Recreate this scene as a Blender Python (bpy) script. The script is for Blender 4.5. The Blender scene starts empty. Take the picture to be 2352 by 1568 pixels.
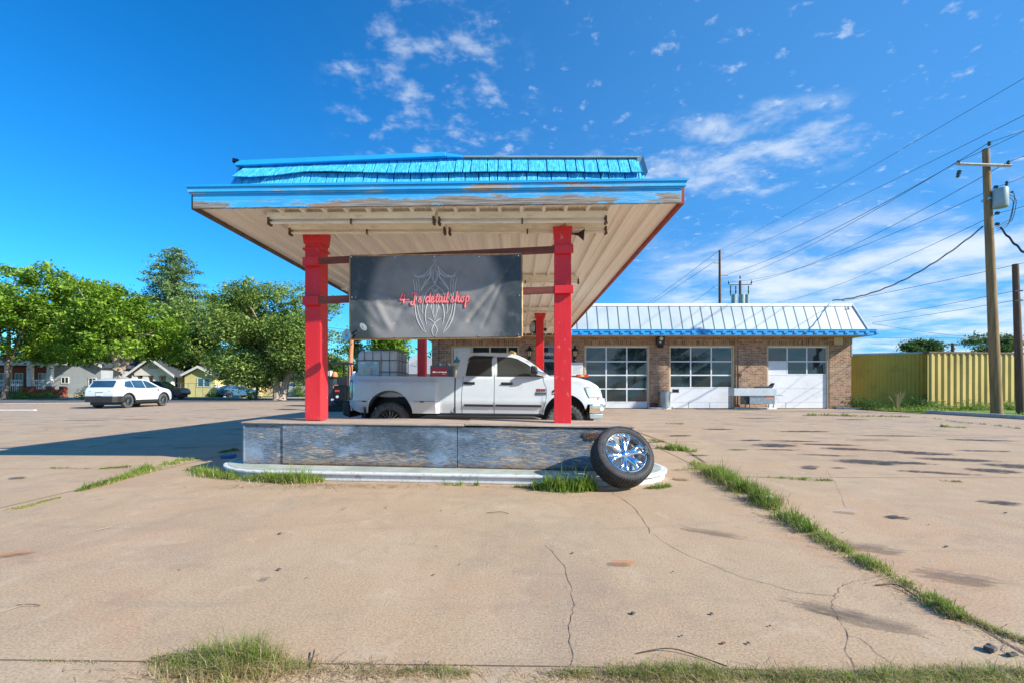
import bpy, bmesh, math, random
from mathutils import Vector, Matrix, noise
random.seed(7)
R = math.radians
sc = bpy.context.scene
COL = sc.collection
# ---------------------------------------------------------------- camera
# the photograph is measured on a 2352 px wide grid: 17 mm lens, level camera 1.27 m up, view shifted up
F, CX, HY, H = 1110.7, 1176.0, 885.0, 1.27
cd = bpy.data.cameras.new('camera'); cam = bpy.data.objects.new('camera', cd); COL.objects.link(cam)
cam.location = (0, 0, H); cam.rotation_euler = (R(90), 0, 0)
cd.lens = 17.0; cd.sensor_width = 36.0; cd.shift_y = 0.043; cd.clip_start = 0.05; cd.clip_end = 3000
sc.camera = cam
# ---------------------------------------------------------------- light
SUN = Vector((1.47, -0.68, 1.0)).normalized()          # towards the sun
ld = bpy.data.lights.new('sun', 'SUN'); sun = bpy.data.objects.new('sun', ld); COL.objects.link(sun)
ld.energy = 4.1; ld.angle = R(0.6); ld.color = (1.0, 0.94, 0.83)
sun.rotation_euler = SUN.to_track_quat('Z', 'Y').to_euler(); sun.location = (30, -12, 30)
w = bpy.data.worlds.new('World'); sc.world = w; w.use_nodes = True
nt = w.node_tree; nt.nodes.clear()
def wn(t, **k):
    n = nt.nodes.new(t)
    for a, b in k.items(): setattr(n, a, b)
    return n
def wm(op, a, b=None, c=None):
    n = wn('ShaderNodeMath', operation=op)
    for i, v in enumerate((a, b, c)):
        if v is None: continue
        if isinstance(v, (int, float)): n.inputs[i].default_value = v
        else: nt.links.new(v, n.inputs[i])
    return n.outputs[0]
sky = wn('ShaderNodeTexSky', sky_type='NISHITA', sun_disc=False, sun_elevation=math.asin(SUN.z),
         sun_rotation=math.atan2(SUN.x, SUN.y), altitude=800, air_density=1.0, dust_density=0.4, ozone_density=2.5)
hs = wn('ShaderNodeHueSaturation'); hs.inputs['Hue'].default_value = 0.49; hs.inputs['Saturation'].default_value = 1.35; hs.inputs['Value'].default_value = 1.0
nt.links.new(sky.outputs[0], hs.inputs['Color'])
grade = wn('ShaderNodeMix', data_type='RGBA', blend_type='MULTIPLY'); grade.inputs[0].default_value = 1.0; grade.inputs[7].default_value = (0.40, 1.10, 1.50, 1)
nt.links.new(hs.outputs[0], grade.inputs[6])
tc = wn('ShaderNodeTexCoord'); sp = wn('ShaderNodeSeparateXYZ'); nt.links.new(tc.outputs['Generated'], sp.inputs[0])
zz = wm('ADD', wm('MAXIMUM', sp.outputs[2], 0.0), 0.09)
px, py = wm('DIVIDE', sp.outputs[0], zz), wm('DIVIDE', sp.outputs[1], zz)
cb = wn('ShaderNodeCombineXYZ'); nt.links.new(px, cb.inputs[0]); nt.links.new(py, cb.inputs[1])
def wnoise(scale, detail, rough, loc, sx=1.0, dist=0.0):
    mp = wn('ShaderNodeMapping'); mp.inputs['Location'].default_value = loc; mp.inputs['Scale'].default_value = (sx, 1, 1)
    nt.links.new(cb.outputs[0], mp.inputs[0])
    n = wn('ShaderNodeTexNoise'); n.inputs['Scale'].default_value = scale; n.inputs['Detail'].default_value = detail
    n.inputs['Roughness'].default_value = rough; n.inputs['Distortion'].default_value = dist
    nt.links.new(mp.outputs[0], n.inputs['Vector']); return n.outputs[0]
def wramp(v, a, b):
    n = wn('ShaderNodeMapRange', interpolation_type='SMOOTHSTEP'); n.inputs[1].default_value = a; n.inputs[2].default_value = b
    nt.links.new(v, n.inputs[0]); return n.outputs[0]
az = wm('DIVIDE', sp.outputs[0], wm('MAXIMUM', sp.outputs[1], 0.05))      # tangent of the bearing
# the sheet of cloud low over the right, a broken bank above it, a drift of small puffs up the middle
low = wm('MULTIPLY', wramp(sp.outputs[2], 0.335, 0.215), wramp(az, 0.18, 0.42))
big = wm('MULTIPLY', low, wramp(wm('ADD', wnoise(1.9, 10, 0.60, (3.1, 7.7, 0), 1.0, 0.2), wm('MULTIPLY', low, 0.12)), 0.44, 0.80))
def blob(a0, z0, sa, sz):
    d1 = wm('POWER', wm('DIVIDE', wm('SUBTRACT', az, a0), sa), 2.0); d2 = wm('POWER', wm('DIVIDE', wm('SUBTRACT', sp.outputs[2], z0), sz), 2.0)
    return wramp(wm('ADD', d1, d2), 1.0, 0.0)
bank = wm('MULTIPLY', wramp(blob(0.40, 0.395, 0.42, 0.088), 0.0, 0.5), wramp(wm('ADD', wnoise(4.2, 9, 0.58, (1.3, 0.4, 0), 1.0, 0.15), wm('MULTIPLY', blob(0.44, 0.39, 0.34, 0.08), 0.10)), 0.50, 0.76))
drift = wm('MULTIPLY', wramp(blob(-0.17, 0.51, 0.26, 0.17), 0.0, 0.5), wramp(wnoise(9.5, 8, 0.58, (5.3, 2.2, 0), 1.0, 0.15), 0.48, 0.78))
puffs = wm('MULTIPLY', wm('MULTIPLY', wramp(az, -0.3, 0.0), wramp(sp.outputs[2], 0.12, 0.3)), wramp(wnoise(15, 7, 0.58, (9.1, 4.2, 0), 1.0, 0.2), 0.57, 0.80))
cl = wm('MINIMUM', wm('ADD', wm('ADD', wm('MULTIPLY', big, 0.85), wm('MULTIPLY', bank, 0.62)), wm('ADD', wm('MULTIPLY', drift, 0.5), wm('MULTIPLY', puffs, 0.55))), 0.9)
veil = wm('MULTIPLY', wramp(az, -0.75, 0.8), wramp(sp.outputs[2], 1.5, 0.1))
tint = wn('ShaderNodeMix', data_type='RGBA'); tint.inputs[7].default_value = (0.95, 2.8, 5.9, 1)
nt.links.new(wm('MULTIPLY', veil, 0.62), tint.inputs[0]); nt.links.new(grade.outputs[2], tint.inputs[6])
mx = wn('ShaderNodeMix', data_type='RGBA'); mx.inputs[7].default_value = (5.9, 6.5, 7.1, 1)
nt.links.new(cl, mx.inputs[0]); nt.links.new(tint.outputs[2], mx.inputs[6])
bg = wn('ShaderNodeBackground'); bg.inputs[1].default_value = 0.084; nt.links.new(mx.outputs[2], bg.inputs[0])
wo = wn('ShaderNodeOutputWorld'); nt.links.new(bg.outputs[0], wo.inputs[0])
sc.view_settings.view_transform = 'Standard'; sc.view_settings.look = 'None'; sc.view_settings.gamma = 1.0
sc.view_settings.exposure = 0.86
sc.render.engine = 'CYCLES'; sc.cycles.max_bounces = 8

def at(x, y, Y): return Vector(((x - CX) * Y / F, Y, H - (y - HY) * Y / F))     # a measured point at a chosen distance
def gp(x, y, z=0.0):
    Y = (H - z) * F / (y - HY); return Vector(((x - CX) * Y / F, Y, z))          # a measured point on the ground
# ---------------------------------------------------------------- materials
def newmat(name):
    m = bpy.data.materials.new(name); m.use_nodes = True; m.node_tree.nodes.clear()
    return m, Nodes(m.node_tree)
class Nodes:
    def __init__(s, t):
        s.t = t; s.out = t.nodes.new('ShaderNodeOutputMaterial'); s.tc = t.nodes.new('ShaderNodeTexCoord')
        s.sep = t.nodes.new('ShaderNodeSeparateXYZ'); t.links.new(s.tc.outputs['Object'], s.sep.inputs[0])
        s.x, s.y, s.z = s.sep.outputs
    def n(s, ty, **k):
        n = s.t.nodes.new(ty)
        for a, b in k.items(): setattr(n, a, b)
        return n
    def put(s, v, sock):
        if hasattr(v, 'is_linked'): s.t.links.new(v, sock)
        elif isinstance(v, (tuple, list)) and len(v) == 3 and sock.type == 'RGBA': sock.default_value = (*v, 1)
        else: sock.default_value = v
    def m(s, op, a, b=None, clamp=False):
        n = s.n('ShaderNodeMath', operation=op, use_clamp=clamp); s.put(a, n.inputs[0])
        if b is not None: s.put(b, n.inputs[1])
        return n.outputs[0]
    def vec(s, x, y, z=0.0):
        n = s.n('ShaderNodeCombineXYZ'); s.put(x, n.inputs[0]); s.put(y, n.inputs[1]); s.put(z, n.inputs[2]); return n.outputs[0]
    def noise(s, scale, detail=4, rough=0.55, sxyz=(1, 1, 1), loc=(0, 0, 0), dist=0.0, vec=None):
        mp = s.n('ShaderNodeMapping'); mp.inputs['Scale'].default_value = sxyz; mp.inputs['Location'].default_value = loc
        s.t.links.new(vec if vec is not None else s.tc.outputs['Object'], mp.inputs[0])
        n = s.n('ShaderNodeTexNoise'); n.inputs['Scale'].default_value = scale; n.inputs['Detail'].default_value = detail
        n.inputs['Roughness'].default_value = rough; n.inputs['Distortion'].default_value = dist
        s.t.links.new(mp.outputs[0], n.inputs['Vector']); return n.outputs[0]
    def ramp(s, v, a, b, lo=0.0, hi=1.0):
        n = s.n('ShaderNodeMapRange', interpolation_type='SMOOTHSTEP'); s.put(v, n.inputs[0])
        for i, q in enumerate((a, b, lo, hi)): n.inputs[1 + i].default_value = q
        return n.outputs[0]
    def mix(s, f, a, b):
        n = s.n('ShaderNodeMix', data_type='RGBA'); s.put(f, n.inputs[0]); s.put(a, n.inputs[6]); s.put(b, n.inputs[7]); return n.outputs[2]
    def bsdf(s, col, rough=0.6, metal=0.0, bump=None, bstr=0.3, bdist=0.01, spec=0.5, coat=0.0, trans=0.0, alpha=None, emit=None):
        p = s.n('ShaderNodeBsdfPrincipled'); s.put(col, p.inputs['Base Color']); s.put(rough, p.inputs['Roughness']); s.put(metal, p.inputs['Metallic'])
        p.inputs['Specular IOR Level'].default_value = spec; p.inputs['Coat Weight'].default_value = coat; p.inputs['Coat Roughness'].default_value = 0.05
        p.inputs['Transmission Weight'].default_value = trans
        if alpha is not None: s.put(alpha, p.inputs['Alpha'])
        if bump is not None:
            b = s.n('ShaderNodeBump'); b.inputs['Strength'].default_value = bstr; b.inputs['Distance'].default_value = bdist
            s.put(bump, b.inputs['Height']); s.t.links.new(b.outputs[0], p.inputs['Normal'])
        s.t.links.new(p.outputs[0], s.out.inputs[0]); return p
def sh(c, k): return tuple(min(1, v * k) for v in c)
def mat(name, col, rough=0.6, metal=0.0, var=0.12, vs=2.0, bump=0.15, bs=60, spec=0.5, coat=0.0, stretch=(1, 1, 1), dirt=None):
    m, N = newmat(name)
    f = N.noise(vs, 5, 0.6, stretch)
    c = N.mix(N.ramp(f, 0.3, 0.7), sh(col, 1 - var), sh(col, 1 + var))
    if dirt: c = N.mix(N.ramp(N.noise(vs * 2.3, 6, 0.65, stretch, (4, 2, 7)), 0.52, 0.75, 0, dirt[1]), c, dirt[0])
    N.bsdf(c, rough, metal, N.noise(bs, 3) if bump else None, bump, 0.01, spec, coat)
    return m
M = {}
M['white_paint'] = mat('white_paint', (0.70, 0.73, 0.76), 0.55, var=0.06, vs=0.8, dirt=((0.42, 0.41, 0.38), 0.5))
M['white_trim'] = mat('white_trim', (0.72, 0.72, 0.70), 0.5, var=0.05)
M['car_white'] = mat('car_white', (0.62, 0.68, 0.74), 0.30, var=0.03, vs=1.2, bump=0, coat=0.6, dirt=((0.46, 0.45, 0.43), 0.35))
M['car_black'] = mat('car_black', (0.012, 0.016, 0.03), 0.2, var=0.1, bump=0, coat=0.8)
M['car_blue'] = mat('car_blue', (0.05, 0.13, 0.24), 0.3, var=0.1, bump=0, coat=0.5)
M['plastic'] = mat('black_plastic', (0.022, 0.023, 0.026), 0.45, var=0.15, bump=0.1)
M['grey_plastic'] = mat('grey_plastic', (0.10, 0.14, 0.16), 0.5, var=0.1)
M['rubber'] = mat('rubber', (0.040, 0.041, 0.044), 0.7, var=0.3, vs=9, bump=0.25, bs=160, dirt=((0.10, 0.09, 0.075), 0.5))
M['rubber_dusty'] = mat('dusty_rubber', (0.085, 0.088, 0.088), 0.8, var=0.35, vs=9, bump=0.25, bs=120)
M['rubber_dark'] = mat('groove_rubber', (0.010, 0.010, 0.011), 0.9, var=0.1)
M['chrome'] = mat('chrome', (0.86, 0.86, 0.86), 0.13, 1.0, var=0.02, bump=0)
M['steel'] = mat('galvanised_steel', (0.36, 0.42, 0.46), 0.38, 0.85, var=0.15, vs=9, bump=0.05)
M['grey_metal'] = mat('grey_metal', (0.28, 0.37, 0.40), 0.5, 0.1, var=0.15, vs=3)
M['amber'] = mat('amber_lens', (0.75, 0.50, 0.10), 0.25, var=0.1, bump=0, coat=0.5)
M['red_lens'] = mat('red_lens', (0.30, 0.012, 0.015), 0.2, var=0.1, bump=0, coat=0.6)
M['red_plastic'] = mat('red_plastic', (0.62, 0.05, 0.03), 0.45, var=0.1)
M['orange'] = mat('orange_paint', (0.80, 0.24, 0.07), 0.5, var=0.12)
M['blue_trim'] = mat('blue_paint', (0.015, 0.36, 0.80), 0.5, var=0.08, vs=1.5)
M['blue_dark'] = mat('dark_blue_paint', (0.006, 0.13, 0.34), 0.6, var=0.1)
M['black_metal'] = mat('black_metal', (0.014, 0.016, 0.018), 0.4, 0.3, var=0.2)
M['cream_enamel'] = mat('cream_enamel', (0.82, 0.76, 0.62), 0.45, var=0.1, vs=2.5, stretch=(1, 3, 3), dirt=((0.30, 0.19, 0.09), 0.55))
M['rust'] = mat('rust', (0.12, 0.065, 0.035), 0.85, var=0.5, vs=20, bump=0.6)
M['wood_pole'] = mat('pole_wood', (0.26, 0.165, 0.075), 0.85, var=0.3, vs=4, bump=0.6, bs=30, stretch=(4, 4, 0.25))
M['wood_dark'] = mat('dark_pole_wood', (0.13, 0.075, 0.05), 0.85, var=0.3, vs=4, bump=0.6, bs=30, stretch=(4, 4, 0.25))
M['frame_wood'] = mat('frame_wood', (0.50, 0.33, 0.17), 0.7, var=0.3, vs=8)
M['beam'] = mat('maroon_board', (0.20, 0.052, 0.035), 0.7, var=0.3, vs=2.5, bump=0.4, bs=40, stretch=(0.4, 3, 3), dirt=((0.36, 0.16, 0.10), 0.6))
M['trunk'] = mat('bark', (0.20, 0.155, 0.115), 0.9, var=0.35, vs=3, bump=0.9, bs=14, stretch=(3, 3, 0.4))
M['trunk_pale'] = mat('pale_bark', (0.40, 0.32, 0.25), 0.9, var=0.25, vs=3, bump=0.7, bs=14, stretch=(3, 3, 0.4))
M['insulator'] = mat('insulator_glaze', (0.03, 0.06, 0.06), 0.25, var=0.1, bump=0)
M['wire'] = mat('wire', (0.05, 0.065, 0.075), 0.6, var=0.1, bump=0)
M['roof_dark'] = mat('dark_shingles', (0.060, 0.068, 0.082), 0.9, var=0.3, vs=12, bump=0.6, bs=40)
M['roof_grey'] = mat('grey_shingles', (0.30, 0.31, 0.32), 0.9, var=0.2, vs=12, bump=0.6, bs=40)
M['siding_grey'] = mat('grey_siding', (0.38, 0.41, 0.44), 0.8, var=0.06)
M['siding_yellow'] = mat('yellow_siding', (0.66, 0.56, 0.27), 0.8, var=0.05)
M['siding_tan'] = mat('tan_siding', (0.55, 0.44, 0.27), 0.8, var=0.06)
M['siding_white'] = mat('white_siding', (0.74, 0.73, 0.70), 0.75, var=0.05)
M['brick_red'] = mat('red_brick', (0.30, 0.080, 0.050), 0.85, var=0.25, vs=14, bump=0.5, bs=30)
M['kerb'] = mat('kerb_concrete', (0.50, 0.47, 0.42), 0.85, var=0.15, vs=5, bump=0.4)
M['kerb_white'] = mat('white_kerb_paint', (0.66, 0.67, 0.66), 0.7, var=0.08, vs=6, bump=0.35, bs=50, dirt=((0.27, 0.17, 0.12), 0.75))
M['kerb_top'] = mat('kerb_top_concrete', (0.38, 0.42, 0.36), 0.85, var=0.18, vs=3, bump=0.4, dirt=((0.30, 0.26, 0.20), 0.6))
M['reflector_glass'] = mat('dark_window', (0.02, 0.025, 0.03), 0.08, var=0.1, bump=0)
M['sign_white'] = mat('sign_white', (0.78, 0.80, 0.78), 0.5, var=0.03)
M['paper'] = mat('paper', (0.60, 0.62, 0.58), 0.8, var=0.1, vs=5)
M['lamp_glass'] = mat('lantern_glass', (0.55, 0.42, 0.22), 0.25, var=0.2, bump=0)
M['maroon_panel'] = mat('maroon_panel', (0.12, 0.010, 0.022), 0.35, var=0.12, vs=1.5, bump=0)
M['dark_panel'] = mat('dark_panel', (0.025, 0.04, 0.05), 0.4, var=0.15)
M['litter_white'] = mat('litter', (0.75, 0.78, 0.82), 0.4, var=0.1)
M['stone'] = mat('pebble', (0.10, 0.09, 0.085), 0.8, var=0.4, vs=20)
M['fabric_dark'] = mat('dark_cloth', (0.05, 0.055, 0.06), 0.9, var=0.3, vs=6)
def glass_mat(name, col, rough=0.03, spec=1.0):
    m, N = newmat(name); N.bsdf(N.mix(N.ramp(N.noise(1.3, 3), 0.35, 0.7), col, sh(col, 1.6)), rough, 0.0, N.noise(0.5, 2), 0.02, 0.02, spec, 0.6 if spec > .6 else 0.0); return m
M['glass'] = glass_mat('door_glass', (0.012, 0.022, 0.026), 0.03, .7)
M['car_glass'] = glass_mat('car_glass', (0.032, 0.035, 0.034), 0.10, 0.4)
M['car_glass_blue'] = glass_mat('car_glass_blue', (0.02, 0.06, 0.10), 0.05)
M['headlamp'] = glass_mat('headlamp_lens', (0.45, 0.52, 0.50), 0.05)
def red_paint():
    m, N = newmat('red_paint')
    f = N.noise(1.1, 5, 0.6, (1, 1, 0.5)); c = N.mix(N.ramp(f, 0.35, 0.7), (0.66, 0.016, 0.022), (0.80, 0.035, 0.045))
    c = N.mix(N.ramp(N.noise(13, 7, 0.75, (1, 1, 0.5)), 0.61, 0.66, 0, 0.75), c, (0.88, 0.30, 0.27)); c = N.mix(N.ramp(N.noise(22, 3, 0.5, (1, 1, .8), (2, 5, 1)), 0.72, 0.74, 0, 0.9), c, (0.10, 0.02, 0.02)); c = N.mix(N.ramp(N.noise(2.0, 5, 0.7, (3, 3, 0.25), (2, 8, 1)), 0.55, 0.75, 0, 0.4), c, (0.78, 0.12, 0.11))
    c = N.mix(N.ramp(N.noise(3.2, 7, 0.7, (1, 1, 0.6), (3, 3, 3)), 0.60, 0.74, 0, 0.35), c, (0.36, 0.012, 0.016))
    N.bsdf(c, 0.42, 0, N.noise(28, 4, 0.6, (1, 1, 0.15)), 0.25, 0.01); return m
M['red'] = red_paint()
def peel(name, paint, woods, thr, zlo=None, zhi=None, sx=(0.35, 1, 2.6), amount=0.0):
    m, N = newmat(name)
    grain = N.noise(9, 8, 0.68, (0.22, 1, 7)); wood = N.mix(N.ramp(grain, 0.35, 0.68), woods[0], woods[1])
    wood = N.mix(N.ramp(N.noise(1.1, 3), 0.52, 0.66, 0, 0.8), wood, woods[2])
    msk = N.noise(3.4, 10, 0.74, sx, (2, 0, 5), 0.3); big = N.noise(0.55, 3, 0.5, (1, 1, 1), (7, 0, 0))
    msk = N.m('ADD', N.m('MULTIPLY', msk, 0.74), N.m('MULTIPLY', grain, 0.26))
    if zlo is not None: msk = N.m('ADD', msk, N.m('MULTIPLY', N.ramp(N.z, zhi, zlo, 0, amount), N.ramp(big, 0.40, 0.58, 0.35, 1.3)))
    else: msk = N.m('ADD', msk, N.ramp(big, 0.45, 0.60, -.02, .06))
    k = N.ramp(msk, thr, thr + 0.014)
    pv = N.mix(N.ramp(N.noise(1.7, 5), 0.35, 0.7), sh(paint, 0.9), sh(paint, 1.1)); pv = N.mix(N.ramp(msk, thr - .05, thr, 0, .45), pv, (0.30, 0.55, 0.75))
    c = N.mix(k, pv, wood); hgt = N.m('SUBTRACT', N.m('MULTIPLY', grain, 0.5), N.m('MULTIPLY', k, 0.6))
    N.bsdf(c, 0.62, 0, hgt, 0.55, 0.012); return m
M['peel_blue'] = peel('peeling_blue_paint', (0.030, 0.40, 0.84), ((0.13, 0.115, 0.10), (0.38, 0.35, 0.31), (0.34, 0.20, 0.11)), 0.575, 3.635, 3.80, amount=0.16)
M['peel_top'] = peel('peeling_blue_trim', (0.035, 0.42, 0.86), ((0.30, 0.24, 0.19), (0.60, 0.50, 0.40), (0.46, 0.20, 0.06)), 0.56)
def planter_mat():
    m, N = newmat('weathered_blue_plywood')
    warp = N.noise(0.8, 4, 0.6, (0.7, 0.5, 1.4))
    zz = N.m('ADD', N.z, N.m('MULTIPLY', warp, 0.30))
    v = N.vec(N.m('MULTIPLY', N.x, 0.8), N.y, N.m('MULTIPLY', zz, 7.0))
    g = N.noise(6, 11, 0.8, vec=v, dist=0.4); g3 = N.noise(17, 9, 0.8, vec=v)
    paint = N.mix(N.ramp(N.noise(1.6, 6, 0.7, (0.6, 1, 1)), 0.36, 0.66), (0.075, 0.12, 0.17), (0.28, 0.38, 0.50))
    paint = N.mix(N.ramp(g3, 0.40, 0.60), sh((0.10, 0.14, 0.18), .6), paint)
    wood = N.mix(N.ramp(N.noise(9, 7, 0.75, vec=v), 0.35, 0.65), (0.20, 0.13, 0.08), (0.66, 0.56, 0.44))
    low = N.m('MULTIPLY', N.ramp(N.z, 0.45, 0.14), 0.075)
    big = N.noise(0.75, 4, 0.6, (1, 1, 2.2), (3, 3, 3), .5); g = N.m('ADD', g, N.ramp(big, 0.42, 0.62, -.05, .06))
    paint = N.mix(N.ramp(N.noise(1.1, 5, 0.6, (.8, 1, 1.6), (7, 1, 1)), 0.50, 0.62, 0, .7), paint, (0.30, 0.43, 0.58))
    k = N.ramp(N.m('ADD', g, low), 0.570, 0.60)
    c = N.mix(N.m('MULTIPLY', k, 0.85), paint, wood)
    c = N.mix(N.ramp(g3, 0.585, 0.62, 0, 0.85), c, (0.020, 0.028, 0.04)); c = N.mix(N.ramp(N.noise(23, 8, 0.8, vec=v), 0.60, 0.63, 0, 0.8), c, (0.55, 0.56, 0.56))
    c = N.mix(N.m('MULTIPLY', N.ramp(N.z, 0.25, 0.13), N.ramp(N.noise(9, 6, 0.7, vec=v), 0.42, 0.6)), c, (0.16, 0.07, 0.04))
    N.bsdf(c, 0.85, 0, N.m('ADD', g, g3), 0.9, 0.012); return m
M['planter'] = planter_mat()
M['planter_top'] = mat('weathered_top_board', (0.42, 0.33, 0.25), 0.8, var=0.3, vs=2.5, bump=0.5, bs=25, stretch=(0.4, 3, 3), dirt=((0.14, 0.19, 0.24), 0.75))
def shake_mat():
    m, N = newmat('blue_shakes')
    g = N.noise(9, 6, 0.65, (5.5, 1.5, 0.22)); c = N.mix(N.ramp(g, 0.34, 0.66), (0.02, 0.34, 0.74), (0.10, 0.66, 0.94))
    c = N.mix(N.ramp(N.noise(2.1, 6, 0.7), 0.58, 0.72, 0, 0.35), c, (0.25, 0.62, 0.86))
    N.bsdf(c, 0.55, 0, g, 0.8, 0.02); return m
M['shake'] = shake_mat()
def soffit_mat():
    m, N = newmat('soffit_metal')
    a = N.noise(2.2, 6, 0.65, (7.0, 0.06, 1)); b = N.noise(1.2, 5, 0.6, (1.0, 0.3, 1), (5, 3, 0))
    c = N.mix(N.ramp(a, 0.36, 0.7), (0.92, 0.89, 0.82), (0.80, 0.73, 0.62))
    c = N.mix(N.ramp(b, 0.40, 0.72, 0, 0.45), c, (0.82, 0.78, 0.70))
    c = N.mix(N.ramp(N.noise(3.6, 6, 0.7, (14, 0.05, 1), (1, 1, 0)), 0.60, 0.68, 0, 0.7), c, (0.34, 0.24, 0.14))
    c = N.mix(N.ramp(N.noise(6, 4, 0.6), 0.70, 0.74, 0, 0.8), c, (0.24, 0.15, 0.08))
    N.bsdf(c, 0.5, 0.0); return m
M['soffit'] = soffit_mat()
def brick_mat(name, c1, c2, mortar, soldier=False, scale=1.0):
    m, N = newmat(name)
    u = N.m('ADD', N.x, N.y)
    v = N.vec(N.z, u) if soldier else N.vec(u, N.z)
    b = N.n('ShaderNodeTexBrick'); N.t.links.new(v, b.inputs['Vector']); b.inputs['Scale'].default_value = 1.0
    b.inputs['Brick Width'].default_value = 0.30 * scale; b.inputs['Row Height'].default_value = 0.098 * scale; b.inputs['Mortar Size'].default_value = 0.013
    b.inputs['Mortar Smooth'].default_value = 0.3; b.inputs['Bias'].default_value = 0.0
    if soldier: b.offset = 0.0; b.inputs['Brick Width'].default_value = 0.42; b.inputs['Row Height'].default_value = 0.115
    N.put(c1, b.inputs['Color1']); N.put(c2, b.inputs['Color2']); N.put(mortar, b.inputs['Mortar'])
    c = N.mix(N.ramp(N.noise(5, 6, 0.8), 0.40, 0.66, 0, 0.55), b.outputs['Color'], sh(c2, 0.38))
    c = N.mix(N.ramp(N.noise(7.3, 5, 0.8, loc=(4, 4, 4)), 0.58, 0.70, 0, 0.6), c, (0.50, 0.38, 0.28))
    c = N.mix(N.ramp(N.noise(0.6, 3), 0.40, 0.7, 0, 0.25), c, (0.48, 0.36, 0.27))
    N.bsdf(c, 0.85, 0, N.m('SUBTRACT', N.noise(30, 3), b.outputs['Fac']), 0.6, 0.012); return m
M['brick'] = brick_mat('tan_brick', (0.46, 0.27, 0.165), (0.22, 0.105, 0.062), (0.50, 0.40, 0.28))
M['soldier'] = brick_mat('soldier_brick', (0.44, 0.27, 0.15), (0.15, 0.08, 0.045), (0.50, 0.40, 0.28), True)
def metal_roof():
    m, N = newmat('white_standing_seam')
    c = N.mix(N.ramp(N.noise(0.5, 5, 0.6), 0.4, 0.7), (0.50, 0.565, 0.59), (0.40, 0.47, 0.50))
    c = N.mix(N.ramp(N.noise(1.6, 6, 0.7, (1, 1, 0.5)), 0.60, 0.75, 0, 0.25), c, (0.32, 0.40, 0.43))
    N.bsdf(c, 0.5, 0.0, N.noise(0.8, 2), 0.1, 0.05); return m
M['metal_roof'] = metal_roof()
M['seam'] = mat('roof_seam', (0.07, 0.15, 0.18), 0.5, var=0.1)
M['fence_yellow'] = mat('yellow_sheet_metal', (0.52, 0.39, 0.12), 0.5, var=0.10, vs=0.6, dirt=((0.30, 0.20, 0.06), 0.5), stretch=(1, 1, 0.5))
M['fence_yellow_shaded'] = mat('shaded_yellow_sheet_metal', (0.46, 0.33, 0.045), 0.6, var=0.12, vs=0.6, dirt=((0.16, 0.12, 0.03), 0.4))  # darker copy of the yellow sheet metal, its weaker sunlight painted into the colour
def ground_mat():
    m, N = newmat('old_concrete')
    a = N.noise(0.35, 6, 0.6); b = N.noise(1.6, 7, 0.65, (1, 0.5, 1), (3, 1, 0), 0.4); g = N.noise(75, 5, 0.8); g2 = N.noise(20, 7, 0.75)
    c = N.mix(N.ramp(a, 0.34, 0.66), (0.485, 0.325, 0.195), (0.445, 0.33, 0.200))
    c = N.mix(N.ramp(b, 0.42, 0.68, 0, 0.5), c, (0.55, 0.41, 0.265))
    c = N.mix(N.ramp(N.noise(0.8, 6, 0.65, (1, 0.6, 1), (8, 2, 0), 0.5), 0.54, 0.70, 0, 0.45), c, (0.48, 0.26, 0.15))
    c = N.mix(N.ramp(N.noise(0.55, 8, 0.68, (0.9, 0.5, 1), (1, 9, 0), 0.8), 0.50, 0.68, 0, 0.42), c, (0.27, 0.215, 0.165))
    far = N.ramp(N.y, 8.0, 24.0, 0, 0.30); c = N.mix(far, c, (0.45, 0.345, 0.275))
    c = N.mix(N.ramp(g, 0.36, 0.50, 0.62, 0), c, (0.15, 0.10, 0.07)); c = N.mix(N.ramp(g, 0.53, 0.66, 0, 0.55), c, (0.74, 0.60, 0.45))
    c = N.mix(N.ramp(g2, 0.56, 0.70, 0, 0.38), c, (0.22, 0.165, 0.12)); c = N.mix(N.ramp(N.noise(7, 8, 0.75, (1, .7, 1), (2, 2, 2), .6), 0.52, 0.70, 0, 0.32), c, (0.25, 0.19, 0.14))
    c = N.mix(N.ramp(N.noise(4.2, 9, 0.75, (1, .6, 1), (6, 2, 2), .8), 0.56, 0.66, 0, 0.35), c, (0.58, 0.46, 0.33))
    c = N.mix(N.m('MULTIPLY', N.ramp(N.noise(1.2, 9, 0.7, (.5, 1.6, 1), (9, 5, 2), 1.2), 0.52, 0.62, 0, .65), N.ramp(N.y, 7, 16, .25, 1)), c, (0.20, 0.165, 0.145))
    N.bsdf(c, 0.88, 0, N.m('ADD', g, N.m('MULTIPLY', g2, 0.6)), 0.35, 0.006); return m
M['concrete'] = ground_mat()
M['asphalt'] = mat('asphalt', (0.13, 0.135, 0.145), 0.9, var=0.2, vs=3, bump=0.5)
M['lawn'] = mat('lawn', (0.12, 0.22, 0.030), 0.95, var=0.3, vs=2, bump=0.8, bs=12, dirt=((0.22, 0.20, 0.07), 0.6))
M['dirt'] = mat('dry_ground', (0.26, 0.22, 0.12), 0.95, var=0.25, vs=0.6, bump=0.6, bs=8, dirt=((0.10, 0.16, 0.03), 0.8))
M['crack'] = mat('crack', (0.15, 0.105, 0.075), 0.95, var=0.2)
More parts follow.
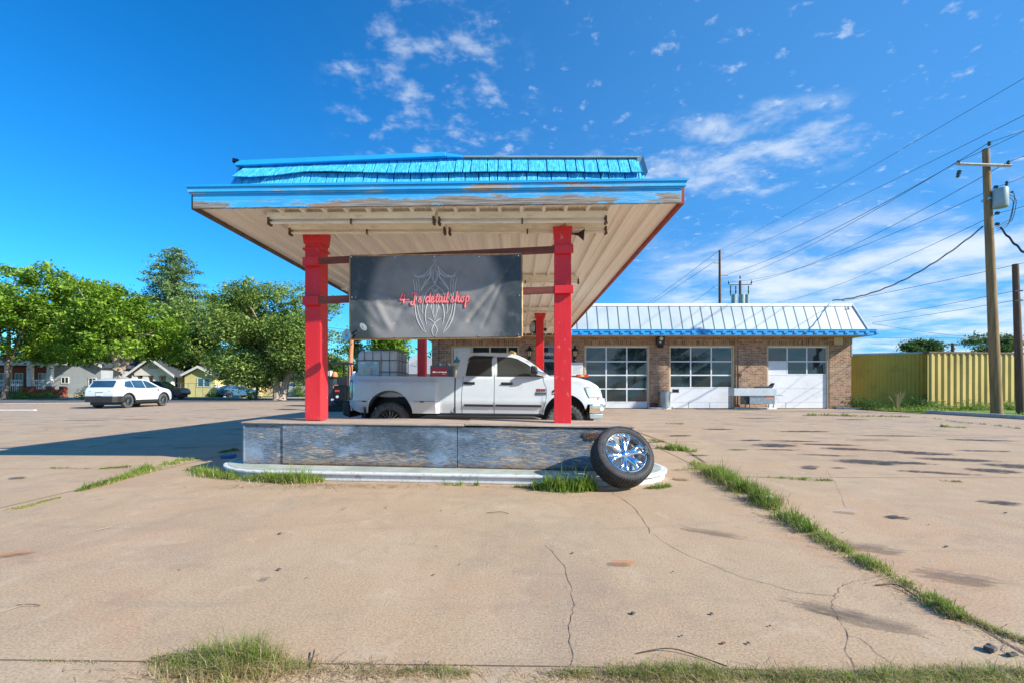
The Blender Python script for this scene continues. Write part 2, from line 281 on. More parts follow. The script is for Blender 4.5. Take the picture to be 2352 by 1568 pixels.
def stain_mat(name, col, thr, sx, strength=0.8, detail=7):
    m, N = newmat(name)
    s2 = N.n('ShaderNodeSeparateXYZ'); N.t.links.new(N.tc.outputs['Generated'], s2.inputs[0])
    dx = N.m('SUBTRACT', s2.outputs[0], 0.5); dy = N.m('SUBTRACT', s2.outputs[1], 0.5)
    r = N.m('SQRT', N.m('ADD', N.m('MULTIPLY', dx, dx), N.m('MULTIPLY', dy, dy)))
    oi = N.n('ShaderNodeObjectInfo'); va = N.n('ShaderNodeVectorMath', operation='ADD'); N.t.links.new(N.tc.outputs['Object'], va.inputs[0]); N.t.links.new(N.vec(N.m('MULTIPLY', oi.outputs['Random'], 50.0), 0.0), va.inputs[1])
    n = N.noise(2.4, detail, 0.72, sx, (len(name) % 9, 1, 0), 0.6, vec=va.outputs[0])
    k = N.ramp(N.m('SUBTRACT', n, N.ramp(r, 0.10, 0.5, 0, 0.34)), thr, thr + 0.09, 0, strength)
    N.bsdf(col, 0.9, alpha=k); return m
M['tar'] = stain_mat('tar_mark', (0.05, 0.048, 0.055), 0.41, (2.6, 11, 1), 0.88, 12)  # dark streaky marks, mostly over the right concrete
M['oil'] = stain_mat('oil_stain', (0.16, 0.125, 0.10), 0.385, (2.2, 5.5, 1), 0.42, 12)
M['rust_stain'] = stain_mat('rust_stain', (0.50, 0.20, 0.06), 0.34, (1.5, 3, 1), 0.5)
M['patch'] = stain_mat('cement_patch', (0.42, 0.38, 0.34), 0.30, (0.8, 0.8, 1), 0.4)
def leaf_mat(name, dark, light, tr=0.35):
    m, N = newmat(name)
    g = N.n('ShaderNodeNewGeometry')
    f = N.m('ADD', N.m('MULTIPLY', N.noise(0.55, 3), 0.8), N.m('MULTIPLY', g.outputs['Random Per Island'], 0.35))
    c = N.mix(N.ramp(f, 0.36, 0.78), dark, light)
    d = N.n('ShaderNodeBsdfPrincipled'); N.put(c, d.inputs['Base Color']); d.inputs['Roughness'].default_value = 0.55; d.inputs['Specular IOR Level'].default_value = 0.3
    t = N.n('ShaderNodeBsdfTranslucent'); N.put(c, t.inputs[0]); mx_ = N.n('ShaderNodeMixShader'); mx_.inputs[0].default_value = tr
    N.t.links.new(d.outputs[0], mx_.inputs[1]); N.t.links.new(t.outputs[0], mx_.inputs[2]); N.t.links.new(mx_.outputs[0], N.out.inputs[0]); return m
M['leaf_bright'] = leaf_mat('bright_leaves', (0.075, 0.18, 0.012), (0.33, 0.50, 0.050))
M['leaf_mid'] = leaf_mat('elm_leaves', (0.095, 0.19, 0.035), (0.36, 0.48, 0.12))
M['leaf_conifer'] = leaf_mat('conifer_needles', (0.080, 0.165, 0.060), (0.28, 0.40, 0.15), 0.2)
M['leaf_far'] = leaf_mat('far_leaves', (0.055, 0.12, 0.030), (0.13, 0.23, 0.060))
M['grass_green'] = leaf_mat('green_grass', (0.075, 0.17, 0.012), (0.33, 0.48, 0.07), 0.45)
M['grass_olive'] = leaf_mat('olive_grass', (0.14, 0.17, 0.035), (0.40, 0.40, 0.12), 0.4)
M['straw'] = leaf_mat('straw', (0.36, 0.25, 0.11), (0.72, 0.58, 0.34), 0.3)
def banner_mat():
    m, N = newmat('printed_vinyl')
    # printed picture: black corners round a paler oval (object space of the banner, x across, z up)
    dx = N.m('DIVIDE', N.m('SUBTRACT', N.x, -1.10), 1.02); r1 = N.m('ABSOLUTE', dx)
    dz = N.m('DIVIDE', N.m('SUBTRACT', N.z, 2.45), 1.15)
    r = N.m('SQRT', N.m('ADD', N.m('MULTIPLY', dx, dx), N.m('MULTIPLY', dz, dz)))
    base = N.mix(N.ramp(r, 1.06, 0.86), (0.040, 0.056, 0.066), (0.26, 0.255, 0.25))
    c = N.mix(N.ramp(N.noise(2.2, 5), 0.35, 0.7, 0, 0.4), base, (0.06, 0.07, 0.08))
    sp_ = N.noise(26, 2, 0.5); c = N.mix(N.ramp(sp_, 0.745, 0.765), c, (0.62, 0.65, 0.68))
    c = N.mix(N.ramp(N.noise(5, 7, 0.7, loc=(3, 3, 1)), 0.50, 0.72, 0, 0.35), c, (0.30, 0.30, 0.30))
    N.bsdf(c, 0.55, 0, N.noise(240, 2), 0.1, 0.002); return m
M['banner'] = banner_mat()
M['banner_line'] = mat('pinstripe_print', (0.56, 0.57, 0.56), 0.55, var=0.08, bump=0)
M['letter_red'] = mat('letter_red', (0.62, 0.05, 0.065), 0.5, var=0.08, bump=0)
M['letter_pink'] = mat('letter_pink', (0.86, 0.25, 0.26), 0.5, var=0.06, bump=0)
M['letter_cream'] = mat('letter_cream', (0.70, 0.66, 0.55), 0.5, var=0.05, bump=0)
M['tote'] = mat('tote_plastic', (0.62, 0.68, 0.74), 0.4, var=0.10, vs=1.6)
M['hood_edge'] = mat('red_edge_board', (0.28, 0.045, 0.03), 0.7, var=0.3, vs=4)
M['dark_edge'] = mat('brown_edge_board', (0.12, 0.085, 0.06), 0.8, var=0.3, vs=4)
# ---------------------------------------------------------------- mesh builder
class MB:
    def __init__(s, off=(0, 0, 0)): s.v = []; s.f = []; s.fm = []; s.off = Vector(off); s.cur = 0
    def vv(s, p): s.v.append(Vector(p) - s.off); return len(s.v) - 1
    def face(s, pts): s.f.append([s.vv(p) for p in pts]); s.fm.append(s.cur)
    def faces(s, vs, fs):
        b = len(s.v); s.v += [Vector(p) - s.off for p in vs]
        for f in fs: s.f.append([b + i for i in f]); s.fm.append(s.cur)
    def box(s, c, d, rot=None):
        hx, hy, hz = d[0] / 2, d[1] / 2, d[2] / 2; c = Vector(c)
        P = [Vector((x, y, z)) for z in (-hz, hz) for y in (-hy, hy) for x in (-hx, hx)]
        if rot is not None: P = [rot @ p for p in P]
        s.faces([c + p for p in P], [(0, 2, 3, 1), (4, 5, 7, 6), (0, 1, 5, 4), (2, 6, 7, 3), (0, 4, 6, 2), (1, 3, 7, 5)]); return s
    def box2(s, a, b):
        a, b = Vector(a), Vector(b); return s.box((a + b) / 2, (abs(b.x - a.x), abs(b.y - a.y), abs(b.z - a.z)))
    def hexa(s, q):                                       # eight corners: four below, four above, same order
        s.faces(q, [(3, 2, 1, 0), (4, 5, 6, 7), (0, 1, 5, 4), (1, 2, 6, 5), (2, 3, 7, 6), (3, 0, 4, 7)]); return s
    def prism(s, pts, vec):
        n = len(pts); vec = Vector(vec); P = [Vector(p) for p in pts]
        s.faces(P + [p + vec for p in P], [tuple(range(n - 1, -1, -1)), tuple(range(n, 2 * n))] + [(i, (i + 1) % n, n + (i + 1) % n, n + i) for i in range(n)]); return s
    def tube(s, pts, r, n=8, cap=True, flat=None):
        pts = [Vector(p) for p in pts]; rs = r if isinstance(r, (list, tuple)) else [r] * len(pts); b = len(s.v); ref = None
        for i, p in enumerate(pts):
            t = (pts[min(i + 1, len(pts) - 1)] - pts[max(i - 1, 0)]).normalized()
            if ref is None: ref = t.cross(Vector((0, 0, 1)) if abs(t.z) < 0.9 else Vector((1, 0, 0))).normalized()
            ref = (ref - t * ref.dot(t)).normalized(); bi = t.cross(ref)
            for k in range(n):
                a = 2 * math.pi * k / n; s.v.append(p + (ref * math.cos(a) + bi * math.sin(a)) * rs[i] - s.off)
        for i in range(len(pts) - 1):
            for k in range(n):
                k2 = (k + 1) % n; s.f.append([b + i * n + k, b + i * n + k2, b + (i + 1) * n + k2, b + (i + 1) * n + k]); s.fm.append(s.cur)
        if cap:
            s.f.append([b + k for k in range(n - 1, -1, -1)]); s.f.append([b + (len(pts) - 1) * n + k for k in range(n)]); s.fm += [s.cur] * 2
        return s
    def lathe(s, prof, c, axis=(0, 0, 1), n=24, cap=False):   # profile (radius, height along the axis)
        ax = Vector(axis).normalized(); u = ax.cross(Vector((0, 0, 1)) if abs(ax.z) < 0.9 else Vector((1, 0, 0))).normalized(); w_ = ax.cross(u)
        c = Vector(c); b = len(s.v)
        for r, h in prof:
            for k in range(n):
                a = 2 * math.pi * k / n; s.v.append(c + ax * h + (u * math.cos(a) + w_ * math.sin(a)) * r - s.off)
        for i in range(len(prof) - 1):
            for k in range(n):
                k2 = (k + 1) % n; s.f.append([b + i * n + k, b + i * n + k2, b + (i + 1) * n + k2, b + (i + 1) * n + k]); s.fm.append(s.cur)
        if cap:
            s.f.append([b + k for k in range(n - 1, -1, -1)]); s.f.append([b + (len(prof) - 1) * n + k for k in range(n)]); s.fm += [s.cur] * 2
        return s
    def ribbon(s, pts, wd, nrm=(0, 0, 1), closed=False):
        nrm = Vector(nrm); pts = [Vector(p) for p in pts]; b = len(s.v); n = len(pts)
        ws = wd if isinstance(wd, (list, tuple)) else [wd] * n
        for i, p in enumerate(pts):
            t = (pts[min(i + 1, n - 1)] - pts[max(i - 1, 0)]).normalized(); q = t.cross(nrm).normalized() * ws[i] / 2
            s.v += [p - q - s.off, p + q - s.off]
        for i in range(n - 1): s.f.append([b + 2 * i, b + 2 * i + 1, b + 2 * i + 3, b + 2 * i + 2]); s.fm.append(s.cur)
        return s
    def build(s, name, m, parent=None, smooth=False, bevel=0.0, seg=2, fix=True):
        me = bpy.data.meshes.new(name); me.from_pydata([tuple(v) for v in s.v], [], s.f); me.update()
        for x in (m if isinstance(m, list) else [m]): me.materials.append(M[x] if isinstance(x, str) else x)
        if isinstance(m, list): me.polygons.foreach_set('material_index', s.fm)
        if fix and len(s.f) < 60000:
            bm = bmesh.new(); bm.from_mesh(me); bmesh.ops.recalc_face_normals(bm, faces=bm.faces); bm.to_mesh(me); bm.free()
        o = bpy.data.objects.new(name, me); COL.objects.link(o)
        if parent is not None: o.parent = parent
        elif s.off.length > 0: o.location = s.off
        if smooth:
            me.polygons.foreach_set('use_smooth', [True] * len(me.polygons)); me.set_sharp_from_angle(angle=R(38))
        if bevel > 0:
            b = o.modifiers.new('bevel', 'BEVEL'); b.width = bevel; b.segments = seg; b.limit_method = 'ANGLE'; b.angle_limit = R(40)
        return o
def tag(o, label=None, cat=None, group=None, kind=None):
    if label: o['label'] = label
    if cat: o['category'] = cat
    if group: o['group'] = group
    if kind: o['kind'] = kind
    return o
def thing(name, label, cat, loc=(0, 0, 0), rz=0.0, group=None):
    o = bpy.data.objects.new(name, None); COL.objects.link(o); o.location = loc; o.rotation_euler = (0, 0, rz)
    o.empty_display_size = 0.3; return tag(o, label, cat, group)
def dup(root, loc, rz=None, label=None, group=None):
    r = root.copy(); COL.objects.link(r); r.location = loc
    if rz is not None: r.rotation_euler = (0, 0, rz)
    if label: r['label'] = label
    if group: r['group'] = group
    for ch in list(root.children):
        c = ch.copy(); COL.objects.link(c); c.parent = r
        for g in list(ch.children):
            d = g.copy(); COL.objects.link(d); d.parent = c
    return r
def catmull(P, k=6):
    P = [Vector(p) for p in P]; out = []
    for i in range(len(P) - 1):
        a, b, c, d = P[max(i - 1, 0)], P[i], P[i + 1], P[min(i + 2, len(P) - 1)]
        for j in range(k):
            t = j / k; out.append(0.5 * ((2 * b) + (c - a) * t + (2 * a - 5 * b + 4 * c - d) * t * t + (3 * b - a - 3 * c + d) * t ** 3))
    return out + [P[-1]]
def sstep(a, b, x):
    t = max(0.0, min(1.0, (x - a) / (b - a))); return t * t * (3 - 2 * t)
def rim_text(txt, size, bold=0.0):
    cu = bpy.data.curves.new('t', 'FONT'); cu.body = txt; cu.size = size; cu.align_x = 'CENTER'; cu.align_y = 'CENTER'; cu.extrude = 0.002; cu.offset = bold
    o = bpy.data.objects.new('t', cu); COL.objects.link(o); dg = bpy.context.evaluated_depsgraph_get(); dg.update()
    me = bpy.data.meshes.new_from_object(o.evaluated_get(dg)); bpy.data.objects.remove(o); return me
def text(name, txt, size, m, parent, loc, rot=(R(90), 0, 0), bold=0.0, sx=1.0):
    me = rim_text(txt, size, bold); me.materials.clear(); me.materials.append(M[m]); o = bpy.data.objects.new(name, me); COL.objects.link(o)
    o.parent = parent; o.location = loc; o.rotation_euler = rot; o.scale = (sx, 1, 1); return o
# ================================================================ GROUND
def sheet(name, pts, z, m, div=0, kind='structure', label=None):
    b = MB(); b.face([(p[0], p[1], z) for p in pts]); o = b.build(name, m); return tag(o, label, None, None, kind)
sheet('ground', [(-900, -300), (900, -300), (900, 1500), (-900, 1500)], -0.05, 'dirt', label='dry grassy ground beyond the forecourt')
lot = sheet('pavement', [(-70, -8), (19.25, -8), (19.3, 18.3), (18.95, 22.2), (18.3, 25.6), (18.87, 32), (-12, 60), (-22, 38.5), (-35.5, 33.6), (-70, 26)], 0.0, 'concrete', label='tan concrete forecourt with cracks, weeds and dark marks')
sheet('road', [(-90, 20.5), (-70, 26), (-35.5, 33.6), (-22, 38.5), (-12, 41), (5, 44), (5, 50), (-20, 49.5), (-46, 48.5), (-120, 34)], 0.006, 'asphalt', label='grey asphalt side street')
sheet('lawn', [(-120, 34), (-46, 48.9), (-20, 49.9), (5, 50.4), (5, 66), (-120, 66)], 0.002, 'lawn', label='mown green lawn in front of the houses')
sheet('lawn', [(19.5, 5), (80, 5), (80, 60), (20, 60), (19.4, 26), (19.2, 22)], 0.002, 'lawn', label='strip of green grass and weeds before the yellow metal wall')
sheet('path', [(-47.0, 47.6), (-42, 48.6), (-41.5, 56), (-47, 56)], 0.010, 'kerb', label='pale concrete drive beside the brick porch')
# kerbs
def kerb(name, pts, wd, h, label, m='kerb'):
    b = MB()
    for i in range(len(pts) - 1):
        a, c = Vector((*pts[i], 0)), Vector((*pts[i + 1], 0)); t = (c - a).normalized(); q = Vector((-t.y, t.x, 0)) * wd
        b.hexa([a, c, c + q, a + q] + [p + Vector((0, 0, h)) for p in (a, c, c + q, a + q)])
    o = b.build(name, m, bevel=0.02); o['kind'] = 'structure'; o['label'] = label
kerb('kerb', [(19.5, 14), (19.42, 18.3), (19.1, 22.3)], -0.18, 0.15, 'concrete kerb along the weeds at the right edge of the forecourt')
kerb('kerb', [(-46, 48.55), (-33, 49.2), (-20, 49.55), (5, 50.0)], 0.2, 0.12, 'far kerb between street and lawn')
kerb('kerb', [(-70, 26.1), (-35.5, 33.75), (-27, 36.7)], 0.15, 0.05, 'low pale kerb along the near side of the street')
b = MB(); b.box((-26.6, 24.75, 0.03), (4.4, 0.18, 0.05)); o = b.build('painted_line', 'white_trim', lot, bevel=0.01)
# joints, cracks, marks
def ground_line(name, pts, wd, z=0.0018, m='crack', wob=0.0, k=8):
    P = catmull([(p[0], p[1], z) for p in pts], k) if len(pts) > 1 else pts
    if wob:
        rr = random.Random(int(abs(pts[0][0]) * 1000)); q_ = Vector((0, 0, 0)); N2 = []
        for p in P: q_ = q_ * .7 + Vector((rr.uniform(-wob, wob), rr.uniform(-wob, wob), 0)) * 1.6; N2.append(p + q_)
        P = N2; wd = [wd * rr.uniform(.35, 1.2) for _ in P]
    b = MB(); b.ribbon(P, wd); return b.build(name, m, lot, fix=False)
JZ = 0.0014
ground_line('expansion_joint', [(-5.32, 2.2), (-5.3, 30)], 0.022, JZ, k=2)
ground_line('expansion_joint', [(2.40, 2.0), (2.52, 3.17), (2.59, 4.15), (2.75, 5.32), (2.90, 7.5), (3.05, 12), (3.3, 24)], 0.024, JZ, k=3)
ground_line('expansion_joint', [(-40, 7.4), (-5.34, 7.4)], 0.014, JZ, k=2)
ground_line('expansion_joint', [(2.84, 6.72), (22, 6.6)], 0.014, JZ, k=2)
ground_line('expansion_joint', [(-12, 2.28), (-3.4, 2.262), (2.6, 2.12)], 0.010, JZ, k=2)
ground_line('expansion_joint', [(2.65, 2.11), (9, 2.06)], 0.010, JZ, k=2)
ground_line('expansion_joint', [(-40, 15.6), (3, 15.4), (19, 15.2)], 0.014, JZ, k=2)
ground_line('expansion_joint', [(-13.3, 3), (-13.4, 32)], 0.018, JZ, k=2)
ground_line('expansion_joint', [(10.9, 3), (11.1, 25)], 0.018, JZ, k=2)
def crack(pix, wd=0.005, wob=0.007): ground_line('crack', [gp(*p)[:2] for p in pix], wd, 0.0022, wob=wob, k=7)
crack([(1405, 1130), (1455, 1165), (1480, 1200), (1497, 1225)])
crack([(1255, 1250), (1290, 1290), (1305, 1340), (1312, 1400), (1306, 1450), (1313, 1530)], 0.004)
crack([(1900, 1120 - 40), (1915, 1105), (1940, 1165)], 0.003)
crack([(1497, 1225), (1560, 1265), (1650, 1305), (1760, 1340), (1835, 1358), (1920, 1366)], 0.004, 0.008)
crack([(1920, 1366), (1945, 1340), (1975, 1330), (2020, 1320)], 0.004)
crack([(1920, 1366), (1915, 1400), (1935, 1440), (1945, 1500), (1962, 1530)], 0.004)
crack([(1945, 1460), (1985, 1470), (2030, 1510), (2075, 1535)], 0.003)
crack([(2310, 1430), (2300, 1470), (2312, 1500)], 0.004)
stn = [0]
def stain(px, py, wx, wy, m, rz=0.0):
    p = gp(px, py); stn[0] += 1; z = 0.0026 + 0.0004 * stn[0]
    b = MB(); b.face([(-wx / 2, -wy / 2, 0), (wx / 2, -wy / 2, 0), (wx / 2, wy / 2, 0), (-wx / 2, wy / 2, 0)])
    o = b.build('oil_stain' if m in ('oil', 'tar') else 'surface_stain', m, lot, fix=False); o.location = (p.x, p.y, z); o.rotation_euler = (0, 0, rz)  # the dark streaks take the same object name as the oil
    return o
rr = random.Random(5)
for (x, y, wx, wy, a) in [(1725, 1010, 1.2, .6, .2), (1830, 1012, 2.2, .5, -.15), (1900, 1020, 2.6, .7, -.2), (2120, 1040, 2.0, 1.1, -.25), (2080, 1062, 1.6, .7, -.2), (2280, 1080, 1.3, .9, -.3), (1780, 1022, 1.9, 1.3, .1), (1790, 1032, 1.6, .35, -.1), (1940, 1030, 1.8, .9, -.2), (1990, 1060, 1.8, 1.2, -.3), (1690, 1032, .9, .35, 0), (1600, 1045, .9, .3, 0),
        (1860, 1075, .5, .3, 0), (1925, 1074, .45, .3, 0), (2035, 1066, .6, .35, 0), (2060, 1188, .42, .32, -.1), (2300, 1155, .7, .5, -.3), (2050, 1000, 3.6, .5, -.1), (2250, 1010, 3.2, .6, -.25),
        (2200, 1055, 2.6, .8, -.3), (2330, 1070, 1.6, 1.0, -.3), (1850, 990, 3.2, .8, 0), (1650, 985, 2.0, .8, 0), (1560, 1000, 1.5, .7, .2), (2150, 1085, 2.0, .35, -.4), (2260, 1035, 2.2, .3, -.2),
        (2040, 1035, 2.4, .3, -.2), (1900, 1045, 2.0, .25, -.3), (1500, 1015, 1.3, .3, .3), (1740, 960, 3, .7, 0), (1960, 963, 3, .7, -.1), (40, 1098, .45, .3, .1), (1863, 1072, .6, .35, .1)]:
    stain(x, y, wx, wy, 'tar', a)
for (x, y, wx, wy, a) in [(700, 1000, 2.2, 1.2, .1), (430, 1028, 1.2, .5, .2), (560, 985, 2.0, .8, 0), (1640, 1225, .9, .25, -.6), (2010, 1430, 1.0, .3, -.6), (1900, 1400, .8, .25, -.55), (610, 1332, .12, .12, 0),
        (790, 1170, .12, .12, 0), (1200, 965, 2.5, 1.2, 0), (330, 1005, 1.5, .6, 0), (200, 965, 3, 1, 0), (520, 940, 3, 1.4, 0), (2000, 1260, .9, .5, -.3), (2200, 1330, .8, .5, -.4), (2000, 1010, 2, .6, 0)]:
    stain(x, y, wx, wy, 'oil', a)
stain(15, 1277, .55, .2, 'rust_stain', .3); stain(1430, 1297, .3, .18, 'rust_stain'); stain(320, 962, 2.0, 1.0, 'rust_stain', .1); stain(1950, 1177, .5, .32, 'patch')
# ================================================================ CANOPY
CU, CV = (-4.265, 2.205), 6.32  # canopy edge and roof scaled about the camera, baked into the coordinates below
def cp(u, v, z): return Vector((CU[0] + (CU[1] - CU[0]) * u + 0.0126 * (v - CV), v + 0.1 - 0.2 * u, z - 0.0049 * (v - CV)))
VE = 21.8
can = thing('filling_station_canopy', 'old forecourt canopy with peeling sky blue edge, blue shake roof and four red columns', 'canopy', (-1.1, 7.2, 0))
OFF = can.location
SZ = 3.675
b = MB(OFF)                                           # ribbed metal ceiling
W_ = CU[1] - CU[0]; prof = []; x = 0.0
while x < W_ - 0.29:
    prof += [(x, 0), (x + 0.085, 0), (x + 0.092, 0.006), (x + 0.10, 0), (x + 0.175, 0), (x + 0.182, 0.006), (x + 0.19, 0), (x + 0.215, 0), (x + 0.228, -0.055), (x + 0.268, -0.055), (x + 0.282, 0)]; x += 0.296
prof.append((W_, 0)); rows = [6.37, 11, 15, 19, 21.75]
vs = [cp(px_ / W_, v, SZ + dz) for v in rows for px_, dz in prof]; n = len(prof)
b.faces(vs, [(r * n + i, r * n + i + 1, (r + 1) * n + i + 1, (r + 1) * n + i) for r in range(len(rows) - 1) for i in range(n - 1)])
b.build('soffit', 'soffit', can)
def cbox(b, u0, u1, v0, v1, z0, z1):
    b.hexa([cp(u0, v0, z0), cp(u1, v0, z0), cp(u1, v1, z0), cp(u0, v1, z0), cp(u0, v0, z1), cp(u1, v0, z1), cp(u1, v1, z1), cp(u0, v1, z1)])
b = MB(OFF); cbox(b, 0.004, 0.996, 6.32, 6.358, 3.618, 3.835); b.build('fascia_board', 'peel_blue', can, bevel=0.004)
b = MB(OFF); cbox(b, -0.004, 1.004, 6.285, 6.317, 3.82, 3.892); cbox(b, -0.002, 1.002, 6.30, 6.318, 3.80, 3.819); b.build('fascia_trim', 'peel_top', can, bevel=0.004)
b = MB(OFF); cbox(b, -0.008, 1.008, 6.272, 6.37, 3.893, 3.913); cbox(b, -0.008, 1.008, 6.268, 6.276, 3.882, 3.911)
cbox(b, -0.010, 0.03, 6.37, VE, 3.893, 3.913); cbox(b, 0.97, 1.010, 6.37, VE, 3.893, 3.913); b.build('drip_edge', 'blue_trim', can)
b = MB(OFF); cbox(b, -0.003, 0.003, 6.36, VE, 3.618, 3.89); b.build('side_board', 'dark_edge', can)
b = MB(OFF); cbox(b, 0.9965, 1.004, 6.36, VE, 3.618, 3.89); b.build('side_board', 'hood_edge', can)
b = MB(OFF); cbox(b, 0.004, 0.9960, VE - 0.04, VE, 3.60, 3.89); b.build('rear_board', 'dark_edge', can)
b = MB(OFF); cbox(b, 0.004, 0.996, 6.39, VE - 0.05, 3.85, 3.87); b.build('roof_deck', 'dark_panel', can)
# shake mansard
rr = random.Random(3)
def shakes(b, u0, u1, ybot, ytop, zbot, ztop, hump, ph):
    x = CU[0] + u0; xe = CU[0] + u1
    while x < xe:
        wd = rr.choice([0.11, 0.15, 0.19, 0.23, 0.26]); x2 = min(x + wd, xe); g = 0.007
        def zb(xx): return zbot - hump * .075 * min(1, max(0, (-.9 - xx) / 2.6)) + hump * 0.055 * (math.exp(-((xx + 2.8) / 0.36) ** 2) + 0.45 * math.exp(-((xx + 2.2) / 0.4) ** 2) - 0.35 * math.exp(-((xx + 3.6) / 0.3) ** 2)) + 0.01 * math.sin(xx * 2.3 + ph)
        j = rr.uniform(-0.006, 0.006); t = 0.02 + rr.uniform(0, 0.008)
        a0, a1 = zb(x), zb(x2); s_ = (ytop - ybot) / (ztop - zbot)
        zk = ztop if not hump else ztop - .12 * min(1, max(0, (-.9 - x) / 3.0))
        def Y(z): return ybot + (z - zbot) * s_
        yb0, yb1 = Y(a0) - t + j, Y(a1) - t + j; lean = 0.05 * max(0, min(1, (-2.6 - x) / 1.5))
        b.hexa([(x + g, yb0, a0), (x2 - g, yb1, a1), (x2 - g, yb1 + t, a1), (x + g, yb0 + t, a0), (x + g + lean, ytop - t * .4, zk), (x2 - g + lean, ytop - t * .4, zk), (x2 - g + lean, ytop + .02, zk), (x + g + lean, ytop + .02, zk)]); x = x2
b = MB(OFF); shakes(b, 0.36, 6.12, 6.65, 6.775, 3.96, 4.243, 0.0, 0); shakes(b, 0.42, 6.08, 6.70, 6.88, 4.22, 4.488, 1.0, 1)
b.build('shingles', 'shake', can, bevel=0.003, seg=1)
b = MB(OFF)                                            # body behind the shakes and the side slopes
X0, X1 = CU[0] + 0.34, CU[0] + 6.13
b.hexa([(X0, 6.68, 3.91), (X1, 6.68, 3.91), (X1 + .19, 21.3, 3.86), (X0 + .19, 21.3, 3.86), (X0 + .07, 6.92, 4.37), (X1 - .06, 6.92, 4.492), (X1 + .12, 21.1, 4.42), (X0 + .26, 21.1, 4.34)]); b.build('mansard_core', 'blue_dark', can)
for sx_, xa, xb_ in ((-1, X0, X0 + .07), (1, X1, X1 - .06)):
    b = MB(OFF)
    for k in range(48):                                # shakes down the two sides
        y0 = 6.86 + k * 0.285
        d = 0.0126 * (y0 - 6.7)
        for za, zb_, f0, f1 in ((3.94, 4.234, 0, .45), (4.215, 4.40, .42, .8)):
            xq0 = xa + (xb_ - xa) * f0 + d + sx_ * .035; xq1 = xa + (xb_ - xa) * f1 + d + sx_ * .02
            b.hexa([(xq0, y0, za), (xq0, y0 + .27, za), (xq0 - sx_ * .03, y0 + .27, za), (xq0 - sx_ * .03, y0, za), (xq1, y0, zb_), (xq1, y0 + .27, zb_), (xq1 - sx_ * .03, y0 + .27, zb_), (xq1 - sx_ * .03, y0, zb_)])
    b.build('side_shingles', 'shake', can)
b = MB(OFF)                                            # bent ridge metal: the left length lifted off the roof, the right flat
b.hexa([(X0 + .02, 6.80, 4.362), (-0.93, 6.78, 4.485), (-0.93, 6.95, 4.485), (X0 + .02, 6.95, 4.362), (X0 + .02, 6.81, 4.436), (-0.93, 6.79, 4.548), (-0.93, 6.95, 4.557), (X0 + .02, 6.95, 4.445)])
b.hexa([(-0.927, 6.80, 4.482), (-0.70, 6.81, 4.482), (-0.70, 6.95, 4.482), (-0.927, 6.95, 4.482), (-0.927, 6.805, 4.54), (-0.70, 6.815, 4.512), (-0.70, 6.95, 4.517), (-0.927, 6.95, 4.545)])
b.build('ridge_cap', 'blue_trim', can, bevel=0.006)
b = MB(OFF); b.hexa([(-0.69, 6.82, 4.489), (X1 - .04, 6.83, 4.489), (X1 - .04, 6.97, 4.489), (-0.69, 6.97, 4.489), (-0.69, 6.82, 4.508), (X1 - .04, 6.83, 4.508), (X1 - .04, 6.97, 4.508), (-0.69, 6.97, 4.508)])
b.hexa([(X1 - .10, 6.80, 4.243), (X1 + .02, 6.70, 4.225), (X1 + .03, 6.94, 4.225), (X1 - .05, 6.94, 4.243), (X1 - .10, 6.84, 4.498), (X1 - .02, 6.82, 4.512), (X1 - .01, 6.97, 4.512), (X1 - .08, 6.97, 4.498)]); b.build('ridge_flashing', 'grey_metal', can)
b = MB(OFF); b.hexa([(X0 + .0, 6.78, 4.40), (X0 + .09, 6.78, 4.435), (X0 + .09, 6.90, 4.435), (X0 + .0, 6.90, 4.40), (X0 + .0, 6.79, 4.462), (X0 + .07, 6.79, 4.448), (X0 + .07, 6.90, 4.448), (X0 + .0, 6.90, 4.462)])
b.build('torn_flashing', 'black_metal', can)
# columns
TH = -0.093                                            # the island is set a few degrees off the canopy
RotI = Matrix.Rotation(TH, 3, 'Z')
def column(cx_, cy_, zb, zc0, zc1, wd, straps, flare=0.03, rot=RotI):
    def fr(b, z0, z1, w0, w1):
        q = [rot @ Vector((sx_ * a / 2, sy * a / 2, z)) + Vector((cx_, cy_, 0)) for z, a in ((z0, w0), (z1, w1)) for sx_, sy in ((-1, -1), (1, -1), (1, 1), (-1, 1))]; b.hexa(q)
    b = MB(OFF); fr(b, zb, zc0 + .02, wd, wd); c = b.build('column', 'red', can, bevel=0.006)
    b = MB(OFF); fr(b, zc0, zc1, wd + flare, wd + flare * 2.2); b.build('capital', 'red', c, bevel=0.004)
    b = MB(OFF); fr(b, zc1, SZ - .005, 0.10, 0.10); b.build('post_head', 'frame_wood', c)
    for z0, z1 in straps: b = MB(OFF); fr(b, z0, z1, wd + .05, wd + .05); b.build('collar', 'red', c, bevel=0.004)
    return c
column(-2.985, 7.39, 0.752, 3.40, 3.60, 0.245, [(3.30, 3.335)], 0.03)
column(0.735, 7.03, 0.728, 3.42, 3.535, 0.245, [(3.26, 3.275)], 0.015)
column(-2.86, 15.4, 0.0, 3.40, 3.60, 0.245, [], 0.03); column(0.89, 15.4, 0.0, 3.40, 3.615, 0.245, [], 0.06)
def bd(X): return 7.25 - 0.093 * (X + 3.05)            # front plane of the columns
def crossbeam(xa, za0, za1, xb_, zb0, zb1):
    b = MB(OFF); ya, yb = bd(xa) - .055, bd(xb_) - .055; t = 0.035
    b.hexa([(xa, ya, za0), (xb_, yb, zb0), (xb_, yb + t, zb0), (xa, ya + t, za0), (xa, ya, za1), (xb_, yb, zb1), (xb_, yb + t, zb1), (xa, ya + t, za1)]); b.build('crossbeam', 'beam', can, bevel=0.004)
crossbeam(-2.87, 3.068, 3.168, 0.60, 3.145, 3.245); crossbeam(-2.87, 2.478, 2.588, 0.60, 2.575, 2.675)
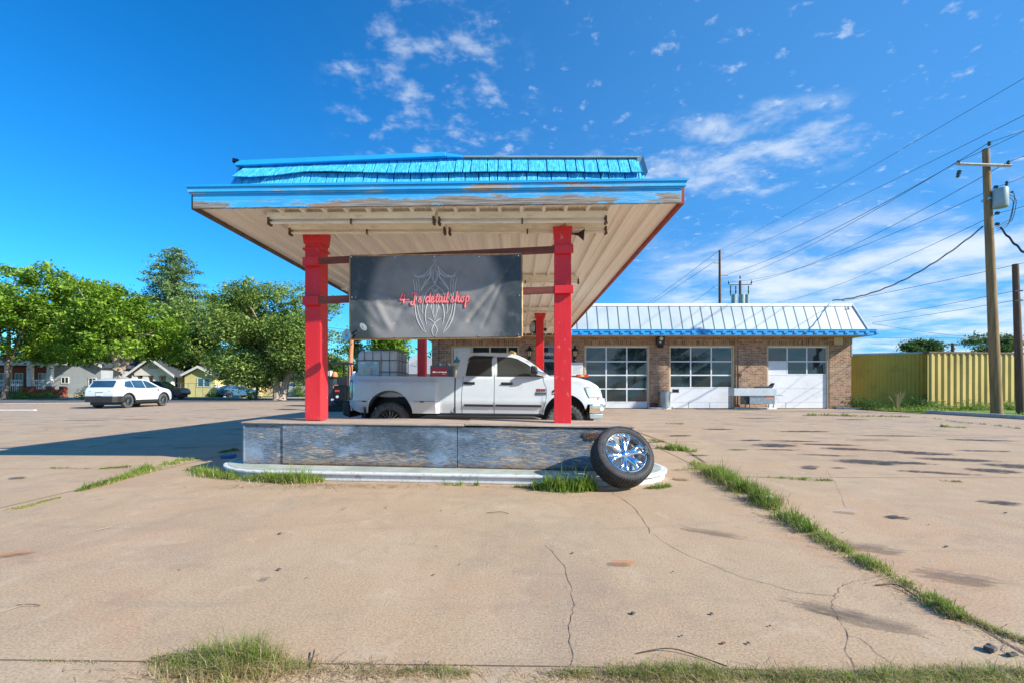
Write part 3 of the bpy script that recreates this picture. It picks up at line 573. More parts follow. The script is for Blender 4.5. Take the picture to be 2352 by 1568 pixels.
def strap(xa, xb_, z0, z1, dz):
    b = MB(OFF); b.hexa([(xa, bd(xa) - .062, z0), (xb_, bd(xb_) - .062, z0 + dz), (xb_, bd(xb_) - .004, z0 + dz), (xa, bd(xa) - .004, z0), (xa, bd(xa) - .062, z1), (xb_, bd(xb_) - .062, z1 + dz), (xb_, bd(xb_) - .004, z1 + dz), (xa, bd(xa) - .004, z1)]); b.build('strap', 'red', can, bevel=0.004)
strap(-3.12, -2.872, 3.05, 3.175, .003); strap(-3.12, -2.872, 2.465, 2.595, .003); strap(0.603, 0.868, 3.14, 3.25, .003); strap(0.603, 0.868, 2.57, 2.685, .003)
# ------------------------------------------------ fluorescent fittings under the ceiling
def fitting(loc, rz, label, L=2.30):
    t = thing('fluorescent_light', label, 'light fixture', loc, rz, 'tube lights under the canopy')
    b = MB(); b.hexa([(-L / 2, -.05, 0), (L / 2, -.05, 0), (L / 2, .05, 0), (-L / 2, .05, 0), (-L / 2, -.065, .085), (L / 2, -.065, .085), (L / 2, .065, .085), (-L / 2, .065, .085)]); b.build('housing', 'cream_enamel', t, bevel=0.006)
    b = MB(); b.tube([(-L / 2 + .03, -.03, -.045), (L / 2 - .03, -.03, -.045)], .021, 10); b.build('tube', 'cream_enamel', t, smooth=True)
    for x in (-L / 2 + .02, L / 2 - .02): b = MB(); b.box((x, -.02, -.03), (.03, .09, .10)); b.tube([(x, .0, .02), (x + .02, -.05, -.08)], .01, 6); b.build('end_clip', 'rust', t)
    b = MB(); b.box((0, -.035, -.04), (.02, .06, .06)); b.build('tube_clip', 'rust', t)
    return t
FROW = [(6.62, 0.0, 'front row'), (7.06, 0.08, 'second row'), (10.4, 0.1, 'row over the parked pickup'), (14.5, 0.15, 'row by the rear columns'), (17.8, 0.2, 'row behind the rear columns')]
for v, dx, nm in FROW:
    for k, side in ((-1, 'left'), (1, 'right')):
        c = cp(0.5, v, SZ - 0.135); fitting((c.x + dx + k * 1.165, c.y - k * .01, c.z), -0.02, f'long cream tube light, {side} one of the {nm} under the canopy')
# ------------------------------------------------ banner
ban = thing('banner', 'grey vinyl banner with white pinstripe emblem and red script lettering between the red columns', 'banner', (0, 0, 0))
BC = [(-2.362, 1.9), (0.125, 1.9)]                       # left and right edges
def bpt(u, v, off=0.0):                                  # u 0..1 across, v 0..1 up; the cloth hangs with folds
    x = -2.362 + u * 2.490; zt = 3.155 + u * (3.118 - 3.155); zb = 1.957 + u * (1.962 - 1.957); z = zb + v * (zt - zb)
    ux, vy = u * 2.49, v * 1.18
    f = 0.0
    e = min(u, 1 - u, v * .5, (1 - v) * .5); k = sstep(0, 0.10, e)
    def fold(x0, y0, x1, y1, wd, amp):
        dx, dy = x1 - x0, y1 - y0; L2 = dx * dx + dy * dy; t = max(0, min(1, ((ux - x0) * dx + (vy - y0) * dy) / L2))
        d = math.hypot(ux - x0 - dx * t, vy - y0 - dy * t); return amp * math.exp(-(d / wd) ** 2)
    f += fold(2.46, 1.16, 1.75, .25, .028, .024) + fold(2.46, 1.16, 1.55, .12, .06, -.015) + fold(2.3, .95, 1.95, .15, .03, .013)
    f += fold(.02, 1.16, .62, .05, .05, -.020) + fold(.02, 1.16, .35, .55, .035, .020) + fold(.02, .60, .45, .10, .045, .014) + fold(.02, .60, .30, .85, .04, .012)
    f += fold(1.245, 1.17, .62, .45, .05, .010) + fold(1.245, 1.17, 1.9, .8, .05, .008) + fold(.3, .72, .9, .55, .035, .014) + fold(.3, .52, .95, .38, .04, .010) + fold(.85, .6, .6, .05, .05, .010)
    f += 0.020 * noise.noise(Vector((ux * 2.0, vy * 3.0, 1.3))) + 0.008 * noise.noise(Vector((ux * 7.0 + vy * 5, vy * 4.0, 5.3))) + 0.035 * math.sin(math.pi * u) * math.sin(math.pi * v)
    sag = -0.012 * math.sin(math.pi * 3 * u) ** 2 * (v > .5) * v
    return Vector((x, bd(x) - 0.115 + f * k * 1.0 - off, z + sag))
b = MB(); NU, NV = 110, 54
b.faces([bpt(i / NU, j / NV) for j in range(NV + 1) for i in range(NU + 1)], [(j * (NU + 1) + i, j * (NU + 1) + i + 1, (j + 1) * (NU + 1) + i + 1, (j + 1) * (NU + 1) + i) for j in range(NV) for i in range(NU)])
b.build('cloth', 'banner', ban, smooth=True)
b = MB()
for (u0, v0, u1, v1) in ((-.006, -.012, 1.006, -.012), (-.006, 1.012, 1.006, 1.012), (-.006, -.02, -.006, 1.02), (1.006, -.02, 1.006, 1.02)):
    p, q = bpt(max(0, min(1, u0)), max(0, min(1, v0))), bpt(max(0, min(1, u1)), max(0, min(1, v1)))
    dx = (-.012 if u0 < 0 and u1 < 0 else .012 if u0 > 1 and u1 > 1 else 0); dz = (-.01 if v0 < 0 and v1 < 0 else .012 if v0 > 1 and v1 > 1 else 0)
    b.tube([p + Vector((dx, .022, dz)), q + Vector((dx, .022, dz))], .015, 4)
b.build('frame', 'frame_wood', ban)
for u, v in ((.005, .99), (.27, .985), (.5, .995), (.76, .985), (.985, .985), (.01, .5), (.99, .5), (.27, .012), (.51, .012), (.76, .012), (.985, .02)):
    b = MB(); b.lathe([(.001, .008), (.010, .006), (.011, 0)], bpt(u, v, .004), (0, -1, 0), 10); b.build('grommet', 'chrome', ban, smooth=True)
def zb_(p): return ((p[0] - 178) / 1950.0, 1 - (p[1] - 148) / 940.0)   # zoomed image pixel of the banner -> cloth coordinates
cnt = [0]
def stroke(b, pts, wd, off, mirror=None):
    P = catmull([(p[0], p[1], 0) for p in pts], 7)
    if len(P) < 2: return
    ws = [wd * (0.35 + 0.65 * min(1.0, 3.2 * min(i, len(P) - 1 - i) / len(P))) for i in range(len(P))]
    for sgn in ((1, -1) if mirror else (1,)):
        cnt[0] += 1; L = []
        for p in P:
            x = mirror + sgn * (p.x - mirror) if mirror else p.x; L.append(bpt(*zb_((x, p.y)), off + cnt[0] * 0.00003))
        b.ribbon(L, ws, (0, -1, 0))
b = MB()
PSW = .72
PS = [([(905, 410), (925, 520), (925, 700), (950, 860), (1000, 970), (1060, 1035)], .019), ([(935, 400), (950, 500), (945, 660), (975, 830), (1020, 940), (1058, 1030)], .015), ([(965, 400), (972, 440), (975, 560), (970, 640), (985, 740), (1017, 810)], .010),
    ([(915, 385), (1000, 378), (1060, 340), (1105, 280)], .015), ([(918, 372), (990, 392), (1060, 372), (1100, 325), (1112, 265)], .012), ([(985, 398), (1050, 380), (1100, 345)], .010), ([(900, 328), (955, 395), (972, 450)], .008), ([(1155, 172), (1143, 205), (1158, 218)], .008),
    ([(1155, 228), (1112, 290), (1098, 380), (1042, 470)], .013), ([(1155, 262), (1126, 340), (1130, 410), (1158, 470), (1192, 505)], .011), ([(1155, 300), (1141, 350), (1145, 420), (1156, 460)], .009), ([(1062, 400), (1042, 450), (1003, 520), (990, 545)], .013),
    ([(1110, 445), (1045, 480), (1005, 530), (998, 570)], .012), ([(1120, 300), (1108, 380), (1060, 450), (1030, 470)], .010), ([(1155, 470), (1062, 560), (1022, 680), (1012, 760), (1024, 820)], .014), ([(1140, 530), (1085, 640), (1052, 780), (1050, 870), (1068, 945)], .020), ([(1120, 620), (1062, 740), (1048, 830), (1062, 930)], .013),
    ([(1155, 530), (1120, 640), (1116, 720), (1130, 800), (1156, 890)], .015), ([(1156, 560), (1136, 700), (1140, 780), (1157, 860)], .012), ([(1080, 868), (1120, 890), (1157, 922)], .018), ([(1142, 905), (1162, 942), (1184, 990), (1182, 1030), (1160, 1075)], .016), ([(1140, 650), (1115, 710), (1100, 765)], .012), ([(1045, 560), (1000, 620), (985, 680)], .010), ([(1100, 505), (1150, 545), (1155, 570)], .008)]
for pts, wd in PS: stroke(b, pts, wd * PSW, .0045, 1156)
b.build('pinstripe_emblem', 'banner_line', ban, fix=False)
GL = {'4': (1.05, [[(.55, 1.75), (.05, .62), (.95, .70)], [(.82, 1.5), (.62, -.05)]]), '-': (.75, [[(.05, .62), (.62, .66)]]),
    'J': (1.15, [[(.30, 1.35), (.45, 1.72), (1.15, 1.72)], [(.90, 1.70), (.78, .7), (.60, -.15), (.28, -.35), (.10, .02), (.42, .28)]]), "'": (.30, [[(.10, 1.75), (.02, 1.35)]]),
    's': (.72, [[(-.05, .12), (.34, .98), (.30, .62), (.50, .30), (.28, .0), (.05, .08)]]), 'd': (.92, [[(.66, .82), (.42, 1.0), (.10, .55), (.20, .02), (.60, .35)], [(.95, 1.85), (.70, .60), (.72, .05), (1.0, .25)]]),
    'e': (.72, [[(.08, .42), (.48, .62), (.50, .92), (.26, .95), (.08, .42), (.28, .02), (.72, .28)]]), 't': (.60, [[(.48, 1.55), (.22, .35), (.36, .02), (.62, .25)], [(.10, 1.02), (.66, 1.06)]]),
    'a': (.86, [[(.62, .85), (.36, 1.0), (.08, .50), (.22, .02), (.58, .50)], [(.70, 1.0), (.58, .35), (.68, .02), (.92, .26)]]), 'i': (.42, [[(.24, .98), (.12, .30), (.26, .02), (.48, .25)], [(.34, 1.36), (.37, 1.46)]]),
    'l': (.42, [[(.46, 1.85), (.14, .50), (.24, .02), (.48, .22)]]), 'h': (.90, [[(.42, 1.85), (.04, .0)], [(.14, .45), (.42, .98), (.62, .85), (.52, .25), (.66, .02), (.92, .24)]]),
    'o': (.80, [[(.38, .98), (.08, .50), (.24, .02), (.56, .35), (.46, .92), (.76, .82)]]), 'p': (.90, [[(.28, 1.0), (-.02, -.95)], [(.14, .40), (.46, 1.0), (.70, .70), (.50, .10), (.16, .10)]]), ' ': (.45, []),
    'O': (1.15, [[(.62, 1.7), (.15, 1.3), (.10, .4), (.45, .0), (.95, .5), (.95, 1.3), (.55, 1.65), (.50, 1.25)]]), 'z': (.8, [[(.05, .95), (.60, .92), (.15, .05), (.55, -.2), (.30, -.8), (.05, -.5)]]),
    'r': (.62, [[(.05, .85), (.20, 1.0), (.12, .02)], [(.15, .55), (.55, 1.0)]]), 'k': (.8, [[(.25, 1.75), (.06, .0)], [(.10, .45), (.62, 1.0)], [(.25, .6), (.70, .0)]])}
def script(txt, x0, x1):
    tot = sum(GL[c][0] for c in txt); sc_ = (x1 - x0) / tot; x = x0; out = []
    for c in txt:
        for st in GL[c][1]: out.append([(x + p[0] * sc_, p[1] * sc_) for p in st])
        x += GL[c][0] * sc_
    return out, sc_
ST, scl = script("4-J's detail shop", 752, 1560)
for nm, m, wd, off in (('lettering_outline', 'letter_red', .035, .008), ('lettering', 'letter_pink', .020, .012)):
    b = MB()
    for st in ST:
        pts = [(x, 690 - y * 1.02 - (x - 750) * 0.01) for x, y in st]; P = catmull([(p[0], p[1], 0) for p in pts], 6); cnt[0] += 1
        b.ribbon([bpt(*zb_((p.x, p.y)), off + cnt[0] * .00003) for p in P], [wd * (1.0 if m == 'letter_red' else 1.0)] * len(P), (0, -1, 0))
    b.build(nm, m, ban, fix=False)
# ------------------------------------------------ kerb island, planter
XL, XR = -4.36, 2.18
isl = thing('concrete_island', 'long low concrete island with white painted kerb and rounded ends under the canopy', 'kerb island', (-1.1, 7.2, 0))
def island(b, inset, z0, z1):
    pts = []; def_y = lambda x: 6.19 - 0.097 * x
    n = 14; wdt = 1.9
    for i in range(n + 1):
        a = math.pi * i / n; pts.append((XR - .95 + math.sin(a) * (.95 - inset), 0.95 - math.cos(a) * (.95 - inset)))
    for i in range(n + 1):
        a = math.pi * i / n; pts.append((XL + .95 - math.sin(a) * (.95 - inset), 0.95 + math.cos(a) * (.95 - inset)))
    P = [(x, def_y(x) + y, z0) for x, y in pts]; b.prism(P, (0, 0, z1 - z0))
b = MB(isl.location); island(b, 0.03, 0.0, 0.085); island(b, 0.0, 0.086, 0.125); b.build('kerb_face', 'kerb_white', isl, bevel=0.014)
b = MB(isl.location); island(b, 0.07, 0.1, 0.131); b.build('kerb_top', 'kerb_top', isl, bevel=0.004)
pl = thing('wooden_planter', 'long weathered planter box clad in flaking blue plywood below the banner', 'planter', (-1.1, 7.2, 0)); PO = pl.location
def pf(x): return 6.59 - 0.106 * x if False else 7.08 + (x + 3.93) * (6.42 - 7.08) / 5.53
def pbox(b, x0, x1, dy0, dy1, z0a, z0b, z1a, z1b, bow=0.0):
    b.hexa([(x0, pf(x0) + dy0, z0a), (x1, pf(x1) + dy0, z0b), (x1, pf(x1) + dy1, z0b), (x0, pf(x0) + dy1, z0a), (x0, pf(x0) + dy0, z1a), (x1, pf(x1) + dy0, z1b), (x1, pf(x1) + dy1, z1b), (x0, pf(x0) + dy1, z1a)])
def zt(x): return 0.747 + (x + 3.93) * (0.727 - 0.747) / 5.53
for x0, x1, dz, dy in ((-3.915, -3.335, 0, 0.012), (-3.325, -0.765, .0, -0.004), (-0.755, 1.575, -.006, 0.0)):
    b = MB(PO); pbox(b, x0, x1, dy, dy + .02, .133, .133, zt(x0) - .025 + dz, zt(x1) - .025 + dz); b.build('side_panel', 'planter', pl, bevel=0.003)
b = MB(PO); pbox(b, -3.90, 1.56, .04, 1.02, .133, .133, zt(-3.9) - .04, zt(1.56) - .04); b.build('box_frame', 'dark_edge', pl)
b = MB(PO); b.hexa([(1.577, pf(1.577) - .004, .133), (1.60, pf(1.6) - .004, .133), (1.70, pf(1.6) + 1.03, .133), (1.677, pf(1.6) + 1.03, .133), (1.577, pf(1.577) - .004, zt(1.6) - .026), (1.60, pf(1.6) - .004, zt(1.6) - .026), (1.70, pf(1.6) + 1.03, zt(1.6) - .026), (1.677, pf(1.6) + 1.03, zt(1.6) - .026)]); b.build('end_panel', 'blue_dark', pl)
b = MB(PO); b.hexa([(-3.94, pf(-3.94) + .0, .133), (-3.917, pf(-3.9) + .0, .133), (-3.83, pf(-3.9) + 1.03, .133), (-3.853, pf(-3.9) + 1.03, .133), (-3.94, pf(-3.94), zt(-3.9) - .026), (-3.917, pf(-3.9), zt(-3.9) - .026), (-3.83, pf(-3.9) + 1.03, zt(-3.9) - .026), (-3.853, pf(-3.9) + 1.03, zt(-3.9) - .026)]); b.build('end_panel', 'planter', pl)
for x0, x1, dz in ((-3.96, -0.66, 0), (-0.655, 1.62, .012)):
    b = MB(PO); pbox(b, x0, x1, -.02, 1.05, zt(x0) - .022 + dz, zt(x1) - .022 + dz * .2, zt(x0) + dz, zt(x1) + dz * .2); b.build('top_board', 'planter_top', pl, bevel=0.004)
for x0, x1, z, dy in ((.95, 1.28, .62, -.012), (1.0, 1.2, .585, -.018), (-3.3, -0.9, .137, -.012), (-0.7, 1.2, .135, -.01)):
    b = MB(PO); rr = random.Random(int(x0 * 100)); pts = []; k = 26
    for i in range(k + 1): x = x0 + (x1 - x0) * i / k; pts.append((x, pf(x) + dy, z - rr.uniform(0.0, .018 if z < .3 else .04)))
    for i in range(k, -1, -1): x = x0 + (x1 - x0) * i / k; pts.append((x, pf(x) + dy, z + rr.uniform(0.004, .018 if z < .3 else .03)))
    b.prism(pts, (0, .008, 0)); b.build('rotten_splinter', 'rust', pl, fix=True)
# flood lights
def floodcone(b, c, d, r0, r1, L):
    b.lathe([(r0, 0), (r0 * 1.05, L * .3), (r1, L), (r1 * .9, L), (.01, L * .9)], c, d, 20)
fl = thing('twin_floodlight', 'pair of grey bell floodlights on an elbow arm at the lower left banner corner', 'floodlight', at(808, 770, 6.95)); o_ = fl.location
b = MB(); b.tube([(-.01, .06, -.02), (0, 0, .02), (.05, -.03, .05), (.10, -.05, .07)], .013, 8); b.tube([(.02, .05, 0), (.03, -.03, -.03)], .02, 8); b.build('arm', 'black_metal', fl, smooth=True)
b = MB(); floodcone(b, (.10, -.03, .06), Vector((.75, -.45, .42)), .025, .062, .12); b.build('lamp_head', 'grey_plastic', fl, smooth=True)
b = MB(); floodcone(b, (.00, -.03, -.01), Vector((-.35, -.93, -.02)), .03, .078, .10); b.build('lamp_head', 'steel', fl, smooth=True)
f2 = thing('floodlight', 'rusty black cone floodlight by the top of the right front column', 'floodlight', at(1318, 538, 6.98))
b = MB(); floodcone(b, (.02, 0, 0), Vector((.97, -.15, -.12)), .018, .085, .13); b.build('lamp_head', 'plastic', f2, smooth=True)
b = MB(); b.tube([(-.06, .02, .02), (0, 0, 0), (.03, 0, 0)], .014, 8); b.tube([(-.04, 0, .02), (-.05, 0, -.08), (-.03, 0, -.16)], .005, 5); b.build('bracket', 'rust', f2, smooth=True)
f3 = thing('floodlight', 'small white spotlight fixed to the left canopy edge behind the banner', 'floodlight', at(798, 668, 11.5))
b = MB(); floodcone(b, (0, 0, 0), Vector((-.5, -.6, .5)), .03, .075, .12); b.build('lamp_head', 'sign_white', f3, smooth=True)
b = MB(); b.tube([(0, 0, 0), (.10, .0, -.18), (.12, 0, -.34)], .018, 6); b.build('arm', 'frame_wood', f3)
f4 = thing('floodlight', 'small white spotlight high on the right canopy edge', 'floodlight', at(1312, 712, 15.5))
b = MB(); floodcone(b, (0, 0, 0), Vector((.9, -.4, .1)), .02, .06, .2); b.build('lamp_head', 'sign_white', f4, smooth=True)
# ================================================================ GARAGE BUILDING
gar = thing('brick_garage', 'low tan brick garage with white standing seam mansard, blue fretwork eave and three bay doors', 'building', (7, 27, 0)); GO = gar.location
YW, XG0, XG1 = 26.9, -4.46, 18.87
OPN = [(-3.40, 0.42, 3.48), (1.50, 2.95, 3.50), (4.02, 7.66, 3.52), (8.74, 12.38, 3.52), (14.19, 17.66, 3.52)]
b = MB(GO); x = XG0
for x0, x1, zt_ in OPN: b.box2((x, YW, 0), (x0, YW + .3, 3.85)); x = x1
b.box2((x, YW, 0), (XG1, YW + .3, 3.85)); b.box2((XG0, YW, 3.852), (XG1, YW + .3, 4.15))
b.box2((XG0, YW + .302, 0), (XG0 + .3, 39, 4.15)); b.box2((XG1 - .3, YW + .302, 0), (XG1, 39, 4.15)); b.box2((XG0, 39.01, 0), (XG1, 39.3, 4.15))
b.build('wall', 'brick', gar)
for x0, x1, zt_ in OPN:
    b = MB(GO); b.box2((x0 + .002, YW - .012, zt_), (x1 - .002, YW + .28, 3.848)); b.build('soldier_course', 'soldier', gar)
for x0, x1 in ((7.662, 8.738), (12.382, 14.188)):
    b = MB(GO); b.box2((x0 + .06, YW - .035, .1), (x1 - .06, YW - .001, 2.75)); b.build('pilaster', 'brick', gar)
b = MB(GO); b.box2((XG0 + .3, YW + 2.8, 0.02), (XG1 - .3, YW + 2.9, 4.0)); b.build('interior', 'dark_panel', gar)
b = MB(GO); b.box2((XG0 - .5, 25.84, 3.965), (XG1 + .54, 39.6, 4.0)); b.build('eave_soffit', 'siding_tan', gar)
b = MB(GO); b.box2((XG0 - .55, 25.80, 3.955), (XG1 + .58, 25.838, 4.235)); b.box2((XG1 + .542, 25.839, 3.955), (XG1 + .58, 39.6, 4.235)); b.box2((XG0 - .55, 25.839, 3.955), (XG0 - .512, 39.6, 4.235)); b.build('fascia', 'blue_trim', gar, bevel=.006)
b = MB(GO); x = XG0 - .4
while x < XG1 + .35:
    b.box2((x, 25.77, 4.125), (x + .30, 25.799, 4.17)); b.box2((x + .262, 25.77, 4.055), (x + .30, 25.799, 4.124)); b.box2((x + .262, 25.77, 4.01), (x + .42, 25.799, 4.054)); x += .545
b.build('fretwork', 'blue_dark', gar)
b = MB(GO); b.box2((XG0 - .57, 25.78, 4.237), (XG1 + .60, 25.90, 4.262)); b.build('eave_cap', 'blue_trim', gar)
YB, YT, ZB, ZT = 25.92, 26.55, 4.262, 5.72
XBR, XTR = XG1 + .20, XG1 - .22
b = MB(GO); b.hexa([(XG0 - .3, YB, ZB), (XBR, YB, ZB), (XBR, 39.2, ZB), (XG0 - .3, 39.2, ZB), (XG0 + .1, YT, ZT), (XTR, YT, ZT), (XTR, 38.6, ZT), (XG0 + .1, 38.6, ZT)]); b.build('mansard_roof', 'metal_roof', gar)
b = MB(GO); x = XG0; s_ = (YT - YB) / (ZT - ZB)
while x < XTR - .05:
    b.hexa([(x, YB - .012, ZB), (x + .045, YB - .012, ZB), (x + .045, YB + .02, ZB), (x, YB + .02, ZB), (x, YT - .066, ZT - .12), (x + .045, YT - .066, ZT - .12), (x + .045, YT - .03, ZT - .12), (x, YT - .03, ZT - .12)]); x += .567
b.build('roof_seams', 'seam', gar)
b = MB(GO); b.hexa([(XG0, YT - .09, ZT - .12), (XTR + .06, YT - .09, ZT - .12), (XTR + .06, YT + .1, ZT - .12), (XG0, YT + .1, ZT - .12), (XG0, YT - .06, ZT + .03), (XTR + .03, YT - .06, ZT + .03), (XTR + .03, YT + .12, ZT + .03), (XG0, YT + .12, ZT + .03)])
b.tube([(XTR, YT - .04, ZT), (XBR, YB - .03, ZB)], .035, 6); b.build('ridge_cap', 'sign_white', gar, bevel=.01)
b = MB(GO); b.tube([(XTR - .25, YT - .1, ZT - .14), (XTR - .22, YT - .14, ZT - .30), (XTR - .45, YT - .15, ZT - .28)], .02, 6); b.build('bent_flashing', 'grey_metal', gar)
def glazed(name, x0, x1, cols, rows, zlist, zt_, skip=(), panels=None, parent=gar, y=YW + .14, label=None):
    """sectional overhead door: white rails, glass panes, solid panels"""
    b = MB(GO); W = x1 - x0
    for z in zlist: b.box2((x0 + .09, y - .02, z - .035), (x1 - .09, y + .03, z + .035))
    d = b.build(name, 'white_paint', parent, bevel=.004)
    if label: d['label'] = label
    b = MB(GO); top, bot = zlist[0], zlist[-1]
    for i in range(len(zlist) - 1):
        for c in range(cols + 1):
            if (i >= rows): continue
            x = x0 + .09 + (W - .18) * c / cols; b.box2((max(x - .035, x0 + .09), y - .018, zlist[i + 1] + .036), (min(x + .035, x1 - .09), y + .028, zlist[i] - .036))
    b.build('mullion', 'white_paint', d)
    for i in range(rows):
        for c in range(cols):
            xa, xb_ = x0 + .09 + (W - .18) * c / cols + .036, x0 + .09 + (W - .18) * (c + 1) / cols - .036
            b = MB(GO)
            if (i, c) in skip: b.box2((xa, y - .01, zlist[i + 1] + .036), (xb_, y + .01, zlist[i] - .036)); b.build('panel', 'white_paint', d)
            else:
                t = 0.004 * math.sin(i * 3.1 + c * 1.7 + x0)
                b.hexa([(xa, y + t, zlist[i + 1] + .036), (xb_, y - t, zlist[i + 1] + .036), (xb_, y - t + .006, zlist[i + 1] + .036), (xa, y + t + .006, zlist[i + 1] + .036), (xa, y - t, zlist[i] - .036), (xb_, y + t, zlist[i] - .036), (xb_, y + t + .006, zlist[i] - .036), (xa, y - t + .006, zlist[i] - .036)]); b.build('pane', 'glass', d)
    for j, (z0, z1) in enumerate(panels or []):
        b = MB(GO); b.box2((x0 + .09, y - .012, z0), (x1 - .09, y + .02, z1)); b.build('panel', 'white_paint', d, bevel=.005)
    b = MB(GO)
    for xa, xb_ in ((x0 + .001, x0 + .085), (x1 - .085, x1 - .001)): b.box2((xa, YW + .03, 0.0), (xb_, YW + .25, zt_ - .003))
    b.box2((x0 + .086, YW + .03, zt_ - .07), (x1 - .086, YW + .25, zt_ - .003)); b.build('frame', 'siding_tan', d)
    return d
d1 = glazed('garage_door', *OPN[2][:2], 3, 4, [3.42, 2.62, 1.86, 1.10, .36], 3.52, panels=[(.03, .318)], label='garage door glazed in four rows down to a short bottom panel')
b = MB(GO)                                              # newspaper taped inside two left panes
for z0, z1 in ((1.15, 1.80), (.42, 1.05)): b.box2((4.16, YW + .165, z0), (5.20, YW + .17, z1))
b.build('taped_paper', stain_mat('torn_paper', (0.50, 0.52, 0.52), 0.36, (3, 3, 3), 0.9), d1)
d2 = glazed('garage_door', *OPN[3][:2], 3, 3, [3.42, 2.62, 1.86, 1.17], 3.52, panels=[(.36, 1.134), (.03, .352)], label='garage door with three rows of glass over a white panel with a mail slot')
b = MB(GO); b.box2((8.98, YW + .105, .93), (9.32, YW + .127, 1.06)); b.build('mail_slot', 'black_metal', d2)
b = MB(GO); b.box2((8.955, YW + .112, .905), (9.345, YW + .1275, .93)); b.box2((8.955, YW + .112, 1.06), (9.345, YW + .1275, 1.085)); b.build('slot_trim', 'rust', d2)
b = MB(GO)
for x in (9.87, 11.05): b.box2((x, YW + .12, .04), (x + .015, YW + .1275, .345))
b.build('panel_joint', 'seam', d2)
d3 = glazed('garage_door', *OPN[4][:2], 3, 2, [3.42, 2.62, 1.90], 3.52, skip=((1, 0),), panels=[(1.12, 1.864), (.36, 1.112), (.03, .352)], label='garage door of plain white panels with five small panes at the top')
b = MB(GO); b.box2((15.3, YW + .12, .04), (15.315, YW + .1275, .345)); b.build('panel_joint', 'seam', d3)
# shop window and shop door
b = MB(GO); x0, x1 = -3.40, 0.42
for xa, xb_ in ((x0, x0 + .12), (-2.30, -2.18), (-1.28, -1.18), (-.30, -.20), (x1 - .12, x1 - .001)): b.box2((xa + .001, YW + .08, 0.3), (xb_, YW + .2, 3.40))
for z0, z1 in ((3.401, 3.479), (.2, .299), (2.42, 2.56)): b.box2((x0 + .001, YW + .082, z0), (x1 - .001, YW + .198, z1))
wnd = b.build('shop_window', 'siding_tan', gar)
for xa, xb_ in ((-3.28, -2.30), (-2.18, -1.28), (-1.18, -.30), (-.20, .299)):
    b = MB(GO); b.box2((xa, YW + .13, 2.56), (xb_, YW + .14, 3.40)); b.build('pane', 'glass', wnd)
    b = MB(GO); b.box2((xa, YW + .13, .30), (xb_, YW + .145, 2.419)); b.build('panel', 'siding_tan' if xa < -3 else 'glass', wnd)
rr = random.Random(2); b = MB(GO); pts = [(-3.27, YW + .12, 3.38), (-2.31, YW + .12, 3.39)]
for i in range(12): pts.append((-2.32 - i * .084, YW + .12, 2.72 + rr.uniform(-.06, .09) + (.2 if i == 9 else 0)))
b.prism(pts, (0, .006, 0)); b.build('torn_paper', 'paper', wnd)
b = MB(GO); x0, x1 = 1.50, 2.95
for xa, xb_ in ((x0 + .001, x0 + .08), (x1 - .08, x1 - .001)): b.box2((xa, YW + .08, 0.02), (xb_, YW + .2, 3.499))
for z0, z1 in ((3.40, 3.499), (2.60, 2.76), (.02, .22)): b.box2((x0 + .081, YW + .082, z0), (x1 - .081, YW + .198, z1))
dr = b.build('shop_door', 'grey_metal', gar); 
b = MB(GO); b.box2((x0 + .08, YW + .13, 2.76), (x1 - .08, YW + .14, 3.40)); b.build('transom_pane', 'glass', dr)
b = MB(GO); b.box2((x0 + .08, YW + .13, .22), (x1 - .08, YW + .14, 2.60)); b.build('pane', 'glass', dr)
text('open_lettering', 'OPEN', .20, 'letter_cream', dr, Vector((2.05, YW + .118, 3.03)) - GO, bold=.008)
b = MB(GO); b.box2((XG1 - .95, YW - .03, 3.55), (XG1 - .48, YW - .001, 3.94)); b.build('patch_board', 'siding_tan', gar, bevel=.004)
b = MB(GO); b.box2((XG1 + .002, YW - .02, 2.9), (XG1 + .05, YW + .05, 3.95)); b.build('corner_trim', 'grey_metal', gar)
b = MB(GO); b.tube([(XG0 + .4, YW - .02, 3.9), (XG0 + .4, YW - .02, .2)], .012, 5); b.tube([(3.86, YW - .03, .1), (3.86, YW - .03, 2.6)], .014, 5); b.tube([(12.55, YW - .05, .1), (12.55, YW - .05, 3.4)], .014, 5); b.build('conduit', 'rust', gar)
b = MB(GO); b.box2((12.62, YW - .09, 1.83), (12.74, YW - .036, 1.95)); b.tube([(12.68, YW - .08, 1.83), (12.68, YW - .08, .9)], .01, 5); b.build('outlet_box', 'rust', gar)
b = MB(GO); b.box2((7.70, YW - .06, .1), (8.1, YW - .036, .34)); b.build('red_paint_mark', 'maroon_panel', gar)
# pier kerb pads
def pad(x0, x1, label):
    b = MB((0, 0, 0)); P = []
    for i in range(13):
        a = math.pi * i / 12; P.append(((x0 + x1) / 2 - math.cos(a) * (x1 - x0) / 2, YW - .02 - math.sin(a) * .62, 0.0))
    b.prism([(x1, YW - .04, 0), (x0, YW - .04, 0)] + P, (0, 0, .10)); o = b.build('kerb_pad', 'kerb_white', None, bevel=.02); tag(o, label, 'kerb', 'white kerb pads at the garage piers'); return o
pad(7.55, 8.95, 'white half round kerb pad under the grey trash can'); pad(12.35, 14.65, 'white half round kerb pad under the wash trough'); pad(18.0, 19.6, 'white kerb pad at the right corner of the garage')
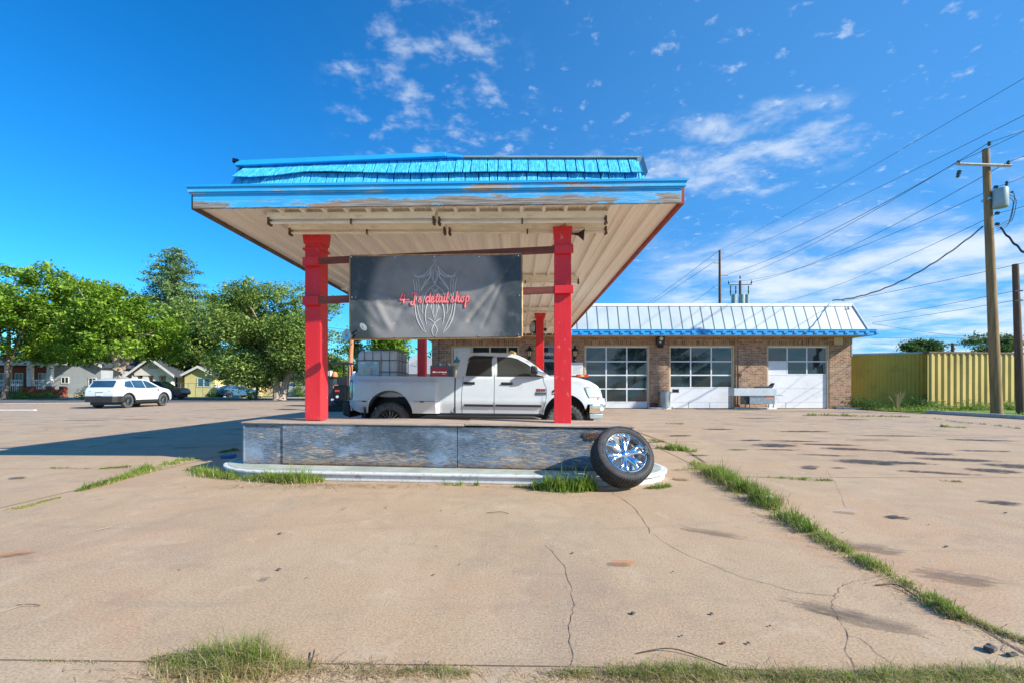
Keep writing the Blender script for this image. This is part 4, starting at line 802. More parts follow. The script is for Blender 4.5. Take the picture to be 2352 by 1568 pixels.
# wall lanterns
def lantern(loc, label):
    t = thing('wall_lantern', label, 'lantern', loc, 0, 'black wall lanterns beside the shop door')
    b = MB(); b.lathe([(.02, .66), (.05, .60), (.19, .42), (.19, .40)], (0, 0, 0), n=4); b.lathe([(.05, .64), (.03, .70), (.001, .74)], (0, 0, 0), n=8); b.build('cap', 'black_metal', t)
    b = MB(); b.lathe([(.14, .395), (.09, .12), (.001, .12)], (0, 0, 0), n=6); b.build('glass', 'lamp_glass', t)
    b = MB()
    for k in range(6):
        a = k * math.pi / 3 + .5; b.tube([(math.cos(a) * .145, math.sin(a) * .145, .40), (math.cos(a) * .095, math.sin(a) * .095, .11)], .010, 4)
    b.lathe([(.10, .12), (.06, .06), (.045, -.02), (.07, -.10)], (0, 0, 0), n=8); b.tube([(0, 0, .0), (0, .10, -.10), (0, .16, -.05)], .025, 6); b.box((0, .17, -.04), (.12, .02, .30)); b.build('bracket', 'black_metal', t)
lantern((0.97, YW - .19, 2.77), 'black wall lantern left of the rear red column'); lantern((3.47, YW - .19, 2.77), 'black wall lantern right of the shop door above the white notice')
t = thing('wall_speaker', 'black loudspeaker box hung under the eave on the first brick pier', 'speaker', (8.19, YW - .18, 3.5))
b = MB(); b.box((0, 0, .33), (.42, .30, .62)); b.build('cabinet', 'plastic', t, bevel=.02)
b = MB(); b.lathe([(.001, .02), (.04, .03), (.085, .0), (.10, .012), (.10, -.02)], (.02, -.15, .34), (0, -1, 0), 20); b.build('driver', 'letter_cream', t, smooth=True)
b = MB(); b.box((-.04, -.152, .15), (.10, .006, .05)); b.build('badge', 'sign_white', t)
b = MB(); b.lathe([(.16, .0), (.16, -.10), (.10, -.16), (.001, -.16)], (.02, 0, .02), n=16); b.build('light', 'black_metal', t, smooth=True)
t = thing('notice_board', 'white notice with small lines of print on the brick beside the lantern', 'sign', (3.62, YW - .03, 2.2))
b = MB(); b.box((0, 0, 0), (.64, .025, .72)); b.build('board', 'sign_white', t)
b = MB(); rr = random.Random(4)
for k in range(11):
    L = rr.uniform(.34, .5); b.box((-.25 + L / 2 + rr.uniform(0, .04), -.0135, .28 - k * .052), (L, .002, .014))
b.build('print', 'grey_metal', t)
# trash can
t = thing('trash_can', 'grey plastic trash can standing on the kerb pad by the brick pier', 'trash can', (8.37, 26.42, 0.10))
b = MB(); b.lathe([(.001, .0), (.24, .0), (.245, .02), (.285, .80), (.30, .80), (.305, .86), (.285, .86), (.262, .80), (.23, .05), (.001, .04)], (0, 0, 0), n=32)
b.build('body', 'grey_metal', t, smooth=True)
b = MB(); b.lathe([(.288, .70), (.295, .71), (.295, .73), (.288, .74)], (0, 0, 0), n=32); b.build('rim_band', 'grey_metal', t, smooth=True)
b = MB(); b.box((-.325, 0, .79), (.05, .14, .035)); b.box((.325, 0, .79), (.05, .14, .035)); b.build('handle', 'plastic', t, bevel=.008)
# wash trough
t = thing('wash_trough', 'long white trough over a dark steel cabinet on thin legs before the second brick pier', 'trough', (12.85, 25.9, .09))
b = MB(); b.box2((-1.12, -.35, .65), (1.16, .35, 1.05)); b.build('trough', mat('faded_white_enamel', (0.50, 0.56, 0.60), 0.5, var=0.08, vs=2, dirt=((0.34, 0.36, 0.36), 0.6)), t, bevel=.02)
b = MB(); b.box2((-.26, -.28, .22), (1.08, .28, .646)); b.build('cabinet', 'steel', t, bevel=.01)
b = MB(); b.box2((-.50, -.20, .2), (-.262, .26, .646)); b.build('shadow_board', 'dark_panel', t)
for x, y in ((-.22, -.24), (1.04, -.24), (-.22, .24), (1.04, .24)): b = MB(); b.tube([(x, y, .22), (x - .04, y, 0)], .02, 6); b.build('leg', 'rust', t)
b = MB(); b.tube([(1.17, -.2, .70), (1.35, -.25, .69), (1.52, -.28, .66)], .02, 6); b.build('pipe', 'grey_metal', t)
b = MB(); b.box((.78, -.284, .56), (.36, .006, .09)); b.build('warning_label', 'orange', t)
o = MB((13.25, 25.9, 1.145)); o.prism([(12.95, 25.75, 1.145), (13.85, 25.75, 1.145), (13.9, 25.75, 1.19), (14.02, 25.75, 1.42), (13.96, 25.75, 1.42), (13.78, 25.75, 1.26), (13.3, 25.75, 1.26), (13.05, 25.75, 1.20)], (0, .3, 0)); o = o.build('tarp_bundle', 'fabric_dark', None, bevel=.02); tag(o, 'dark folded tarp with an upturned end lying on the white trough', 'tarp')
o = MB((12.3, 25.9, 1.145)); o.box((12.25, 25.8, 1.155), (.55, .25, .02)); o = o.build('tray', 'plastic', None); tag(o, 'thin black tray at the left end of the white trough', 'tray')
# drink machine
t = thing('drink_machine', 'black vending machine with a maroon front and cream script lettering behind the pickup bed', 'vending machine', (-3.28, 24.35, 0))
b = MB(); b.box2((-.78, -.35, 0), (.40, .35, 2.28)); b.build('cabinet', 'dark_panel', t, bevel=.02)
b = MB(); b.box2((-.74, -.362, .4), (.10, -.351, 2.20)); b.build('front_panel', 'maroon_panel', t)
ST, scl = script('Ozarka', -.66, .04); b = MB(); k = 0
for st in ST:
    k += 1; b.ribbon(catmull([(x, -.364 - k * .0003, 1.94 + y * scl * 1.15) for x, y in st], 5), .030, (0, -1, 0))
b.build('lettering', 'letter_cream', t, fix=False)
text('small_lettering', 'WATER', .055, 'letter_cream', t, (-.10, -.365, 1.86))
b = MB(); b.box((.25, -.356, 1.6), (.16, .01, .9)); b.build('coin_panel', 'plastic', t)
for (x, z, r, lb) in ((-4.06 + .42, 2.33, .10, 'small black bag heaped at the left on the drink machine'), (-3.20, 2.36, .12, 'black and white bundle at the right end on the drink machine')):
    b = MB((x, 24.3, 2.28)); b.lathe([(.001, .15), (r * .7, .12), (r, .06), (r * 1.1, 0), (.001, 0)], (x, 24.3, 2.28), n=9); o = b.build('bag', 'fabric_dark', None, smooth=True); tag(o, lb, 'bag')
# big fan-like box behind the rear column
t = thing('box_fan', 'dark round backed box fan hung behind the right rear red column', 'fan', at(1226, 752, 16.9))
b = MB(); b.box((.05, 0, 0), (.16, .3, .46)); b.build('case', 'plastic', t, bevel=.02)
b = MB(); b.lathe([(.22, 0), (.22, .04), (.16, .08), (.001, .09)], (-.03, 0, 0), (-1, -.3, 0), 20); b.build('guard', 'steel', t, smooth=True)
t = thing('security_camera', 'tiny black security camera under the canopy right of the rear column', 'camera', at(1252, 757, 17.0)); b = MB(); b.box((0, 0, 0), (.10, .16, .10)); b.build('case', 'plastic', t, bevel=.01)
b = MB(); b.tube([(0, 0, .05), (0, .02, .35)], .012, 6); b.build('stem', 'plastic', t)
# ================================================================ YELLOW METAL WALL
def corrug(name, p0, p1, z, pitch, depth, m, capm, label):
    p0, p1 = Vector((*p0, 0)), Vector((*p1, 0)); d = (p1 - p0); L = d.length; d.normalize(); q = Vector((d.y, -d.x, 0))
    t = thing(name, label, 'metal wall', p0); P = []; s = 0.0
    while s < L:
        P += [(s, 0), (s + pitch * .30, 0), (s + pitch * .42, depth), (s + pitch * .72, depth), (s + pitch * .84, 0)]; s += pitch
    P.append((L, 0)); b = MB(p0); n = len(P)
    vs = [p0 + d * a + q * o + Vector((0, 0, zz)) for zz in (0, z) for a, o in P]; b.faces(vs, [(i, i + 1, n + i + 1, n + i) for i in range(n - 1)])
    b.build('sheet', m, t)
    b = MB(p0); c = [p0 + q * (depth + .03), p1 + q * (depth + .03), p1 - q * .25, p0 - q * .25]; b.hexa([v + Vector((0, 0, z + .002)) for v in c] + [v + Vector((0, 0, z + .09)) for v in c]); b.build('cap', capm, t)
    return t
corrug('metal_wall', (18.0, 29.2), (23.0, 26.7), 3.05, .18, .015, 'fence_yellow_shaded', 'steel', 'yellow sheet metal wall with painted-in shade just right of the garage')
corrug('metal_wall', (22.52, 26.2), (34, 28.0), 3.03, .40, .075, 'fence_yellow', 'dark_edge', 'bright yellow deep ribbed sheet metal wall behind the tall power pole')
# ================================================================ POLES AND WIRES
P1 = Vector((21.06, 21.0, 0)); P1T = at(2264, 343, 21.0)
t = thing('utility_pole', 'tall leaning wooden power pole with crossarm and grey transformer', 'power pole', P1); PO1 = t.location
def lp(f): return P1.lerp(P1T, f)
b = MB(PO1); b.tube([lp(i / 8) for i in range(9)], [.21 - .085 * i / 8 for i in range(9)], 14); b.build('shaft', 'wood_pole', t, smooth=True)
A, B_ = at(2197, 377, 20.8), at(2322, 381, 20.8)
b = MB(PO1); b.tube([A, B_], .065, 4); b.build('crossarm', 'kerb', t)
INS = {'top': at(2272, 328, 20.9), 'l': at(2201, 372, 20.8), 'r': at(2316, 372, 20.8), 's1': at(2290, 430, 20.7), 's2': at(2293, 490, 20.7), 's3': at(2293, 515, 20.7)}
for k, p in INS.items():
    b = MB(PO1); b.lathe([(.03, -.14), (.075, -.08), (.045, -.04), (.07, 0), (.02, .06)], p, (0, 0, 1) if k in 'toplr' else (1, 0, 0), 10, cap=True); b.build('insulator', 'insulator', t, smooth=True)
b = MB(PO1); b.lathe([(.06, 0), (.09, -.05), (.06, -.1), (.09, -.15), (.05, -.2), (.08, -.26), (.03, -.32)], at(2204, 392, 20.8), (.3, 0, 1), 8); b.build('fuse_cutout', 'insulator', t)
TX = at(2298, 455, 20.7); b = MB(PO1); b.lathe([(.001, .41), (.25, .38), (.26, .34), (.26, -.38), (.24, -.41), (.001, -.41)], TX, (0, 0, 1), 24); tr = b.build('transformer', 'grey_metal', t, smooth=True)
b = MB(PO1); b.lathe([(.03, .0), (.06, .06), (.03, .1), (.06, .15), (.02, .2)], TX + Vector((.16, -.1, .48)), (0, 0, 1), 8, cap=True); b.lathe([(.03, .0), (.05, .06), (.02, .12)], TX + Vector((.34, -.1, .2)), (1, 0, .2), 8, cap=True); b.build('bushing', 'insulator', tr)
b = MB(PO1)
for k, (dx, dz) in enumerate(((.45, .1), (.52, -.1), (.40, -.2))): b.tube(catmull([TX + Vector((.36, 0, .25 - k * .1)), TX + Vector((dx + .15, 0, dz)), TX + Vector((dx, 0, -.9)), at(2312, 508 + k * 6, 20.7), at(2290, 522 + k * 4, 20.7)], 6), .014, 5)
b.build('jumper_cable', 'wire', t)
b = MB(PO1); b.box2(lp(.81) + Vector((-.1, -.2, -.05)), lp(.81) + Vector((.2, .2, .05))); b.build('bracket', 'steel', t)
t = thing('utility_pole', 'short dark wooden pole standing right of the tall transformer pole', 'pole', (23.1, 22.0, 0))
b = MB(t.location); pt = at(2332, 607, 22); b.tube([Vector((23.15, 22, 0)), pt], [.17, .12], 12); b.build('shaft', 'wood_dark', t, smooth=True)
b = MB(t.location)
for y in (668, 690): b.tube([at(2332, y, 21.9), at(2350, y, 21.7)], .03, 5)
b.build('bracket', 'steel', t)
PA = at(1654, 885, 52); PAT = at(1653, 575, 52)
t = thing('utility_pole', 'thin tall brown pole with three short brackets rising behind the garage roof', 'power pole', (PA.x, 52, 0)); b = MB(t.location); b.tube([Vector((PA.x, 52, 0)), PAT], [.2, .12], 8); b.build('shaft', 'wood_dark', t, smooth=True)
AR = {}
for k, (xa, y) in enumerate(((1640, 604), (1672, 632), (1641, 661))):
    b = MB(t.location); b.tube([at(1654, y, 52), at(xa, y, 52)], .07, 5); b.build('bracket', 'kerb', t); AR[k] = at(xa, y - 2, 52)
PB = at(1701, 885, 56)
t = thing('utility_pole', 'dark pole with crossarm and three grey transformers behind the garage roof', 'power pole', (PB.x, 56, 0)); b = MB(t.location); b.tube([Vector((PB.x, 56, 0)), at(1700, 645, 56)], [.22, .14], 8); b.build('shaft', 'wood_dark', t, smooth=True)
b = MB(t.location); b.tube([at(1674, 653, 56), at(1727, 653, 56)], .09, 4); b.build('crossarm', 'kerb', t)
for x, y in ((1674, 649), (1726, 649), (1700, 637)): b = MB(t.location); b.lathe([(.05, -.2), (.1, 0), (.03, .25)], at(x, y, 56), n=8, cap=True); b.build('insulator', 'insulator', t)
for x, y, r in ((1686, 688, .30), (1704, 688, .36), (1716, 688, .26)):
    b = MB(t.location); b.lathe([(.05, .62), (r, .56), (r, -.5), (.05, -.55)], at(x, y, 55.5), n=14); b.build('transformer', 'grey_metal', t, smooth=True)
for x in (1678, 1690, 1719): b = MB(t.location); b.lathe([(.07, 0), (.05, -.5), (.09, -.6), (.02, -1.2)], at(x, 657, 56), n=6); b.build('fuse_cutout', 'insulator', t)
p = at(2188, 788, 70); t = thing('utility_pole', 'tiny distant pole above the shaded metal wall', 'power pole', (p.x, 70, 0)); b = MB(t.location); b.tube([Vector((p.x, 70, 0)), p], .2, 6); b.tube([at(2178, 790, 70), at(2199, 790, 70)], .1, 4); b.build('shaft', 'wood_dark', t)
p0 = at(801, 925, 40); p1 = at(812, 690, 40); t = thing('utility_pole', 'leaning reddish pole rising behind the pickup tailgate to the banner', 'power pole', (p0.x, 40, 0)); b = MB(t.location); b.tube([Vector((p0.x, 40, -.04)), p1], [.21, .15], 10); b.build('shaft', mat('orange_wood', (0.62, 0.24, 0.13), 0.8, var=.2, vs=5, stretch=(3, 3, .3)), t, smooth=True)
wn_ = [0]
def wire(label, a, c, sag=0.3, r=.014, mid=None):
    P = [a] + [a.lerp(c, i / 24) - Vector((0, 0, sag * 4 * (i / 24) * (1 - i / 24))) for i in range(1, 24)] + [c]
    b = MB(a); b.tube(P, r, 5); o = b.build('power_line', 'wire', None, smooth=True); return tag(o, label, 'wire', 'overhead wires')
FR = lambda x, y, Y: at(x, y, Y)
wire('topmost overhead wire running down to the thin brown pole top', FR(2560, 58, 15), PAT, .2, .010)
wire('overhead wire running to the upper left bracket of the thin brown pole', FR(2560, 160, 15), AR[0], .3, .011)
wire('overhead wire from the power pole top to the dark transformer pole', INS['top'], at(1700, 636, 56), .5, .014); wire('overhead wire leaving the power pole top to the upper right', INS['top'], FR(2500, 240, 17), .05, .011)
wire('overhead wire from the left crossarm end to the right bracket of the brown pole', INS['l'], AR[1], .5, .015); wire('overhead wire leaving the left crossarm end to the upper right', INS['l'], FR(2500, 228, 16), .05, .011)
wire('overhead wire from the right crossarm end to the dark pole crossarm', INS['r'], at(1727, 648, 56), .8, .014); wire('overhead wire leaving the right crossarm end', INS['r'], FR(2480, 305, 17), .05, .011)
wire('overhead wire from above the transformer to the dark pole crossarm', INS['s1'], at(1674, 648, 56), .9, .013); wire('overhead wire leaving the pole above the transformer', INS['s1'], FR(2480, 350, 17), .05, .011)
wire('overhead wire from below the transformer passing right of the dark pole', INS['s2'], at(1785, 694, 60), .6, .012); wire('overhead wire leaving the pole below the transformer', INS['s2'], FR(2480, 432, 17), .05, .011)
wire('overhead wire falling from the power pole to the garage roof end', at(2600, 545, 20), at(1935, 692, 30), .1, .012)
wire('overhead wire from the short dark pole toward the garage eave', at(2332, 668, 21.9), at(2003, 729, 36), .05, .011); wire('lower overhead wire from the short dark pole toward the garage eave', at(2332, 690, 21.9), at(2003, 741, 36), .05, .011)
wire('overhead wire from the garage eave sagging to the right', at(2004, 743, 27), at(2352, 778, 40), .25, .012)
wire('overhead wire in the lower sky low above the metal walls', at(2000, 775, 60), at(2600, 768, 50), .2, .016); wire('lowest overhead wire just above the metal walls', at(2000, 790, 60), at(2600, 790, 50), .1, .014)
wire('faint wire left of the brown pole toward the canopy edge', AR[0], at(1420, 745, 80), .1, .02); wire('second faint wire left of the brown pole', PAT, at(1400, 760, 90), .1, .02); wire('third faint wire left of the brown pole', AR[2], at(1580, 700, 80), .1, .02)
wire('thin wire in the sky gap left of the banner', at(700, 742, 45), at(830, 760, 40), .1, .015); wire('lower thin wire in the sky gap left of the banner', at(700, 752 + 20, 45), at(830, 790, 40), .1, .015)
a, c = at(2260, 520, 20.9), at(1912, 691, 26.5); P = []                      # twisted service drop
for i in range(61):
    f = i / 60; q = a.lerp(c, f) - Vector((0, 0, 1.3 * 4 * f * (1 - f) * .55)); P.append(q + Vector((0, .018 * math.cos(i * 1.1), .018 * math.sin(i * 1.1))))
b = MB(a); b.tube(P, .016, 5); b.tube([p + Vector((0, .02, .035)) for p in P[::2]], .016, 5); b.tube([P[-1], P[-1] + Vector((.3, 0, .06)), P[-1] + Vector((.6, 0, .0))], .02, 5); o = b.build('service_drop', 'wire', None, smooth=True); tag(o, 'thick twisted black service cable sagging from the power pole to the garage roof', 'cable', 'overhead wires')
a, c = at(2297, 524, 20.7), at(2420, 620, 17); P = [a.lerp(c, i / 30) - Vector((0, 0, .25 * math.sin(math.pi * i / 30))) + Vector((0, 0, .035 * math.sin(i * 1.3))) for i in range(31)]
b = MB(a); b.tube(P, .024, 5); b.tube([p + Vector((.03, 0, .04)) for p in P], .02, 5); o = b.build('service_drop', 'wire', None, smooth=True); tag(o, 'thick twisted cable running from the power pole down to the right edge', 'cable', 'overhead wires')
# ================================================================ VEHICLES
def wheel(parent, c, r, wd, rim_r, side, kind='mud', spokes=8, rimmat='plastic', face='steel', nk=30, tm='rubber_dusty'):
    """tyre > rim > spokes; side = -1 faces -y"""
    s = side; c = Vector(c); ax = Vector((0, s, 0)); h = wd / 2
    b = MB(); P = [(rim_r * .97, -h * .8), (rim_r * 1.02, -h), (r * .90, -h * 1.04), (r * .975, -h * .85), (r * .985, 0), (r * .975, h * .85), (r * .90, h * 1.04), (rim_r * 1.10, h * 1.02), (rim_r * 1.0, h * .92), (rim_r * .95, h * .3)]
    b.lathe(P, c, ax, 48)
    if kind == 'mud':
        for k in range(nk):
            a = 2 * math.pi * k / nk; rot = Matrix.Rotation(a, 3, 'Y')
            for yy, w2, tw in ((-h * .62, h * .62, .05), (h * .62, h * .62, -.05), (0, h * .45, .0)):
                b.box(c + rot @ Vector((r * .992, yy, tw)), (r * .05, w2, 2 * math.pi * r / nk * .58), rot)
            b.box(c + rot @ Vector((r * .93, s * h * 1.03, 0)), (r * .10, .02, 2 * math.pi * r / nk * .45), rot)
    ty = b.build('tyre', tm, parent, smooth=True)
    b = MB(); b.lathe([(rim_r * .98, -h * .8), (rim_r * .86, h * .2), (rim_r * .86, h * .75), (rim_r, h * .9), (rim_r * 1.0, h * .98), (rim_r * .93, h * .97), (rim_r * .84, h * .5), (rim_r * .35, h * .30), (.001, h * .30)], c, ax, 40); rm = b.build('rim', rimmat, parent, smooth=True)
    b = MB()
    for k in range(spokes):
        a = 2 * math.pi * (k + .25) / spokes; rot = Matrix.Rotation(a, 3, 'Y')
        for da in (-.03, .03):
            p0, p1 = c + rot @ Vector((rim_r * .22, s * h * .50, rim_r * da * 2)), c + rot @ Vector((rim_r * .93, s * h * .86, rim_r * da * 5.2)); b.tube([p0, p1], rim_r * .028, 4)
    b.build('spokes', face, rm)
    b = MB(); b.lathe([(rim_r * .22, h * .3), (rim_r * .20, h * .62), (rim_r * .12, h * .68), (.001, h * .68)], c, ax, 20)
    for k in range(8):
        a = 2 * math.pi * k / 8; b.lathe([(.012, h * .4), (.011, h * .6), (.001, h * .6)], c + Matrix.Rotation(a, 3, 'Y') @ Vector((rim_r * .30, 0, 0)), ax, 6)
    b.build('hub', face, rm, smooth=True)
    return ty
def shell(xs, bot, top, hw, nz=12, nx=8, crown=.02, sh_=.05):
    """closed body skin lofted over stations xs; bot/top heights, hw(x, z) half width"""
    b = MB(); rings = []
    for x in xs:
        z0, z1 = bot(x), top(x); zs = z1 - sh_ if z1 - sh_ > z0 + .02 else z0 + (z1 - z0) * .6; L = []
        for i in range(nz + 1): z = z0 + (zs - z0) * i / nz; L.append((hw(x, z), z))
        w1 = hw(x, zs); L += [(w1 - sh_ * .12, zs + (z1 - zs) * .5), (w1 - sh_ * .45, zs + (z1 - zs) * .85), (w1 - sh_, z1)]
        wt = w1 - sh_; T = [(wt * (1 - 2 * k / nx), z1 + crown * (1 - (1 - 2 * k / nx) ** 2)) for k in range(1, nx)]
        rings.append([Vector((x, -y, z)) for y, z in L] + [Vector((x, -y, z)) for y, z in T] + [Vector((x, y, z)) for y, z in reversed(L)])
    n = len(rings[0]); vs = [p for r in rings for p in r]
    fs = [(i * n + k, i * n + k + 1, (i + 1) * n + k + 1, (i + 1) * n + k) for i in range(len(rings) - 1) for k in range(n - 1)]
    fs += [tuple(range(n - 1, -1, -1)), tuple((len(rings) - 1) * n + k for k in range(n))]
    b.faces(vs, fs); return b
def spread(a, z, n): return [a + (z - a) * i / n for i in range(n + 1)]
def interp(tab):
    def f(x):
        if x <= tab[0][0]: return tab[0][1]
        for (a, p), (c, q) in zip(tab, tab[1:]):
            if x <= c: t = (x - a) / (c - a); return p + (q - p) * t
        return tab[-1][1]
    return f
def side_patch(b, poly, hw, s, off=.006, th=.004):
    """panel of outline poly (x, z) that follows the curved body side"""
    z0, z1 = min(p[1] for p in poly), max(p[1] for p in poly); zs = sorted(set([z0 + 1e-5, z1 - 1e-5] + [z0 + (z1 - z0) * i / 10 for i in range(1, 10)] + [p[1] for p in poly if z0 + .004 < p[1] < z1 - .004])); V = []; NX = 6
    for z in zs:
        X_ = []
        for (xa, za), (xb_, zb2) in zip(poly, poly[1:] + poly[:1]):
            if (za - z) * (zb2 - z) <= 0 and abs(za - zb2) > 1e-7: X_.append(xa + (xb_ - xa) * (z - za) / (zb2 - za))
        if not X_: continue
        xa, xb_ = min(X_), max(X_)
        for k in range(NX + 1): x = xa + (xb_ - xa) * k / NX; V.append((x, z))
    n = NX + 1; r = len(V) // n; m_ = len(V)
    F_ = [(i * n + k, i * n + k + 1, (i + 1) * n + k + 1, (i + 1) * n + k) for i in range(r - 1) for k in range(NX)]
    rim_ = [k for k in range(n)] + [i * n + NX for i in range(1, r)] + [(r - 1) * n + k for k in range(NX - 1, -1, -1)] + [i * n for i in range(r - 2, 0, -1)]
    b.faces([(x, s * (hw(x, z) + off + th), z) for x, z in V] + [(x, s * (hw(x, z) + off - .004), z) for x, z in V], F_ + [(rim_[i], rim_[(i + 1) % len(rim_)], rim_[(i + 1) % len(rim_)] + m_, rim_[i] + m_) for i in range(len(rim_))])
def side_line(b, pts, hw, s, r=.006, off=0.0): b.tube([(x, s * (hw(x, z) + off), z) for x, z in pts], r, 5)
# ------------------------------------------------ the white dually pickup
trk = thing('pickup_truck', 'dusty white four door dually pickup parked under the canopy', 'pickup truck', (0, 12.33, 0)); trk.rotation_euler = (0, R(.55), 0); trk.location = (-.0, 12.33, -0.012)
RC, FC, WZ, WR = -2.85, 1.24, .43, .435
def arch(x, c, r, z0, zc):
    d = abs(x - c)
    return zc + math.sqrt(max(0, r * r - d * d)) if d < r else z0
def tr_w(x, z):
    w = .985 - .075 * sstep(.90, .60, z) - .018 * max(0, z - 1.0) ** 2 * 4
    w += .010 * sstep(.87, .90, z) * sstep(.95, .90, z)
    if x > 1.6: w -= .20 * ((x - 1.6) / .55) ** 2
    if x > .7: w += .035 * max(0, 1 - ((x - FC) / .75) ** 2 - ((z - .62) / .75) ** 2)
    return w
def bed_w(x, z):
    w = tr_w(x, z)
    k = sstep(-3.82, -3.62, x) * sstep(-1.70, -1.79, x) * sstep(1.43, 1.33, z); k *= 1 - .25 * sstep(.95, .62, z)
    return w + .175 * k
# bed
bb = lambda x: max(arch(x, RC, .52, .62, .63), interp([(-3.82, .80), (-3.72, .70), (-3.55, .63), (-3.4, .62)])(x))
xs = sorted(set([round(v, 4) for v in spread(-3.82, -1.365, 70) + [RC - .52, RC - .518, RC + .52, RC + .518]]))
b = MB()
for s in (-1, 1):
    rows = 16; V = []
    for x in xs:
        z0 = bb(x)
        for i in range(rows + 1): z = z0 + (1.455 - z0) * i / rows; V.append((x, s * bed_w(x, z), z))
        V += [(x, s * (bed_w(x, 1.455) - .012), 1.478), (x, s * (bed_w(x, 1.455) - .04), 1.485), (x, s * (bed_w(x, 1.455) - .11), 1.485), (x, s * (bed_w(x, 1.455) - .12), 1.0), (x, 0, 1.0)]
    n = rows + 6; b.faces(V, [(i * n + k, i * n + k + 1, (i + 1) * n + k + 1, (i + 1) * n + k) for i in range(len(xs) - 1) for k in range(n - 1)])
b.box2((-3.83, -.93, .66), (-3.78, .93, 1.47)); b.box2((-1.42, -.94, .66), (-1.366, .94, 1.47))
bed = b.build('bed', 'car_white', trk, smooth=True)
b = MB()
for s in (-1, 1):
    for c in (RC, FC):
        V = []; n = 18
        for i in range(n + 1):
            a = math.pi * i / n; rr_ = .515
            V += [(c - rr_ * math.cos(a), s * .97, .6 + rr_ * math.sin(a)), (c - rr_ * math.cos(a), s * .5, .6 + rr_ * math.sin(a))]
        b.faces(V, [(2 * i, 2 * i + 1, 2 * i + 3, 2 * i + 2) for i in range(n)]); b.box2((c - .5, s * .48, .4), (c + .5, s * .46, 1.15))
b.box2((-3.7, -.45, .42), (2.0, -.36, .60)); b.box2((-3.7, .36, .42), (2.0, .45, .60)); b.tube([(RC, -.8, WZ), (RC, .8, WZ)], .09, 8); b.tube([(FC, -.8, WZ), (FC, .8, WZ)], .07, 8)
b.build('chassis', 'plastic', trk)
b = MB(); P = []
for i in range(25):
    a = math.pi * i / 24; P.append((RC - .535 * math.cos(a), .635 + .535 * math.sin(a)))
for s in (-1, 1): b.tube([(x, s * (bed_w(x, z) - .012), z) for x, z in P], .022, 6)
b.build('wheel_arch_lip', 'car_white', bed, smooth=True)
b = MB()
for s in (-1, 1):
    for x in (-3.42, -1.97 - .12): b.box((x, s * (bed_w(x, .885) + .004), .895), (.085, .02, .028))
    
b.build('side_marker', 'plastic', bed, bevel=.004)
b = MB(); side_line(b, [(x, .90) for x in spread(-3.80, -3.40, 6)], bed_w, -1, .004); side_line(b, [(x, .905) for x in spread(-2.28, -1.70, 6)], bed_w, -1, .004); b.build('crease_line', 'seam', bed)
# cab lower body and bonnet
ctop = interp([(-1.33, 1.50), (.86, 1.50), (1.0, 1.515), (1.3, 1.505), (1.6, 1.465), (1.85, 1.40), (2.02, 1.31), (2.10, 1.22), (2.15, 1.06)])
cbot = lambda x: max(arch(x, FC, .50, .61, .60), interp([(1.7, .61), (1.76, .86), (2.15, .92)])(x)) if x > .2 else .61
xs = sorted(set(round(v, 4) for v in spread(-1.335, 2.15, 90) + [FC - .50, FC - .498, FC + .498, FC + .50, 1.75, 1.765]))
cab = shell(xs, cbot, ctop, tr_w, 16, 8, .05, .07).build('lower_body', 'car_white', trk, smooth=True)
rf = interp([(-1.335, 1.50), (-1.31, 1.66), (-1.25, 1.92), (-1.20, 2.01), (-1.08, 2.058), (-.75, 2.075), (-.1, 2.07), (.12, 2.02), (.30, 1.94), (.52, 1.79), (.86, 1.52), (.95, 1.49)])
def gh_w(x, z): return tr_w(min(x, 1.0), 1.5) - .02 - .30 * max(0, z - 1.50) / .55 * (.55 + .45 * max(0, z - 1.5) / .55)
xs = spread(-1.33, -1.0, 10) + spread(-.9, .0, 9) + spread(.06, .93, 16)
ghs = shell(xs, lambda x: 1.46, rf, gh_w, 10, 8, .02, .05).build('cab_roof', 'car_white', trk, smooth=True)
def window(poly, nm, m='car_glass', par=None, hw=gh_w, trim=True, s_=(-1, 1)):
    for s in s_:
        b = MB(); side_patch(b, poly, hw, s, .004, .003); o = b.build(nm, m, par or trk)
        if trim: b = MB(); side_line(b, poly + [poly[0]], hw, s, .010, .006); b.build('window_seal', 'plastic', o)
window([(-1.10, 1.515), (-1.06, 1.80), (-1.00, 1.93), (-.93, 1.965), (-.50, 1.965), (-.49, 1.515)], 'rear_door_window')
window([(-.35, 1.515), (-.375, 1.965), (-.05, 1.96), (.10, 1.92), (.33, 1.80), (.52, 1.665), (.69, 1.515)], 'front_door_window')
b = MB()
V = []; W2 = [(.16, 2.003), (.30, 1.945), (.52, 1.795), (.86, 1.525)]
for x, z in W2:
    w = gh_w(x, z) - .07
    for k in range(9): y = w * (1 - 2 * k / 8); V.append((x + .012, y, z + .012 + .02 * (1 - (y / w) ** 2)))
b.faces(V, [(i * 9 + k, i * 9 + k + 1, (i + 1) * 9 + k + 1, (i + 1) * 9 + k) for i in range(3) for k in range(8)]); b.build('windscreen', 'car_glass', trk, smooth=True)
b = MB()
for s in (-1,): side_line(b, [(.15, 1.985), (.33, 1.90), (.55, 1.74), (.80, 1.53)], gh_w, s, .012, -.012)
b.build('pillar_seam', 'plastic', ghs)
b = MB(); P = [(-1.08, 1.86), (-1.02, 1.965), (-.93, 2.0), (-.47, 1.998), (-.455, 1.96), (-.93, 1.955), (-.99, 1.92)]; side_patch(b, P, gh_w, -1, .012, .018); b.build('wind_deflector', 'plastic', trk, bevel=.004)
b = MB(); T = [[(-1.335, 1.48), (-1.34, .64)], [(-1.18, .63), (-1.19, 1.0), (-1.16, 1.49)], [(-.42, .62), (-.425, 1.1), (-.42, 1.5)], [(.70, .66), (.775, .90), (.80, 1.2), (.74, 1.36), (.72, 1.49)]]
